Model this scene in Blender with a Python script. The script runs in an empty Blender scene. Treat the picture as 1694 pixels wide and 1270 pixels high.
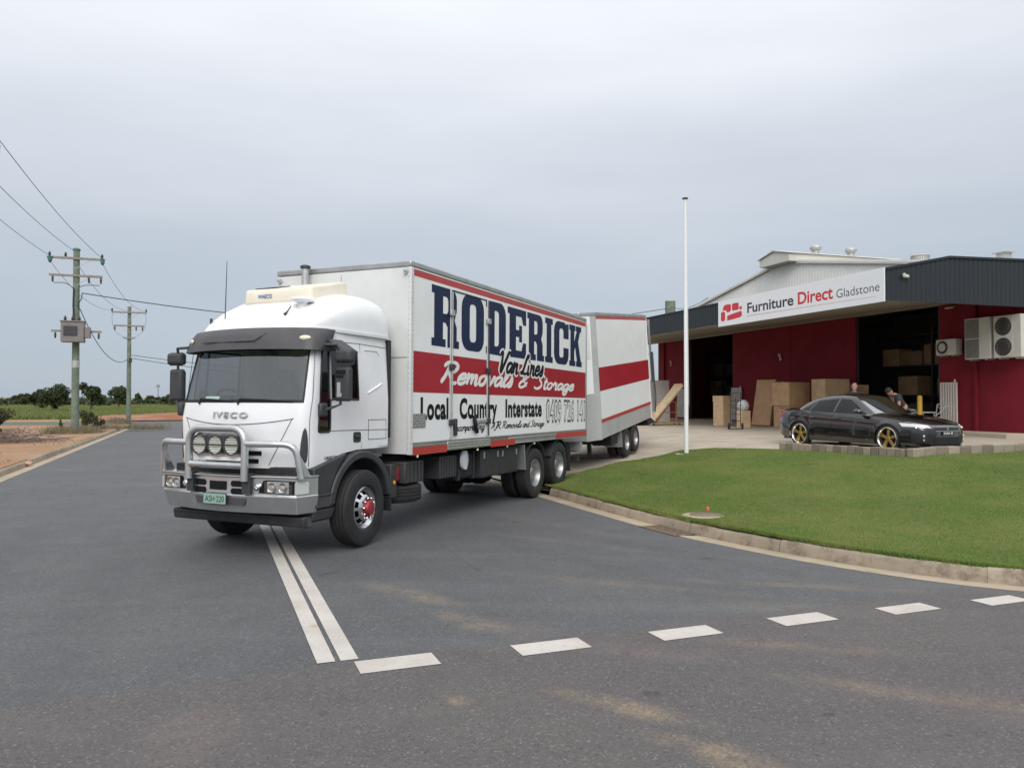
import bpy, bmesh, math, random
import numpy as np
from mathutils import Vector, Matrix, Euler
from mathutils.geometry import tessellate_polygon

random.seed(7); RNG = np.random.default_rng(7)
PI = math.pi; R = math.radians
SC = bpy.context.scene; COL = SC.collection

# ------------------------------------------------------------------ camera
cam_d = bpy.data.cameras.new("camera"); cam = bpy.data.objects.new("camera", cam_d); COL.objects.link(cam)
cam_d.sensor_width = 36.0; cam_d.lens = 1270.0 / 1694.0 * 36.0
cam_d.clip_start = 0.05; cam_d.clip_end = 6000
cam.location = (0, 0, 2.0); cam.rotation_euler = (R(90 + 0.99), 0, 0)
SC.camera = cam

# ------------------------------------------------------------------ overcast sky
W = bpy.data.worlds.new("World"); SC.world = W; W.use_nodes = True
wn = W.node_tree.nodes; wl = W.node_tree.links
for n_ in list(wn): wn.remove(n_)
def wnode(t, **k):
    n_ = wn.new(t)
    for a, b in k.items(): setattr(n_, a, b)
    return n_
w_out = wnode('ShaderNodeOutputWorld'); w_bg = wnode('ShaderNodeBackground')
w_tc = wnode('ShaderNodeTexCoord'); w_sep = wnode('ShaderNodeSeparateXYZ')
w_ramp = wnode('ShaderNodeValToRGB')
els = w_ramp.color_ramp.elements
SKY = [(0.0, (.440, .508, .592)), (.10, (.485, .552, .632)), (.20, (.560, .618, .692)), (.31, (.700, .742, .812)),
       (.46, (.915, .950, 1.00)), (.75, (1.25, 1.29, 1.34)), (1.0, (1.42, 1.44, 1.48))]
SK = 1.5; EXPO = .40
els[0].position = 0; els[0].color = (*[c / SK for c in SKY[0][1]], 1)
els[1].position = 1; els[1].color = (*[c / SK for c in SKY[-1][1]], 1)
for p_, c_ in SKY[1:-1]:
    e_ = els.new(p_); e_.color = (*[c / SK for c in c_], 1)
# soft cloud streaks: noise on the sky direction, flattened towards the horizon
w_map = wnode('ShaderNodeMapping'); w_map.inputs['Scale'].default_value = (1.5, 1.5, 6.5)
w_map.inputs['Rotation'].default_value = (R(7), R(5), 0)
w_no = wnode('ShaderNodeTexNoise'); w_no.inputs['Scale'].default_value = 1.5
w_no.inputs['Detail'].default_value = 4; w_no.inputs['Roughness'].default_value = .5
w_ma = wnode('ShaderNodeMath', operation='MULTIPLY_ADD'); w_ma.inputs[1].default_value = .20; w_ma.inputs[2].default_value = -.085
w_add = wnode('ShaderNodeMath', operation='ADD')
w_sky = wnode('ShaderNodeTexSky', sky_type='NISHITA', sun_disc=False)
SUN_EL, SUN_AZ = 38.0, 180.0          # degrees; azimuth measured clockwise from +Y
w_sky.sun_elevation = R(SUN_EL); w_sky.sun_rotation = R(SUN_AZ)
w_skm = wnode('ShaderNodeMix', data_type='RGBA', blend_type='MIX'); w_skm.inputs[0].default_value = .05
w_ss = wnode('ShaderNodeMix', data_type='RGBA', blend_type='MULTIPLY'); w_ss.inputs[0].default_value = 1
w_ss.inputs[7].default_value = (.10, .10, .10, 1)
wl.new(w_tc.outputs['Generated'], w_sep.inputs[0]); wl.new(w_tc.outputs['Generated'], w_map.inputs[0])
wl.new(w_map.outputs[0], w_no.inputs['Vector']); wl.new(w_no.outputs[0], w_ma.inputs[0])
wl.new(w_sep.outputs[2], w_add.inputs[0]); wl.new(w_ma.outputs[0], w_add.inputs[1])
wl.new(w_add.outputs[0], w_ramp.inputs[0])
wl.new(w_sky.outputs[0], w_ss.inputs[6]); wl.new(w_ramp.outputs[0], w_skm.inputs[6]); wl.new(w_ss.outputs[2], w_skm.inputs[7])
wl.new(w_skm.outputs[2], w_bg.inputs[0]); w_bg.inputs[1].default_value = SK / 2 ** EXPO
wl.new(w_bg.outputs[0], w_out.inputs[0])

# ------------------------------------------------------------------ sun behind the cloud
sun_d = bpy.data.lights.new("sun", 'SUN'); sun_d.energy = 1.5; sun_d.angle = R(38); sun_d.color = (1, .965, .91)
sun = bpy.data.objects.new("sun", sun_d); COL.objects.link(sun)
az = R(SUN_AZ); el = R(SUN_EL)
sv = Vector((math.sin(az) * math.cos(el), math.cos(az) * math.cos(el), math.sin(el)))
sun.rotation_euler = sv.to_track_quat('Z', 'Y').to_euler(); sun.location = sv * 60

SC.view_settings.view_transform = 'Standard'; SC.view_settings.look = 'None'
SC.view_settings.exposure = EXPO; SC.view_settings.gamma = 1.0; SC.view_settings.use_curve_mapping = False
SC.render.engine = 'CYCLES'; SC.cycles.max_bounces = 6; SC.cycles.transparent_max_bounces = 12
SC.cycles.caustics_reflective = False; SC.cycles.caustics_refractive = False

# ------------------------------------------------------------------ materials
MATS = {}
class NT:
    """small node-tree writer"""
    def __init__(s, name):
        s.m = bpy.data.materials.new(name); s.m.use_nodes = True
        s.t = s.m.node_tree; s.t.nodes.clear()
        s.out = s.t.nodes.new('ShaderNodeOutputMaterial')
    def n(s, t, ins=None, **k):
        x = s.t.nodes.new(t)
        for a, b in k.items(): setattr(x, a, b)
        for a, b in (ins or {}).items(): s.set(x, a, b)
        return x
    def set(s, x, a, b):
        if isinstance(b, bpy.types.NodeSocket): s.t.links.new(b, x.inputs[a])
        else:
            if isinstance(b, tuple) and len(b) == 3 and x.inputs[a].type == 'RGBA': b = (*b, 1)
            x.inputs[a].default_value = b
    def math(s, op, a, b=0.0, c=0.0, clamp=False):
        x = s.n('ShaderNodeMath', operation=op, use_clamp=clamp); s.set(x, 0, a); s.set(x, 1, b); s.set(x, 2, c); return x.outputs[0]
    def mix(s, f, a, b, blend='MIX'):
        x = s.n('ShaderNodeMix', data_type='RGBA', blend_type=blend); s.set(x, 0, f); s.set(x, 6, a); s.set(x, 7, b); return x.outputs[2]
    def coord(s, which='Object'): return s.n('ShaderNodeTexCoord').outputs[which]
    def noise(s, vec, scale, detail=3, rough=.55, stretch=None, rot=0):
        if stretch is not None:
            mp = s.n('ShaderNodeMapping', {'Scale': stretch, 'Rotation': (0, 0, rot)}); s.set(mp, 0, vec); vec = mp.outputs[0]
        return s.n('ShaderNodeTexNoise', {'Vector': vec, 'Scale': scale, 'Detail': detail, 'Roughness': rough}).outputs[0]
    def ramp(s, f, lo, hi, smooth=True):
        x = s.n('ShaderNodeMapRange', interpolation_type='SMOOTHSTEP' if smooth else 'LINEAR'); s.set(x, 0, f); s.set(x, 1, lo); s.set(x, 2, hi); return x.outputs[0]
    def bump(s, h, strength=.3, dist=.01): return s.n('ShaderNodeBump', {'Height': h, 'Strength': strength, 'Distance': dist}).outputs[0]
    def bsdf(s, **k):
        x = s.n('ShaderNodeBsdfPrincipled')
        for a, b in k.items(): s.set(x, a.replace('_', ' '), b)
        s.t.links.new(x.outputs[0], s.out.inputs[0]); return x
    def done(s, key): MATS[key] = s.m; return s.m

def simple(key, col, rough=.5, metal=0.0, var=.0, scale=6.0, bump=0.0, bscale=60., dirt=0.0, dirtcol=(.12, .10, .08), coat=0.0, spec=.5):
    t = NT(key); co = t.coord()
    c = (*col, 1)
    if var > 0:
        f = t.noise(co, scale, 4)
        lo = tuple(max(0, x * (1 - var)) for x in col); hi = tuple(min(1, x * (1 + var)) for x in col)
        c = t.mix(t.ramp(f, .3, .7), (*lo, 1), (*hi, 1))
    rr = rough
    if dirt > 0:
        d = t.noise(co, scale * .35 + .9, 6, .65)
        f2 = t.math('MULTIPLY', t.ramp(d, .45, .78), dirt)
        c = t.mix(f2, c, (*dirtcol, 1)); rr = t.math('ADD', t.math('MULTIPLY', f2, .4), rough, clamp=True)
    k = dict(Base_Color=c, Roughness=rr, Metallic=metal, Coat_Weight=coat, Specular_IOR_Level=spec)
    if bump > 0: k['Normal'] = t.bump(t.noise(co, bscale, 3), bump, .01)
    t.bsdf(**k); return t.done(key)

def glassy(key, tint, refl=.06, rough=.02, dark=None):
    """window glass: tinted see-through pane with a fresnel reflection"""
    t = NT(key)
    tr = t.n('ShaderNodeBsdfTransparent', {'Color': (*tint, 1)})
    gl = t.n('ShaderNodeBsdfGlossy', {'Color': (1, 1, 1, 1), 'Roughness': rough})
    fr = t.math('MULTIPLY_ADD', t.math('POWER', t.n('ShaderNodeLayerWeight', {'Blend': .5}).outputs['Facing'], 5.0), .95, .045)
    f = t.math('ADD', fr, refl, clamp=True)
    mx = t.n('ShaderNodeMixShader'); t.set(mx, 0, f); t.t.links.new(tr.outputs[0], mx.inputs[1]); t.t.links.new(gl.outputs[0], mx.inputs[2])
    t.t.links.new(mx.outputs[0], t.out.inputs[0]); return t.done(key)

simple('white_paint', (.84, .85, .87), .22, var=.02, scale=2, coat=.4, dirt=.20, dirtcol=(.5, .47, .42))
simple('box_white', (.82, .83, .83), .38, var=.02, scale=1.2, dirt=.16, dirtcol=(.50, .49, .45))
simple('box_front', (.66, .67, .66), .5, var=.04, scale=1.5, dirt=.30, dirtcol=(.42, .41, .38))
simple('red_paint', (.36, .018, .030), .34, var=.05, scale=1.5, dirt=.08, dirtcol=(.25, .05, .05))
simple('red_strip', (.44, .045, .040), .4, var=.06, scale=3, dirt=.2, dirtcol=(.25, .09, .07))
simple('navy_paint', (.008, .019, .062), .5, spec=.25)
simple('black_print', (.006, .007, .010), .5, spec=.25)
simple('white_print', (.80, .79, .78), .42)
simple('outline_grey', (.08, .085, .09), .45)
simple('alloy', (.60, .61, .62), .32, .85, var=.06, scale=5, bump=.04, bscale=40)
simple('silver_panel', (.46, .465, .465), .45, .2, var=.06, scale=2, dirt=.2, dirtcol=(.3, .29, .27))
simple('alloy_dull', (.42, .43, .44), .45, .7, var=.10, scale=4, dirt=.3, dirtcol=(.2, .19, .17))
simple('chrome', (.62, .63, .64), .16, 1.0)
simple('galv', (.45, .46, .46), .5, .5, var=.1, scale=8)
simple('steel_dark', (.05, .05, .055), .5, .3, var=.15, scale=8)
simple('plastic_dark', (.040, .042, .047), .5, var=.1, scale=6, dirt=.12, dirtcol=(.10, .09, .08))
simple('plastic_grey', (.060, .058, .062), .5, var=.08, scale=5, dirt=.10, dirtcol=(.12, .11, .10))
simple('chassis', (.014, .014, .016), .6, var=.2, scale=6, dirt=.3, dirtcol=(.05, .045, .04))
simple('rubber', (.018, .018, .019), .75, var=.15, scale=9, bump=.1, bscale=80, dirt=.35, dirtcol=(.055, .050, .045))
simple('rubber_seal', (.012, .012, .013), .6)
simple('red_hub', (.30, .02, .03), .45, var=.1, dirt=.2)
simple('rim_steel', (.38, .385, .39), .38, .75, var=.1, scale=9, dirt=.25, dirtcol=(.2, .18, .16))
simple('cream_plastic', (.74, .69, .57), .45, var=.04, dirt=.15, dirtcol=(.4, .36, .28))
simple('plate_green', (.28, .42, .36), .4)
simple('plate_frame', (.015, .03, .025), .4)
simple('plate_ink', (.012, .07, .045), .4)
simple('amber', (.80, .30, .02), .25)
simple('lamp_warm', (.80, .70, .54), .2)
simple('lamp_glass', (.82, .81, .74), .15)
simple('lamp_clear', (.66, .67, .68), .18, .2)
simple('rust', (.20, .15, .11), .75, .2, var=.25, scale=14)
simple('cab_interior', (.13, .14, .14), .8, var=.1)
simple('cab_curtain', (.42, .48, .47), .85, var=.1)
simple('paper', (.62, .78, .72), .7)
simple('blue_ink', (.02, .10, .42), .5)
glassy('windscreen', (.80, .89, .87), .11)
glassy('side_glass', (.10, .11, .12), .02)
glassy('lens', (.90, .92, .93), .05, .03)
simple('car_black', (.006, .0062, .0072), .16, coat=1.0, spec=.6)
simple('car_trim', (.010, .010, .011), .45)
glassy('car_glass', (.05, .052, .056), .0, .01)
glassy('car_screen', (.05, .052, .056), .34, .01)
simple('gold_wheel', (.42, .29, .085), .34, .75, var=.05)
simple('lip_polish', (.80, .78, .72), .16, .95)
simple('maroon_wall', (.195, .017, .030), .75, spec=.15, var=.10, scale=.8, bump=.05, bscale=30, dirt=.15, dirtcol=(.09, .015, .018))
simple('fascia_navy', (.016, .021, .028), .45, .1, var=.05, scale=.6, dirt=.10, dirtcol=(.05, .055, .06))
simple('soffit_tan', (.30, .265, .215), .8, var=.06, scale=.7)
simple('roof_cream', (.62, .60, .55), .5, var=.04, scale=.5, dirt=.2, dirtcol=(.42, .40, .35))
simple('gable_white', (.86, .85, .81), .5, var=.03, scale=.5, dirt=.18, dirtcol=(.5, .48, .44))
simple('sign_white', (.80, .81, .84), .4, var=.01)
simple('sign_red', (.62, .022, .035), .4)
simple('sign_ink', (.018, .022, .033), .4)
simple('aircon_white', (.58, .56, .51), .5, var=.05, scale=3, dirt=.2, dirtcol=(.35, .32, .27))
simple('aircon_fin', (.20, .195, .185), .55, .3, var=.08)
simple('aircon_dark', (.035, .035, .035), .6)
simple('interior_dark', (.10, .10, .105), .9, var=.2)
simple('cardboard', (.58, .37, .21), .82, var=.10, scale=3, dirt=.15, dirtcol=(.26, .17, .10))
simple('cardboard_pale', (.62, .44, .27), .82, var=.10, scale=3, dirt=.15, dirtcol=(.30, .21, .13))
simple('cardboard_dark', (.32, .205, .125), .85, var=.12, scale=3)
simple('tape', (.42, .30, .16), .35)
simple('timber', (.52, .39, .24), .75, var=.15, scale=5, bump=.1)
simple('yellow_paint', (.62, .36, .02), .45, var=.06, dirt=.2)
simple('ochre_steel', (.40, .27, .07), .55, var=.1, dirt=.3)
simple('gate_white', (.66, .60, .57), .5, var=.06, dirt=.2, dirtcol=(.35, .28, .25))
simple('flag_white', (.78, .79, .80), .4, var=.02)
simple('skin', (.40, .20, .135), .55)
simple('skin_pale', (.55, .30, .24), .55)
simple('hair', (.012, .010, .010), .6)
simple('tee_dark', (.032, .035, .042), .85, var=.1)
simple('trousers', (.03, .03, .035), .85)
simple('strap_pale', (.45, .30, .25), .7)
simple('plastic_bag', (.60, .62, .64), .35, var=.1)
simple('pole_green', (.155, .190, .150), .85, var=.22, scale=3, bump=.15, bscale=30, dirt=.35, dirtcol=(.10, .11, .085))
simple('crossarm', (.26, .235, .20), .8, var=.15, scale=6)
simple('insulator_green', (.06, .17, .155), .35)
simple('insulator_brown', (.05, .035, .03), .35)
simple('transformer_grey', (.20, .185, .185), .55, var=.08, dirt=.2)
simple('wire', (.03, .03, .032), .6)
simple('wire_grey', (.14, .145, .15), .55)
simple('bark', (.10, .075, .055), .9, var=.2)
simple('dead_wood', (.17, .135, .115), .9, var=.25, scale=8)
simple('litter', (.55, .25, .20), .6)
simple('marker_orange', (.60, .16, .06), .6)
simple('mast', (.25, .25, .26), .6)

def per_object(key, amt=.35):
    """vary the colour from one object to the next"""
    t = MATS[key].node_tree; b = next(n for n in t.nodes if n.type == 'BSDF_PRINCIPLED'); l = b.inputs['Base Color'].links[0].from_socket
    oi = t.nodes.new('ShaderNodeObjectInfo'); mr = t.nodes.new('ShaderNodeMapRange'); mr.inputs[3].default_value = 1 - amt; mr.inputs[4].default_value = 1 + amt * .6
    t.links.new(oi.outputs['Random'], mr.inputs[0]); hs = t.nodes.new('ShaderNodeHueSaturation'); t.links.new(mr.outputs[0], hs.inputs['Value']); t.links.new(l, hs.inputs['Color']); t.links.new(hs.outputs[0], b.inputs['Base Color'])
def foliage(key, c1, c2, c3):
    t = NT(key); g = t.n('ShaderNodeNewGeometry')
    rnd = g.outputs['Random Per Island']
    c = t.mix(t.ramp(rnd, 0, .6, False), (*c1, 1), (*c2, 1)); c = t.mix(t.ramp(rnd, .72, 1.0, False), c, (*c3, 1))
    b = t.bsdf(Base_Color=c, Roughness=.75, Specular_IOR_Level=.2); tl = t.n('ShaderNodeBsdfTranslucent'); t.set(tl, 0, c); mx = t.n('ShaderNodeMixShader'); t.set(mx, 0, .3)
    t.t.links.new(b.outputs[0], mx.inputs[1]); t.t.links.new(tl.outputs[0], mx.inputs[2]); t.t.links.new(mx.outputs[0], t.out.inputs[0]); return t.done(key)
foliage('leaf_dark', (.035, .050, .026), (.066, .082, .040), (.115, .128, .060))
foliage('leaf_mid', (.045, .062, .030), (.082, .104, .046), (.135, .150, .070))
foliage('leaf_dull', (.045, .045, .030), (.085, .082, .050), (.14, .13, .08))
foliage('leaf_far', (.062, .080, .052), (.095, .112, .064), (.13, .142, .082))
foliage('leaf_bright', (.05, .085, .02), (.09, .14, .035), (.14, .19, .06))
foliage('dry_grass', (.17, .14, .085), (.27, .23, .145), (.36, .32, .21))
foliage('field_grass', (.135, .165, .055), (.19, .22, .078), (.26, .27, .12))

# ------------------------------------------------------------------ mesh builder
class MB:
    def __init__(s): s.v = []; s.f = []
    def add(s, vs, fs):
        o = len(s.v); s.v += [tuple(map(float, p)) for p in vs]; s.f += [tuple(i + o for i in f) for f in fs]; return s
    def box(s, x0, x1, y0, y1, z0, z1):
        x0, x1 = min(x0, x1), max(x0, x1); y0, y1 = min(y0, y1), max(y0, y1); z0, z1 = min(z0, z1), max(z0, z1)
        return s.add([(x0, y0, z0), (x1, y0, z0), (x1, y1, z0), (x0, y1, z0), (x0, y0, z1), (x1, y0, z1), (x1, y1, z1), (x0, y1, z1)],
              [(0, 3, 2, 1), (4, 5, 6, 7), (0, 1, 5, 4), (1, 2, 6, 5), (2, 3, 7, 6), (3, 0, 4, 7)])
    def obox(s, c, size, rot=(0, 0, 0)):
        m = Euler(rot).to_matrix(); h = [x / 2 for x in size]; vs = []
        for sx, sy, sz in [(-1, -1, -1), (1, -1, -1), (1, 1, -1), (-1, 1, -1), (-1, -1, 1), (1, -1, 1), (1, 1, 1), (-1, 1, 1)]:
            vs.append(Vector(c) + m @ Vector((sx * h[0], sy * h[1], sz * h[2])))
        return s.add(vs, [(0, 3, 2, 1), (4, 5, 6, 7), (0, 1, 5, 4), (1, 2, 6, 5), (2, 3, 7, 6), (3, 0, 4, 7)])
    def beam(s, a, b, w, h=None):
        """square bar from a to b"""
        a = Vector(a); b = Vector(b); d = b - a; L = d.length; q = d.to_track_quat('X', 'Z'); h = h or w; vs = []
        for sx in (0, 1):
            for sy, sz in ((-1, -1), (1, -1), (1, 1), (-1, 1)): vs.append(a + q @ Vector((sx * L, sy * w / 2, sz * h / 2)))
        return s.add(vs, [(0, 3, 2, 1), (4, 5, 6, 7), (0, 1, 5, 4), (1, 2, 6, 5), (2, 3, 7, 6), (3, 0, 4, 7)])
    def prism(s, poly, axis, a0, a1):
        n = len(poly)
        def P(p, a): return {'x': (a, p[0], p[1]), 'y': (p[0], a, p[1]), 'z': (p[0], p[1], a)}[axis]
        vs = [P(p, a0) for p in poly] + [P(p, a1) for p in poly]
        return s.add(vs, [tuple(range(n))[::-1], tuple(range(n, 2 * n))] + [(i, (i + 1) % n, n + (i + 1) % n, n + i) for i in range(n)])
    def loft(s, rings, closed=True, cap0=True, cap1=True):
        n = len(rings[0]); vs = [p for r_ in rings for p in r_]; fs = []
        m = n if closed else n - 1
        for i in range(len(rings) - 1):
            for j in range(m): fs.append((i * n + j, i * n + (j + 1) % n, (i + 1) * n + (j + 1) % n, (i + 1) * n + j))
        if closed and cap0: fs.append(tuple(range(n))[::-1])
        if closed and cap1: fs.append(tuple(range((len(rings) - 1) * n, len(rings) * n)))
        return s.add(vs, fs)
    def tube(s, path, r, n=10, closed=False):
        P = [Vector(p) for p in path]; rings = []; up = None
        rs = r if isinstance(r, (list, tuple)) else [r] * len(P)
        for i, p in enumerate(P):
            if closed: d = P[(i + 1) % len(P)] - P[i - 1]
            else: d = P[min(i + 1, len(P) - 1)] - P[max(i - 1, 0)]
            d.normalize()
            if up is None: up = Vector((0, 0, 1)) if abs(d.z) < .9 else Vector((1, 0, 0))
            a = d.cross(up).normalized(); up = a.cross(d).normalized()
            rings.append([p + (a * math.cos(t) + up * math.sin(t)) * rs[i] for t in [2 * PI * k / n for k in range(n)]])
        if closed: rings.append(rings[0])
        return s.loft(rings, True, not closed, not closed)
    def lathe(s, prof, o=(0, 0, 0), axis='y', n=32, cap=True):
        """prof: (radius, height along axis)"""
        rings = []
        for r_, h in prof:
            ring = []
            for k in range(n):
                a = 2 * PI * k / n; c, q = r_ * math.cos(a), r_ * math.sin(a)
                ring.append({'y': (o[0] + c, o[1] + h, o[2] + q), 'z': (o[0] + c, o[1] + q, o[2] + h), 'x': (o[0] + h, o[1] + c, o[2] + q)}[axis])
            rings.append(ring)
        return s.loft(rings, True, cap and prof[0][0] > 1e-4, cap and prof[-1][0] > 1e-4)
    def grid(s, pts, skip=None):
        """pts[i][j]; skip(i, j) leaves a hole"""
        ni, nj = len(pts), len(pts[0]); fs = []
        for i in range(ni - 1):
            for j in range(nj - 1):
                if skip and skip(i, j): continue
                fs.append((i * nj + j, i * nj + j + 1, (i + 1) * nj + j + 1, (i + 1) * nj + j))
        return s.add([p for r_ in pts for p in r_], fs)
    def flat(s, loops, fn):
        """polygon with holes in 2-D, placed by fn(u, v)"""
        tri = tessellate_polygon([[Vector((p[0], p[1], 0)) for p in l] for l in loops]); pts = [p for l in loops for p in l]
        return s.add([fn(*p) for p in pts], [tuple(t) for t in tri])
    def build(s, name, mat, parent=None, smooth=None, bevel=0.0, seg=2, solid=0.0):
        me = bpy.data.meshes.new(name); me.from_pydata(s.v, [], s.f); me.update()
        bm = bmesh.new(); bm.from_mesh(me); bmesh.ops.remove_doubles(bm, verts=bm.verts, dist=1e-5)
        bmesh.ops.recalc_face_normals(bm, faces=bm.faces); bm.to_mesh(me); bm.free()
        if smooth: me.shade_smooth(); me.set_sharp_from_angle(angle=R(smooth))
        o = bpy.data.objects.new(name, me); COL.objects.link(o)
        if mat: me.materials.append(MATS[mat])
        if parent is not None: o.parent = parent
        if name in TINY: o['kind'] = 'stuff'
        if solid: md = o.modifiers.new('solid', 'SOLIDIFY'); md.thickness = solid; md.offset = -1
        if bevel:
            md = o.modifiers.new('bevel', 'BEVEL'); md.width = bevel; md.segments = seg; md.limit_method = 'ANGLE'; md.angle_limit = R(40)
            if not smooth: me.shade_smooth(); me.set_sharp_from_angle(angle=R(30))
        return o

TINY = {'wheel_nut', 'rivet', 'tread_pattern', 'lamp_grille', 'guard_ring', 'drum_fin', 'ventilator_vane', 'carrier_rib', 'battery_rib', 'panel_gap', 'cover_gap', 'broken_cover', 'dash_clutter', 'eyes_and_mouth'}
def tag(o, label, cat, group=None):
    o['label'] = label; o['category'] = cat
    if group: o['group'] = group
    return o
def thing(name, label, cat, loc=(0, 0, 0), rot=(0, 0, 0), group=None):
    o = bpy.data.objects.new(name, None); COL.objects.link(o); o.empty_display_size = .3
    o.location = loc; o.rotation_euler = rot; return tag(o, label, cat, group)
def struct(o): o['kind'] = 'structure'; return o
def stuff(o): o['kind'] = 'stuff'; return o
def copy_tree(o, parent=None):
    c = o.copy(); COL.objects.link(c)
    if parent is not None: c.parent = parent
    for ch in list(o.children): copy_tree(ch, c)
    return c
def big_mesh(name, V, F, mat, parent=None):
    """fast numpy mesh: F is (n,3) or (n,4)"""
    V = np.asarray(V, np.float32); F = np.asarray(F, np.int32); k = F.shape[1]
    me = bpy.data.meshes.new(name); me.vertices.add(len(V)); me.vertices.foreach_set('co', V.ravel())
    me.loops.add(F.size); me.loops.foreach_set('vertex_index', F.ravel())
    me.polygons.add(len(F)); me.polygons.foreach_set('loop_start', np.arange(0, F.size, k, dtype=np.int32))
    me.update(calc_edges=True); me.validate()
    o = bpy.data.objects.new(name, me); COL.objects.link(o); me.materials.append(MATS[mat])
    if parent is not None: o.parent = parent
    return o
def arc(cx, cy, r, a0, a1, n, ry=None):
    return [(cx + r * math.cos(R(a0 + (a1 - a0) * i / n)), cy + (ry or r) * math.sin(R(a0 + (a1 - a0) * i / n))) for i in range(n + 1)]
def rrect(x0, x1, y0, y1, r, n=4):
    return arc(x1 - r, y0 + r, r, -90, 0, n) + arc(x1 - r, y1 - r, r, 0, 90, n) + arc(x0 + r, y1 - r, r, 90, 180, n) + arc(x0 + r, y0 + r, r, 180, 270, n)
def smoothpath(pts, k=6, closed=False):
    """Catmull-Rom"""
    P = [np.array(p, float) for p in pts]; out = []; n = len(P)
    for i in range(n - 1):
        p0 = P[max(i - 1, 0)]; p1 = P[i]; p2 = P[i + 1]; p3 = P[min(i + 2, n - 1)]
        for j in range(k):
            t = j / k
            out.append(.5 * ((2 * p1) + (-p0 + p2) * t + (2 * p0 - 5 * p1 + 4 * p2 - p3) * t * t + (-p0 + 3 * p1 - 3 * p2 + p3) * t ** 3))
    out.append(P[-1]); return out
def rounded(pts, r, k=4):
    """round the inner corners of a 3-D polyline"""
    P = [Vector(p) for p in pts]; out = [P[0]]
    for i in range(1, len(P) - 1):
        a = (P[i - 1] - P[i]); b = (P[i + 1] - P[i]); t = min(r, a.length * .49, b.length * .49)
        p0 = P[i] + a.normalized() * t; p2 = P[i] + b.normalized() * t
        for j in range(k + 1):
            s_ = j / k; out.append(p0 * (1 - s_) ** 2 + P[i] * 2 * s_ * (1 - s_) + p2 * s_ ** 2)
    out.append(P[-1]); return out

# ------------------------------------------------------------------ lettering
def text_polys(body, offset=0.0, shear=0.0, spacing=1.0):
    c = bpy.data.curves.new('txt', 'FONT'); c.body = body; c.offset = offset; c.shear = shear; c.space_character = spacing; c.resolution_u = 4
    o = bpy.data.objects.new('txt', c); COL.objects.link(o); bpy.context.view_layer.update()
    me = o.evaluated_get(bpy.context.evaluated_depsgraph_get()).to_mesh()
    vs = [(v.co.x, v.co.y) for v in me.vertices]; fs = [tuple(p.vertices) for p in me.polygons]
    bpy.data.objects.remove(o); bpy.data.curves.remove(c)
    return vs, fs
def text_fit(mb, body, u0, u1, v0, v1, fn, offset=0.0, shear=0.0, spacing=1.0, cap=None):
    """fit lettering between u0..u1, with capital height v0..v1, placed by fn(u, v)"""
    vs, fs = text_polys(body, offset, shear, spacing)
    xs = [p[0] for p in vs]; x0, x1 = min(xs), max(xs)
    ys = [p[1] for p in vs]
    y0, y1 = (0.0, .70) if cap is None else cap
    return mb.add([fn(u0 + (p[0] - x0) / (x1 - x0) * (u1 - u0), v0 + (p[1] - y0) / (y1 - y0) * (v1 - v0)) for p in vs], fs)
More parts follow.
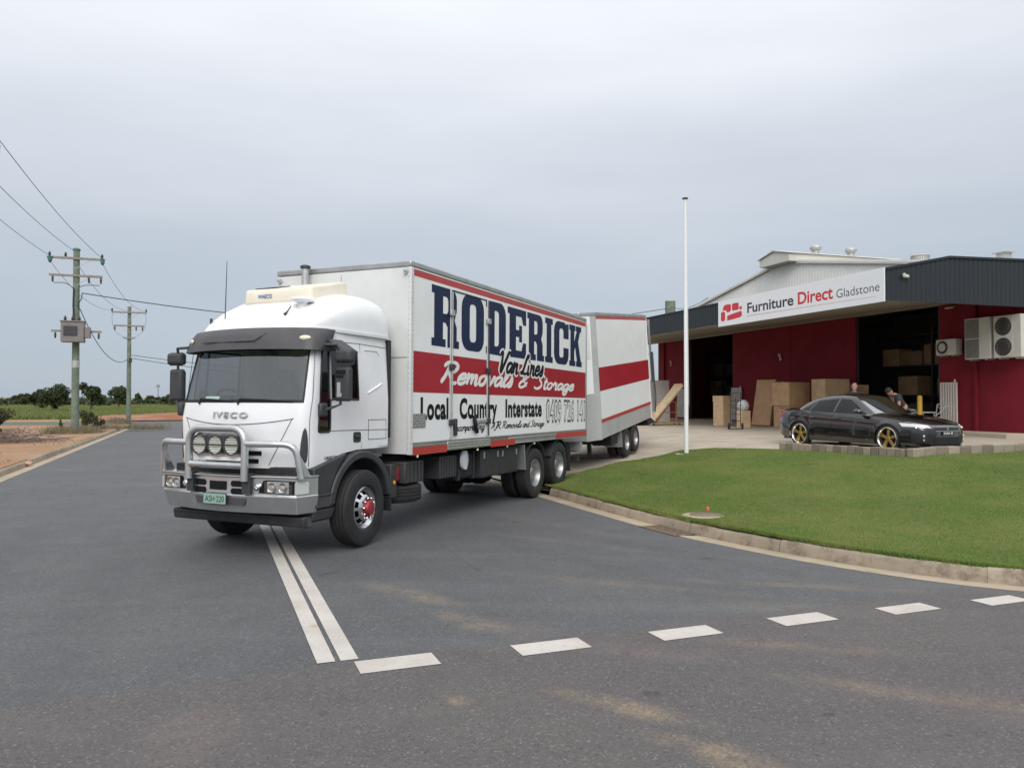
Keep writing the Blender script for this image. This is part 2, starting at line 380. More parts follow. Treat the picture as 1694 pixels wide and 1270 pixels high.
SCRIPT = {
 'a': (.52, [[(.42, .42), (.30, .5), (.12, .42), (.05, .2), (.12, .03), (.25, .05), (.40, .25), (.45, .48)], [(.45, .50), (.42, .15), (.47, .02), (.58, .08)]]),
 'e': (.44, [[(.05, .22), (.25, .26), (.38, .36), (.32, .5), (.18, .48), (.06, .3), (.08, .08), (.2, 0), (.34, .05), (.46, .15)]]),
 'm': (.70, [[(.02, .42), (.08, .5), (.08, 0)], [(.08, .22), (.18, .45), (.28, .48), (.31, .35), (.30, 0)], [(.31, .22), (.41, .45), (.51, .48), (.54, .35), (.53, .1), (.58, 0), (.68, .08)]]),
 'n': (.48, [[(.02, .42), (.08, .5), (.08, 0)], [(.08, .22), (.2, .46), (.31, .46), (.33, .3), (.32, .08), (.37, 0), (.47, .08)]]),
 'o': (.46, [[(.22, .5), (.06, .38), (.05, .12), (.18, 0), (.33, .1), (.37, .34), (.28, .49), (.20, .49)], [(.34, .42), (.48, .40)]]),
 'v': (.46, [[(.0, .42), (.07, .5), (.12, .3), (.17, 0), (.31, .22), (.38, .47), (.48, .42)]]),
 'l': (.30, [[(.02, .15), (.2, .5), (.28, .85), (.22, 1.0), (.13, .85), (.09, .4), (.12, .08), (.2, 0), (.32, .1)]]),
 's': (.34, [[(.0, .1), (.18, .3), (.24, .54), (.30, .3), (.27, .08), (.15, 0), (.03, .06)]]),
 'i': (.22, [[(.05, .5), (.05, .1), (.1, 0), (.2, .08)], [(.06, .68), (.08, .74)]]),
 't': (.32, [[(.13, .88), (.10, .3), (.12, .06), (.2, 0), (.32, .1)], [(.0, .55), (.28, .58)]]),
 'r': (.40, [[(.02, .25), (.10, .56), (.15, .45), (.28, .46), (.26, .3), (.26, .08), (.31, 0), (.40, .08)]]),
 'g': (.52, [[(.42, .42), (.30, .5), (.12, .42), (.05, .2), (.12, .03), (.25, .05), (.40, .25), (.45, .48)], [(.45, .5), (.42, .0), (.36, -.30), (.2, -.38), (.08, -.25), (.25, -.06), (.56, .1)]]),
 'c': (.40, [[(.36, .4), (.25, .5), (.08, .36), (.06, .1), (.2, 0), (.40, .12)]]),
 'p': (.44, [[(.06, .52), (.02, -.38)], [(.06, .2), (.2, .48), (.34, .4), (.30, .1), (.10, .04)], [(.30, .08), (.44, .1)]]),
 'd': (.54, [[(.42, .42), (.30, .5), (.12, .42), (.05, .2), (.12, .03), (.25, .05), (.40, .25)], [(.50, 1.0), (.42, .15), (.47, .0), (.58, .08)]]),
 'R': (.78, [[(.22, 1.0), (.15, .4), (.02, .02)], [(-.05, .82), (.1, 1.0), (.42, 1.03), (.62, .85), (.5, .6), (.2, .52)], [(.25, .52), (.45, .25), (.6, .02), (.78, .05)]]),
 'S': (.64, [[(.62, .82), (.5, 1.0), (.28, .95), (.22, .75), (.4, .52), (.5, .28), (.38, .05), (.15, 0), (-.02, .12)]]),
 'V': (.62, [[(-.06, .82), (.1, 1.0), (.17, .6), (.21, 0), (.42, .5), (.60, 1.0), (.72, .98)]]),
 'L': (.52, [[(.32, .8), (.44, 1.0), (.3, .95), (.2, .5), (.08, .08), (-.05, .06), (.1, .12), (.3, .02), (.54, .08)]]),
 'A': (.56, [[(0, 0), (.28, .55), (.44, 1.0), (.47, 0)], [(.12, .33), (.52, .37)]]),
 'J': (.46, [[(.14, .92), (.5, 1.0), (.38, .3), (.22, -.22), (.02, -.12)]]),
 'I': (.30, [[(.28, 1.0), (.18, .5), (.06, .02)]]),
 '&': (.66, [[(.62, .08), (.3, .52), (.2, .8), (.3, 1.0), (.44, .85), (.35, .62), (.1, .35), (.08, .1), (.25, 0), (.45, .12), (.58, .42)]]),
 ' ': (.30, []),
}
def script_text(mb, body, u0, u1, v0, v1, fn, pen=.10, shear=.30, lift=.0004):
    """brush lettering: every stroke a ribbon, each a hair above the one before; fn(u, v, lift)"""
    x = 0; strokes = []
    for ch in body:
        w, ss = SCRIPT[ch]
        for st in ss: strokes.append([(p[0] + x + p[1] * shear, p[1]) for p in smoothpath(st, 6)])
        x += w
    tot = x; h = v1 - v0; su = (u1 - u0) / tot
    for k, st in enumerate(strokes):
        n = len(st); Lp = []; Rp = []
        for i, p in enumerate(st):
            a = st[max(i - 1, 0)]; b = st[min(i + 1, n - 1)]
            d = np.array([(b[0] - a[0]) * abs(su), (b[1] - a[1]) * h]); d /= (np.linalg.norm(d) + 1e-9)
            t = i / (n - 1); w = pen * h * (.62 + .38 * abs(d[1])) * (.55 + .45 * min(1, 6 * t, 6 * (1 - t)) ** .5)
            q = np.array([u0 + p[0] * su, v0 + p[1] * h]); nn = np.array([-d[1], d[0]]) * w
            if su < 0: nn = nn * np.array([-1, 1])
            dl = lift * (k % 6) + .0012 * t; Lp.append(fn(*(q + nn), dl)); Rp.append(fn(*(q - nn), dl))
        mb.grid([Lp, Rp])
    return mb
# ================================================================== GROUND
# road frame: u runs along the side road away from the camera, n to its right
NU = R(21.7); _c, _s = math.cos(NU), math.sin(NU)
def XY(n, u): return (n * _c - u * _s, n * _s + u * _c)
def NUof(x, y): return (x * _c + y * _s, -x * _s + y * _c)
def sstep(a, b, x): t = np.clip((np.asarray(x, float) - a) / (b - a), 0, 1); return t * t * (3 - 2 * t)
CROWN = .83
def z_road(n, u): return -.0140 * np.minimum(np.abs(np.asarray(n, float) - CROWN), 7.0) * sstep(1.5, 9, u)
# road edge (outer edge of the gutter), right side, from far to near and round into the cross road
G_R = [(6.5, 64), (6.5, 50), (6.5, 40), (6.5, 30), (6.5, 22), (6.52, 18), (6.53, 14.7), (6.58, 10.7), (6.86, 8.77), (7.35, 7.0), (8.1, 5.62), (9.3, 4.55), (11, 3.85), (13, 3.5), (17, 3.35), (25, 3.3), (40, 3.3)]
G_L = [(-4.73, 61), (-4.73, 50), (-4.73, 40), (-4.73, 30), (-4.73, 20), (-4.75, 13), (-4.9, 9), (-5.6, 6.4), (-7.2, 4.6), (-9.5, 3.8), (-13, 3.5), (-25, 3.4), (-40, 3.4)]
GR = np.array(smoothpath(G_R, 10)); GL = np.array(smoothpath(G_L, 10))
def offset_curve(P, o):
    T = np.gradient(P, axis=0); T /= np.linalg.norm(T, axis=1)[:, None]
    return P + np.stack([-T[:, 1], T[:, 0]], 1) * o
# running towards the camera the left-hand normal points to +n on the right kerb and the other way on the left one
KR = offset_curve(GR, .45); KL = offset_curve(GL, -.45)
def dist_kerb(n, u):
    n = np.atleast_1d(np.asarray(n, float)); u = np.atleast_1d(np.asarray(u, float))
    A = KR[:-1]; B = KR[1:]; best = np.full(n.shape, 1e9)
    for a, b in zip(A, B):
        d = b - a; t = np.clip(((n - a[0]) * d[0] + (u - a[1]) * d[1]) / (d @ d), 0, 1)
        best = np.minimum(best, np.hypot(n - a[0] - t * d[0], u - a[1] - t * d[1]))
    return best
ZD = np.array([0, 2, 4.65, 6, 8, 10, 13, 18, 40]); ZV = np.array([.062, .14, .285, .41, .575, .63, .68, .745, .76])
def z_site(n, u): return np.interp(dist_kerb(n, u), ZD, ZV)
def z_at(x, y): n, u = NUof(x, y); return float(z_site(n, u)[0])

# ---------------- materials of the ground
def blob(t, co, cx, cy, ang, lx, ly):
    """soft elongated patch in world metres: 1 inside, 0 outside"""
    mp = t.n('ShaderNodeMapping', {'Location': (-cx, -cy, 0)}); t.set(mp, 0, co)
    m2 = t.n('ShaderNodeMapping', {'Rotation': (0, 0, -ang)}); t.set(m2, 0, mp.outputs[0])
    m3 = t.n('ShaderNodeMapping', {'Scale': (1 / lx, 1 / ly, 0)}); t.set(m3, 0, m2.outputs[0])
    ln = t.n('ShaderNodeVectorMath', operation='LENGTH'); t.set(ln, 0, m3.outputs[0])
    return t.ramp(ln.outputs['Value'], 1.0, .15)
def asphalt(key, base, dark, warm, stains):
    t = NT(key); co = t.coord()
    big = t.noise(co, .35, 4, .6); mid = t.noise(co, 2.2, 5, .65); fine = t.noise(co, 190, 2, .6)
    vor = t.n('ShaderNodeTexVoronoi', {'Vector': co, 'Scale': 120.0}).outputs['Distance']
    rnd = t.n('ShaderNodeTexVoronoi', {'Vector': co, 'Scale': 75.0}).outputs['Color']
    sep = t.n('ShaderNodeSeparateColor'); t.set(sep, 0, rnd)
    c = t.mix(t.ramp(big, .35, .68), (*base, 1), (*warm, 1))
    c = t.mix(t.math('MULTIPLY', t.ramp(mid, .42, .75), .35), c, (*dark, 1))
    c = t.mix(t.math('MULTIPLY', t.ramp(fine, .35, .70), .5), c, tuple(x * .62 for x in base) + (1,))
    c = t.mix(t.math('MULTIPLY', t.ramp(sep.outputs[0], .90, 1.0), .34), c, (.30, .295, .29, 1))       # pale stones
    c = t.mix(t.math('MULTIPLY', t.ramp(sep.outputs[1], .93, 1.0), .55), c, (.035, .035, .036, 1))        # dark stones
    for sc_, am in ((85.0, .26), (38.0, .16), (200.0, .26)):
        cv = t.n('ShaderNodeTexVoronoi', {'Vector': co, 'Scale': sc_}).outputs['Color']; s2 = t.n('ShaderNodeSeparateColor'); t.set(s2, 0, cv)
        hs = t.n('ShaderNodeHueSaturation', {'Color': c}); t.set(hs, 'Value', t.math('MULTIPLY_ADD', s2.outputs[2], am, 1 - am / 2)); c = hs.outputs[0]
    lanes = t.noise(co, .9, 4, .6, (.16, 1.4, 1), -R(111.7))
    c = t.mix(t.math('MULTIPLY', t.ramp(lanes, .50, .75), .22), c, tuple(min(1, x * 1.5) for x in warm) + (1,))
    grit = t.math('MULTIPLY', t.ramp(t.noise(co, 3.0, 6, .75), .30, .66), t.math('ADD', t.ramp(t.noise(co, 40, 3, .7), .35, .65), .35))
    for (cx, cy, a, lx, ly, amt, col) in stains:
        amt *= .58; ly *= 1.6
        m = t.math('MULTIPLY', blob(t, co, cx, cy, a, lx, ly), grit); c = t.mix(t.math('MULTIPLY', m, amt), c, (*col, 1))
    h = t.math('ADD', t.math('MULTIPLY', vor, .9), t.math('MULTIPLY', fine, .5))
    t.bsdf(Base_Color=c, Roughness=t.math('ADD', t.math('MULTIPLY', mid, .2), .62), Specular_IOR_Level=.35, Normal=t.bump(h, .55, .006)); t.done(key)
SAND = (.36, .27, .165); PINK = (.24, .165, .155)
OIL = (.030, .030, .032); TRK = (.066, .067, .070)
S_SIDE = [(-4.2, 7.6, R(112), 5.5, .30, .9, TRK), (-6.0, 8.6, R(112), 6.5, .30, .9, TRK), (.9, 9.6, R(128), 4.5, .22, .8, TRK), (2.2, 10.2, R(132), 4.0, .22, .8, TRK), (2.5, 9.9, R(10), .22, .05, 1.6, OIL), (3.6, 9.3, R(5), .26, .05, 1.6, OIL), (-2.2, 8.6, R(60), .9, .05, .8, OIL), (-.6, 9.6, R(110), 2.2, .012, 1.0, OIL), (-1.02, 7.9, R(-38), 1.05, .16, .75, SAND), (-.35, 6.9, R(-45), .9, .15, .6, SAND), (.2, 6.7, R(-30), .8, .25, .35, PINK), (1.3, 8.4, R(-20), 2.2, .14, .35, SAND),
          (3.2, 8.4, R(-12), 2.6, .12, .4, SAND), (1.0, 10.8, R(-30), 2.4, .12, .28, SAND), (2.9, 7.4, R(-16), 1.6, .22, .4, SAND), (.7, 12.5, R(-50), 3, .2, .2, SAND)]
S_CROSS = [(.95, 5.25, R(0), .11, .05, 1.6, OIL), (2.0, 4.9, R(20), .08, .03, 1.5, OIL), (2.6, 4.6, R(0), .05, .02, 1.6, OIL), (-1.2, 4.9, R(30), .06, .04, 1.4, OIL), (.75, 5.02, R(-33), .75, .12, .95, SAND), (1.1, 4.45, R(-28), .5, .10, .7, SAND), (1.35, 4.15, R(-40), .55, .13, .8, SAND), (-.35, 5.12, R(-20), .14, .08, .9, SAND),
           (2.6, 5.3, R(-22), 1.3, .12, .5, SAND), (-1.9, 4.6, R(0), .5, .4, .5, PINK), (3.4, 4.9, R(-22), 1.8, .3, .4, PINK), (1.2, 6.1, R(-12), .9, .18, .5, PINK),
           (2.3, 6.3, R(-14), 1.2, .12, .55, SAND), (.1, 3.6, R(-30), .8, .1, .4, SAND), (1.9, 3.7, R(-36), .7, .12, .6, SAND)]
asphalt('asphalt_side', (.098, .101, .106), (.077, .079, .084), (.116, .116, .117), S_SIDE)
asphalt('asphalt_cross', (.108, .100, .0985), (.084, .078, .078), (.122, .110, .106), S_CROSS)

def concrete(key, base, dirt, amt, bstr=.25):
    t = NT(key); co = t.coord()
    c = t.mix(t.ramp(t.noise(co, 1.1, 5, .6), .3, .7), tuple(x * .86 for x in base) + (1,), tuple(min(1, x * 1.1) for x in base) + (1,))
    c = t.mix(t.math('MULTIPLY', t.ramp(t.noise(co, 4.5, 6, .7), .45, .72), amt), c, (*dirt, 1))
    c = t.mix(t.math('MULTIPLY', t.ramp(t.noise(co, 60, 2), .55, .75), .35), c, tuple(x * .6 for x in base) + (1,))
    t.bsdf(Base_Color=c, Roughness=.85, Specular_IOR_Level=.25, Normal=t.bump(t.noise(co, 45, 4), bstr, .008)); t.done(key)
concrete('kerb_concrete', (.36, .30, .225), (.13, .10, .075), .8)
concrete('gutter_sand', (.40, .33, .245), (.27, .21, .15), .6)
concrete('apron_concrete', (.43, .375, .30), (.33, .275, .21), .5, .12)
concrete('block_stone', (.30, .255, .20), (.17, .15, .115), .7)
per_object('block_stone', .38); per_object('kerb_concrete', .15)
concrete('lid_concrete', (.20, .16, .125), (.12, .095, .07), .7)
def earth(key, c1, c2, c3, scale=.25):
    t = NT(key); co = t.coord()
    c = t.mix(t.ramp(t.noise(co, scale, 5, .62), .35, .65), (*c1, 1), (*c2, 1))
    c = t.mix(t.ramp(t.noise(co, scale * 5.3, 6, .7), .48, .72), c, (*c3, 1))
    c = t.mix(t.math('MULTIPLY', t.ramp(t.noise(co, 25, 3), .5, .75), .4), c, tuple(x * .55 for x in c1) + (1,))
    t.bsdf(Base_Color=c, Roughness=.95, Specular_IOR_Level=.1, Normal=t.bump(t.noise(co, 12, 5), .5, .05)); t.done(key)
earth('dirt', (.33, .195, .115), (.38, .25, .165), (.26, .165, .11))
earth('red_dirt', (.30, .13, .078), (.36, .21, .14), (.23, .095, .06))
earth('field', (.17, .205, .07), (.22, .25, .09), (.26, .25, .12), .06)
earth('lawn_soil', (.090, .130, .035), (.11, .15, .042), (.14, .15, .06), .7)
earth('bare_patch', (.33, .28, .21), (.38, .33, .26), (.26, .22, .15), 2)
def paint(key):
    t = NT(key); co = t.coord()
    w = t.ramp(t.noise(co, 9, 6, .75), .60, .74); sp = t.ramp(t.noise(co, 120, 2), .60, .72)
    c = t.mix(t.ramp(t.noise(co, 2.5, 4), .3, .7), (.47, .43, .39, 1), (.56, .52, .48, 1))
    c = t.mix(t.math('MULTIPLY', t.ramp(t.noise(co, 30, 5, .8), .56, .66), .55), c, (.17, .165, .16, 1)); c = t.mix(t.math('MULTIPLY', w, .5), c, (.30, .26, .23, 1)); c = t.mix(t.math('MULTIPLY', sp, .35), c, (.20, .19, .18, 1))
    rust = blob(t, co, -1.72, 6.75, 0, .07, .07); c = t.mix(t.math('MULTIPLY', rust, .6), c, (.45, .24, .09, 1))
    t.bsdf(Base_Color=c, Roughness=.7, Normal=t.bump(t.noise(co, 130, 2), .3, .003)); t.done(key)
paint('line_paint')

# ---------------- base ground to the horizon
mb = MB(); ext = [-2500, -900, -350, -150, -80, -40, -14, 0, 30, 80, 200, 700, 2500]
mb.grid([[(x, y, -.42) for x in ext] for y in [-60, 0, 40, 75, 110, 180, 320, 700, 1500, 3500]])
o = struct(mb.build('ground', 'field'))

def sheet(name, mat, rows, fz):
    """rows: list of lists of (n,u)"""
    pts = []
    for r_ in rows:
        a = np.array(r_); z = fz(a[:, 0], a[:, 1]); pts.append([(*XY(p[0], p[1]), zz) for p, zz in zip(r_, z)])
    return struct(MB().grid(pts).build(name, mat, smooth=60))
def edge_n(P, u):      # n of a road edge at u (single valued for u above its turn)
    i = np.argsort(P[:, 1]); return float(np.interp(u, P[i, 1], P[i, 0]))
U_JOIN = 5.90
us = list(np.arange(U_JOIN, 20, .5)) + list(np.arange(20, 62, 2.0)) + [62]
rows = []
for u in us:
    l, r_ = edge_n(GL, u), edge_n(GR, u); rows.append([(l + (r_ - l) * k / 24, u) for k in range(25)])
sheet('side_road', 'asphalt_side', rows, z_road)
# the bend at the far end, where the road turns off both ways
sheet('far_road', 'asphalt_side', [[(n, u) for n in (-120, -60, -20, -8, -4.73, 0, 6.5, 20, 60)] for u in (62, 66, 73)], lambda n, u: z_road(n, u) * 0 - .06)
rows = []
for u in [-14, -10, -7, -4, -2, 0, 1.5, 2.5] + list(np.arange(3.32, U_JOIN, .2)) + [U_JOIN]:
    if u > 3.31: l = edge_n(GL, max(u, 3.41)); r_ = edge_n(GR, u)
    else: l, r_ = -40, 40
    rows.append([(l + (r_ - l) * k / 40, u) for k in range(41)])
sheet('cross_road', 'asphalt_cross', rows, lambda n, u: z_road(n, u) + .0)

# ---------------- gutters and kerbs (kerb laid in sections)
def sweep(P, prof, name, mat, parent=None, sgn=1, smooth=30):
    T = np.gradient(P, axis=0); T /= np.linalg.norm(T, axis=1)[:, None]; Nn = np.stack([-T[:, 1], T[:, 0]], 1) * sgn
    zb = z_road(P[:, 0], P[:, 1]); pts = []
    for off, dz in prof: pts.append([(*XY(*(p + q * off)), z + dz) for p, q, z in zip(P, Nn, zb)])
    return MB().grid(pts).build(name, mat, parent, smooth=smooth)
def clipu(P, u0, u1): return P[(P[:, 1] >= u0) & (P[:, 1] <= u1)]
for nm, P, sg in (('gutter', clipu(GR, -9, 62), 1), ('gutter', clipu(GL, -9, 61), -1)):
    struct(sweep(P, [(-.06, .003), (.0, .006), (.30, -.018), (.34, -.2)], nm, 'gutter_sand', sgn=sg))
KPROF = [(.295, -.06), (.31, .0), (.335, .105), (.352, .128), (.38, .138), (.45, .138), (.46, .128), (.46, -.12)]
def kerb(name, P, sg, seglen):
    root = bpy.data.objects.new(name, None); COL.objects.link(root); struct(root)
    L = np.concatenate([[0], np.cumsum(np.linalg.norm(np.diff(P, axis=0), axis=1))]); s0 = 0; k = 0
    while s0 < L[-1] - .3:
        ln = seglen * (1 + .25 * math.sin(k * 2.3)); s1 = min(s0 + ln, L[-1]); ss = np.linspace(s0 + .010, s1 - .010, 9)
        Q = np.stack([np.interp(ss, L, P[:, 0]), np.interp(ss, L, P[:, 1])], 1)
        T = np.gradient(Q, axis=0); T /= np.linalg.norm(T, axis=1)[:, None]; Nn = np.stack([-T[:, 1], T[:, 0]], 1) * sg
        jz = .010 * math.sin(k * 5.1); jo = .010 * math.cos(k * 3.7); zb = z_road(Q[:, 0], Q[:, 1]); rings = []
        for q, nn, z, tt in zip(Q, Nn, zb, ss):
            rings.append([(*XY(*(q + nn * (o_ + jo + .004 * math.sin(tt * 9 + o_ * 40)))), z + dz + jz + (.004 * math.sin(tt * 7.3) if dz > .05 else 0)) for o_, dz in KPROF])
        MB().loft(rings).build('kerb_section', 'kerb_concrete', root, smooth=40)
        s0 = s1; k += 1
    return root
kerb('kerb', clipu(GR, -9, 15.2), 1, 2.3); kerb('kerb', clipu(GR, 27, 62), 1, 4.5); kerb('kerb', clipu(GL, -9, 61), -1, 3.0)

# ---------------- concrete apron and drive
def z_apron(n, u):
    d = dist_kerb(n, u); z = np.interp(d, ZD, ZV) - .045
    lay = np.interp(d, [0, .35, 1.2, 4.65], [-.075, -.03, .03, .25]); k = sstep(14.6, 16.0, u)
    inner = np.asarray(n) > KR[0][0]
    return np.where(d < 4.65, z * (1 - k) + lay * k, z + .035 * sstep(4.65, 7.5, d))
rows = []
for u in list(np.arange(11, 30, .6)) + [31, 34, 38, 44, 52, 58]:
    rows.append([(max(n, 7.15 + .001 * n) if u < 14.9 else n, u) for n in [6.83, 7.0, 7.2, 7.6, 8, 8.6, 9.3, 10, 10.8, 11.6, 12.4, 13.2, 14, 15, 16, 17.5, 20, 24, 30, 40, 60, 75]])
sheet('concrete_apron', 'apron_concrete', rows, z_apron)
rows = [[(n, u) for n in (-5.18, -6, -8, -12, -20, -40, -90)] for u in [3.9, 8, 14, 20, 26, 32, 38, 44, 50, 56, 61.9]]
def z_verge(n, u): return z_road(-4.73, u) + .125 + .02 * np.sin(np.asarray(n) * .9) + .0 * np.asarray(n)
sheet('dirt_verge', 'dirt', [[(min(n, edge_n(KL, max(u, 3.9)) - .0) if i == 0 else n - (0 if u > 9 else (9 - u) * .9), u) for i, n in enumerate((-5.18, -6, -8, -12, -20, -40, -90))] for u in [3.9, 5, 6.5, 8, 11, 14, 20, 26, 32, 38, 44, 50, 56, 61.9]], z_verge)
rs = np.random.default_rng(3)
us_ = np.arange(73, 92, 1.5); ns_ = np.arange(-9, 70, 2.0)
HM = rs.random((len(us_), len(ns_))) * .35
def mound(u, n, i, j): return .02 + (.45 + HM[i, j]) * float(sstep(73.5, 78, u)) * float(sstep(92, 84, u)) * (.35 + .65 * float(sstep(-9, 4, n)))
struct(MB().grid([[(*XY(n, u), mound(u, n, i, j) - (.5 if u > 90 else 0)) for j, n in enumerate(ns_)] for i, u in enumerate(us_)]).build('red_earth_bank', 'red_dirt', smooth=80))
sheet('dirt_strip', 'dirt', [[(n, u) for n in (-120, -60, -30, -8)] for u in (73, 76, 80)], lambda n, u: np.asarray(n) * 0 + .02 - .03 * (np.asarray(u) > 79))

# ---------------- lawn
ULOW = lambda n: float(np.interp(n, KR[:, 0][np.argsort(KR[:, 0])], KR[:, 1][np.argsort(KR[:, 0])])) if n > KR[60:, 0].min() + .02 else 9.0
KLAWN = offset_curve(GR, .405)
def u_low(n):
    """kerb back edge: smallest u of lawn at n"""
    best = None
    for a, b in zip(KLAWN[:-1], KLAWN[1:]):
        if (a[0] - n) * (b[0] - n) <= 0 and abs(a[0] - b[0]) > 1e-6:
            t = (n - a[0]) / (b[0] - a[0]); u = a[1] + t * (b[1] - a[1]); best = u if best is None else min(best, u)
    return best
UH = [(6.9, 15.4), (7.4, 15.9), (8.15, 16.8), (9.8, 18.0), (11.3, 18.65), (13.1, 19.2), (14.0, 18.9), (14.62, 17.1), (14.66, 16.87)]
BLK_A, BLK_B = (14.66, 16.87), (15.36, 13.45)      # left end and corner of the block edging
def u_high(n):
    if n <= 14.66: return float(np.interp(n, [p[0] for p in UH], [p[1] for p in UH]))
    if n <= 15.36: return float(np.interp(n, [14.66, 15.36], [16.87, 13.45]))
    return 13.45
NL = [6.925 + .08 * k for k in range(6)] + list(np.arange(7.5, 14.6, .2)) + [14.65] + list(np.arange(14.7, 15.4, .1)) + list(np.arange(15.5, 32, .6))
cols = []
for n in NL:
    lo = u_low(n); lo = 9.5 if lo is None else lo; hi = u_high(n)
    cols.append([(n, lo + (hi - lo) * k / 36) for k in range(37)])
def z_lawn(n, u): return z_site(n, u) + .016 + .012 * np.sin(np.asarray(n) * 2.1 + np.asarray(u) * 1.3) * sstep(0, .8, dist_kerb(n, u))
sheet('lawn', 'lawn_soil', cols, z_lawn)
# ---------------- painted lines
def ground_quad(mb, corners, k=6, lift=.004):
    """strip between two long edges: corners a0,a1 (one edge), b0,b1 (other), world xy"""
    a0, a1, b0, b1 = [np.array(c, float) for c in corners]; pts = []
    for e0, e1 in ((a0, a1), (b0, b1)):
        row = []
        for i in range(k + 1):
            p = e0 + (e1 - e0) * i / k; n, u = NUof(*p); row.append((p[0], p[1], float(z_road(n, u)) + lift))
        pts.append(row)
    return mb.grid(pts)
def mark(name, corners, k=6, wob=0.0):
    return struct(ground_quad(MB(), corners, k).build(name, 'line_paint'))
for n0 in (.785, .960):
    a = XY(n0, 5.93); b = XY(n0, 60); c = XY(n0 + .135, 5.93); d = XY(n0 + .135, 60)
    mark('centre_line', (a, b, c, d), 60)
# give-way line: broken bars across the mouth of the side road
for (n0, n1, ua, ub) in [(1.05, 1.655, 5.60, 5.875), (2.30, 2.905, 5.55, 5.82), (3.545, 4.14, 5.485, 5.75), (4.795, 5.395, 5.46, 5.73), (6.02, 6.61, 5.39, 5.64), (7.18, 7.75, 5.29, 5.53)]:
    mark('give_way_bar', (XY(n0, ua), XY(n1, ua), XY(n0, ub), XY(n1, ub)), 6)
# ================================================================== REMOVAL TRUCK
# local frame: x forward, y to the truck's left, z up; origin on the road under the front axle
TR = thing('removal_truck', 'white removal truck with bull bar, high roof cab and long lettered cargo box', 'truck', (-3.09, 10.87, 0))
TR.rotation_mode = 'XYZ'; TR.rotation_euler = (0, R(-.7), R(246))
def P(name, mb, mat, parent=TR, **k): return mb.build(name, mat, parent, **k)

# ---------------- wheels
def tyre_mb(Rr, w, rimr, y0):
    """tyre with tread grooves, outer face at y0 + w/2"""
    h = w / 2; pr = [(rimr, -h * .78), (rimr + .03, -h * .95), (Rr - .13, -h), (Rr - .05, -h * .97), (Rr - .012, -h * .86)]
    g = [-.62, -.56, -.22, -.16, .16, .22, .56, .62]
    for i, q in enumerate(g): pr += [(Rr - (.0 if i % 2 == 0 else .016), q * h), (Rr - (.016 if i % 2 == 0 else .0), q * h)]
    pr += [(Rr - .012, h * .86), (Rr - .05, h * .97), (Rr - .13, h), (rimr + .03, h * .95), (rimr, h * .78)]
    return MB().lathe(pr, (0, y0, 0), 'y', 48, cap=False)
def truck_wheel(x, y, z, side, steer, front, parent=TR):
    """side +1: outer face towards +y"""
    w = .285 if front else .27
    t = tyre_mb(.51, w, .285, 0).build('wheel', 'rubber', parent, smooth=30); t.location = (x, y, z); t.rotation_euler = (0, 0, (0 if side > 0 else PI) + steer)
    h = w / 2
    if front:
        rim = MB().lathe([(.287, -h * .6), (.287, h * .80), (.270, h * .84), (.255, h * .62), (.235, h * .45)], (0, 0, 0), 'y', 40, cap=False)
        rim.build('rim', 'chrome', t, smooth=30)
        d = MB()       # dished disc with ten hand holes
        for k in range(10):
            a0 = 2 * PI * k / 10; da = 2 * PI / 10; pts = []
            for i in range(7):
                a = a0 + da * i / 6; hole = 1 <= i <= 5
                pts.append([(r_ * math.cos(a), hh, r_ * math.sin(a)) for r_, hh in ((.236, h * .45), (.222, h * .55), (.178, h * .85), (.150, h * 1.0), (.118, h * 1.06))])
            d.grid(pts, skip=lambda i, j: j == 1 and 1 <= i <= 4)
        d.build('wheel_disc', 'chrome', t, smooth=40)
        MB().lathe([(.225, h * .2), (.0, h * .2)], (0, 0, 0), 'y', 24).build('brake_drum', 'chassis', t)
        MB().lathe([(.120, h * 1.04), (.118, h * 1.10), (.105, h * 1.12), (.098, h * 1.35), (.085, h * 1.50), (.045, h * 1.54), (.0, h * 1.54)], (0, 0, 0), 'y', 28).build('hub', 'red_hub', t, smooth=40)
        n_ = MB()
        for k in range(10):
            a = 2 * PI * k / 10 + .1; n_.lathe([(.016, 0), (.016, .035), (.009, .052), (0, .052)], (.136 * math.cos(a), h * 1.0, .136 * math.sin(a)), 'y', 8)
        n_.build('wheel_nut', 'chrome', t, smooth=40)
    else:
        MB().lathe([(.287, -h * .6), (.287, h * .82), (.272, h * .86), (.258, h * .70), (.250, -h * .2), (.235, -h * .55), (.17, -h * .62), (.13, -h * .5), (.115, -h * .3), (.115, h * .35), (.10, h * .45), (0, h * .45)], (0, 0, 0), 'y', 40, cap=False).build('rim', 'rim_steel', t, smooth=35)
        n_ = MB()
        for k in range(10):
            a = 2 * PI * k / 10; n_.lathe([(.017, 0), (.017, .03), (0, .03)], (.15 * math.cos(a), -h * .58, .15 * math.sin(a)), 'y', 8)
        n_.build('wheel_nut', 'galv', t)
    return t
truck_wheel(0, 1.085, .51, 1, R(4), True); truck_wheel(0, -1.085, .51, -1, R(4), True)
for x, z in ((-6.05, .512), (-7.45, .585)):
    truck_wheel(x, 1.10, z, 1, 0, False); truck_wheel(x, -1.10, z, -1, 0, False)
    for s in (1, -1): o = tyre_mb(.51, .27, .285, 0).build('inner_tyre', 'rubber', TR, smooth=30); o.location = (x, s * .77, z)
    P('axle', MB().lathe([(.09, -.95), (.09, -.2), (.22, -.14), (.22, .14), (.09, .2), (.09, .95)], (x, 0, z), 'y', 16), 'chassis', smooth=40)
P('front_axle', MB().box(-.07, .07, -.95, .95, .40, .54), 'chassis')

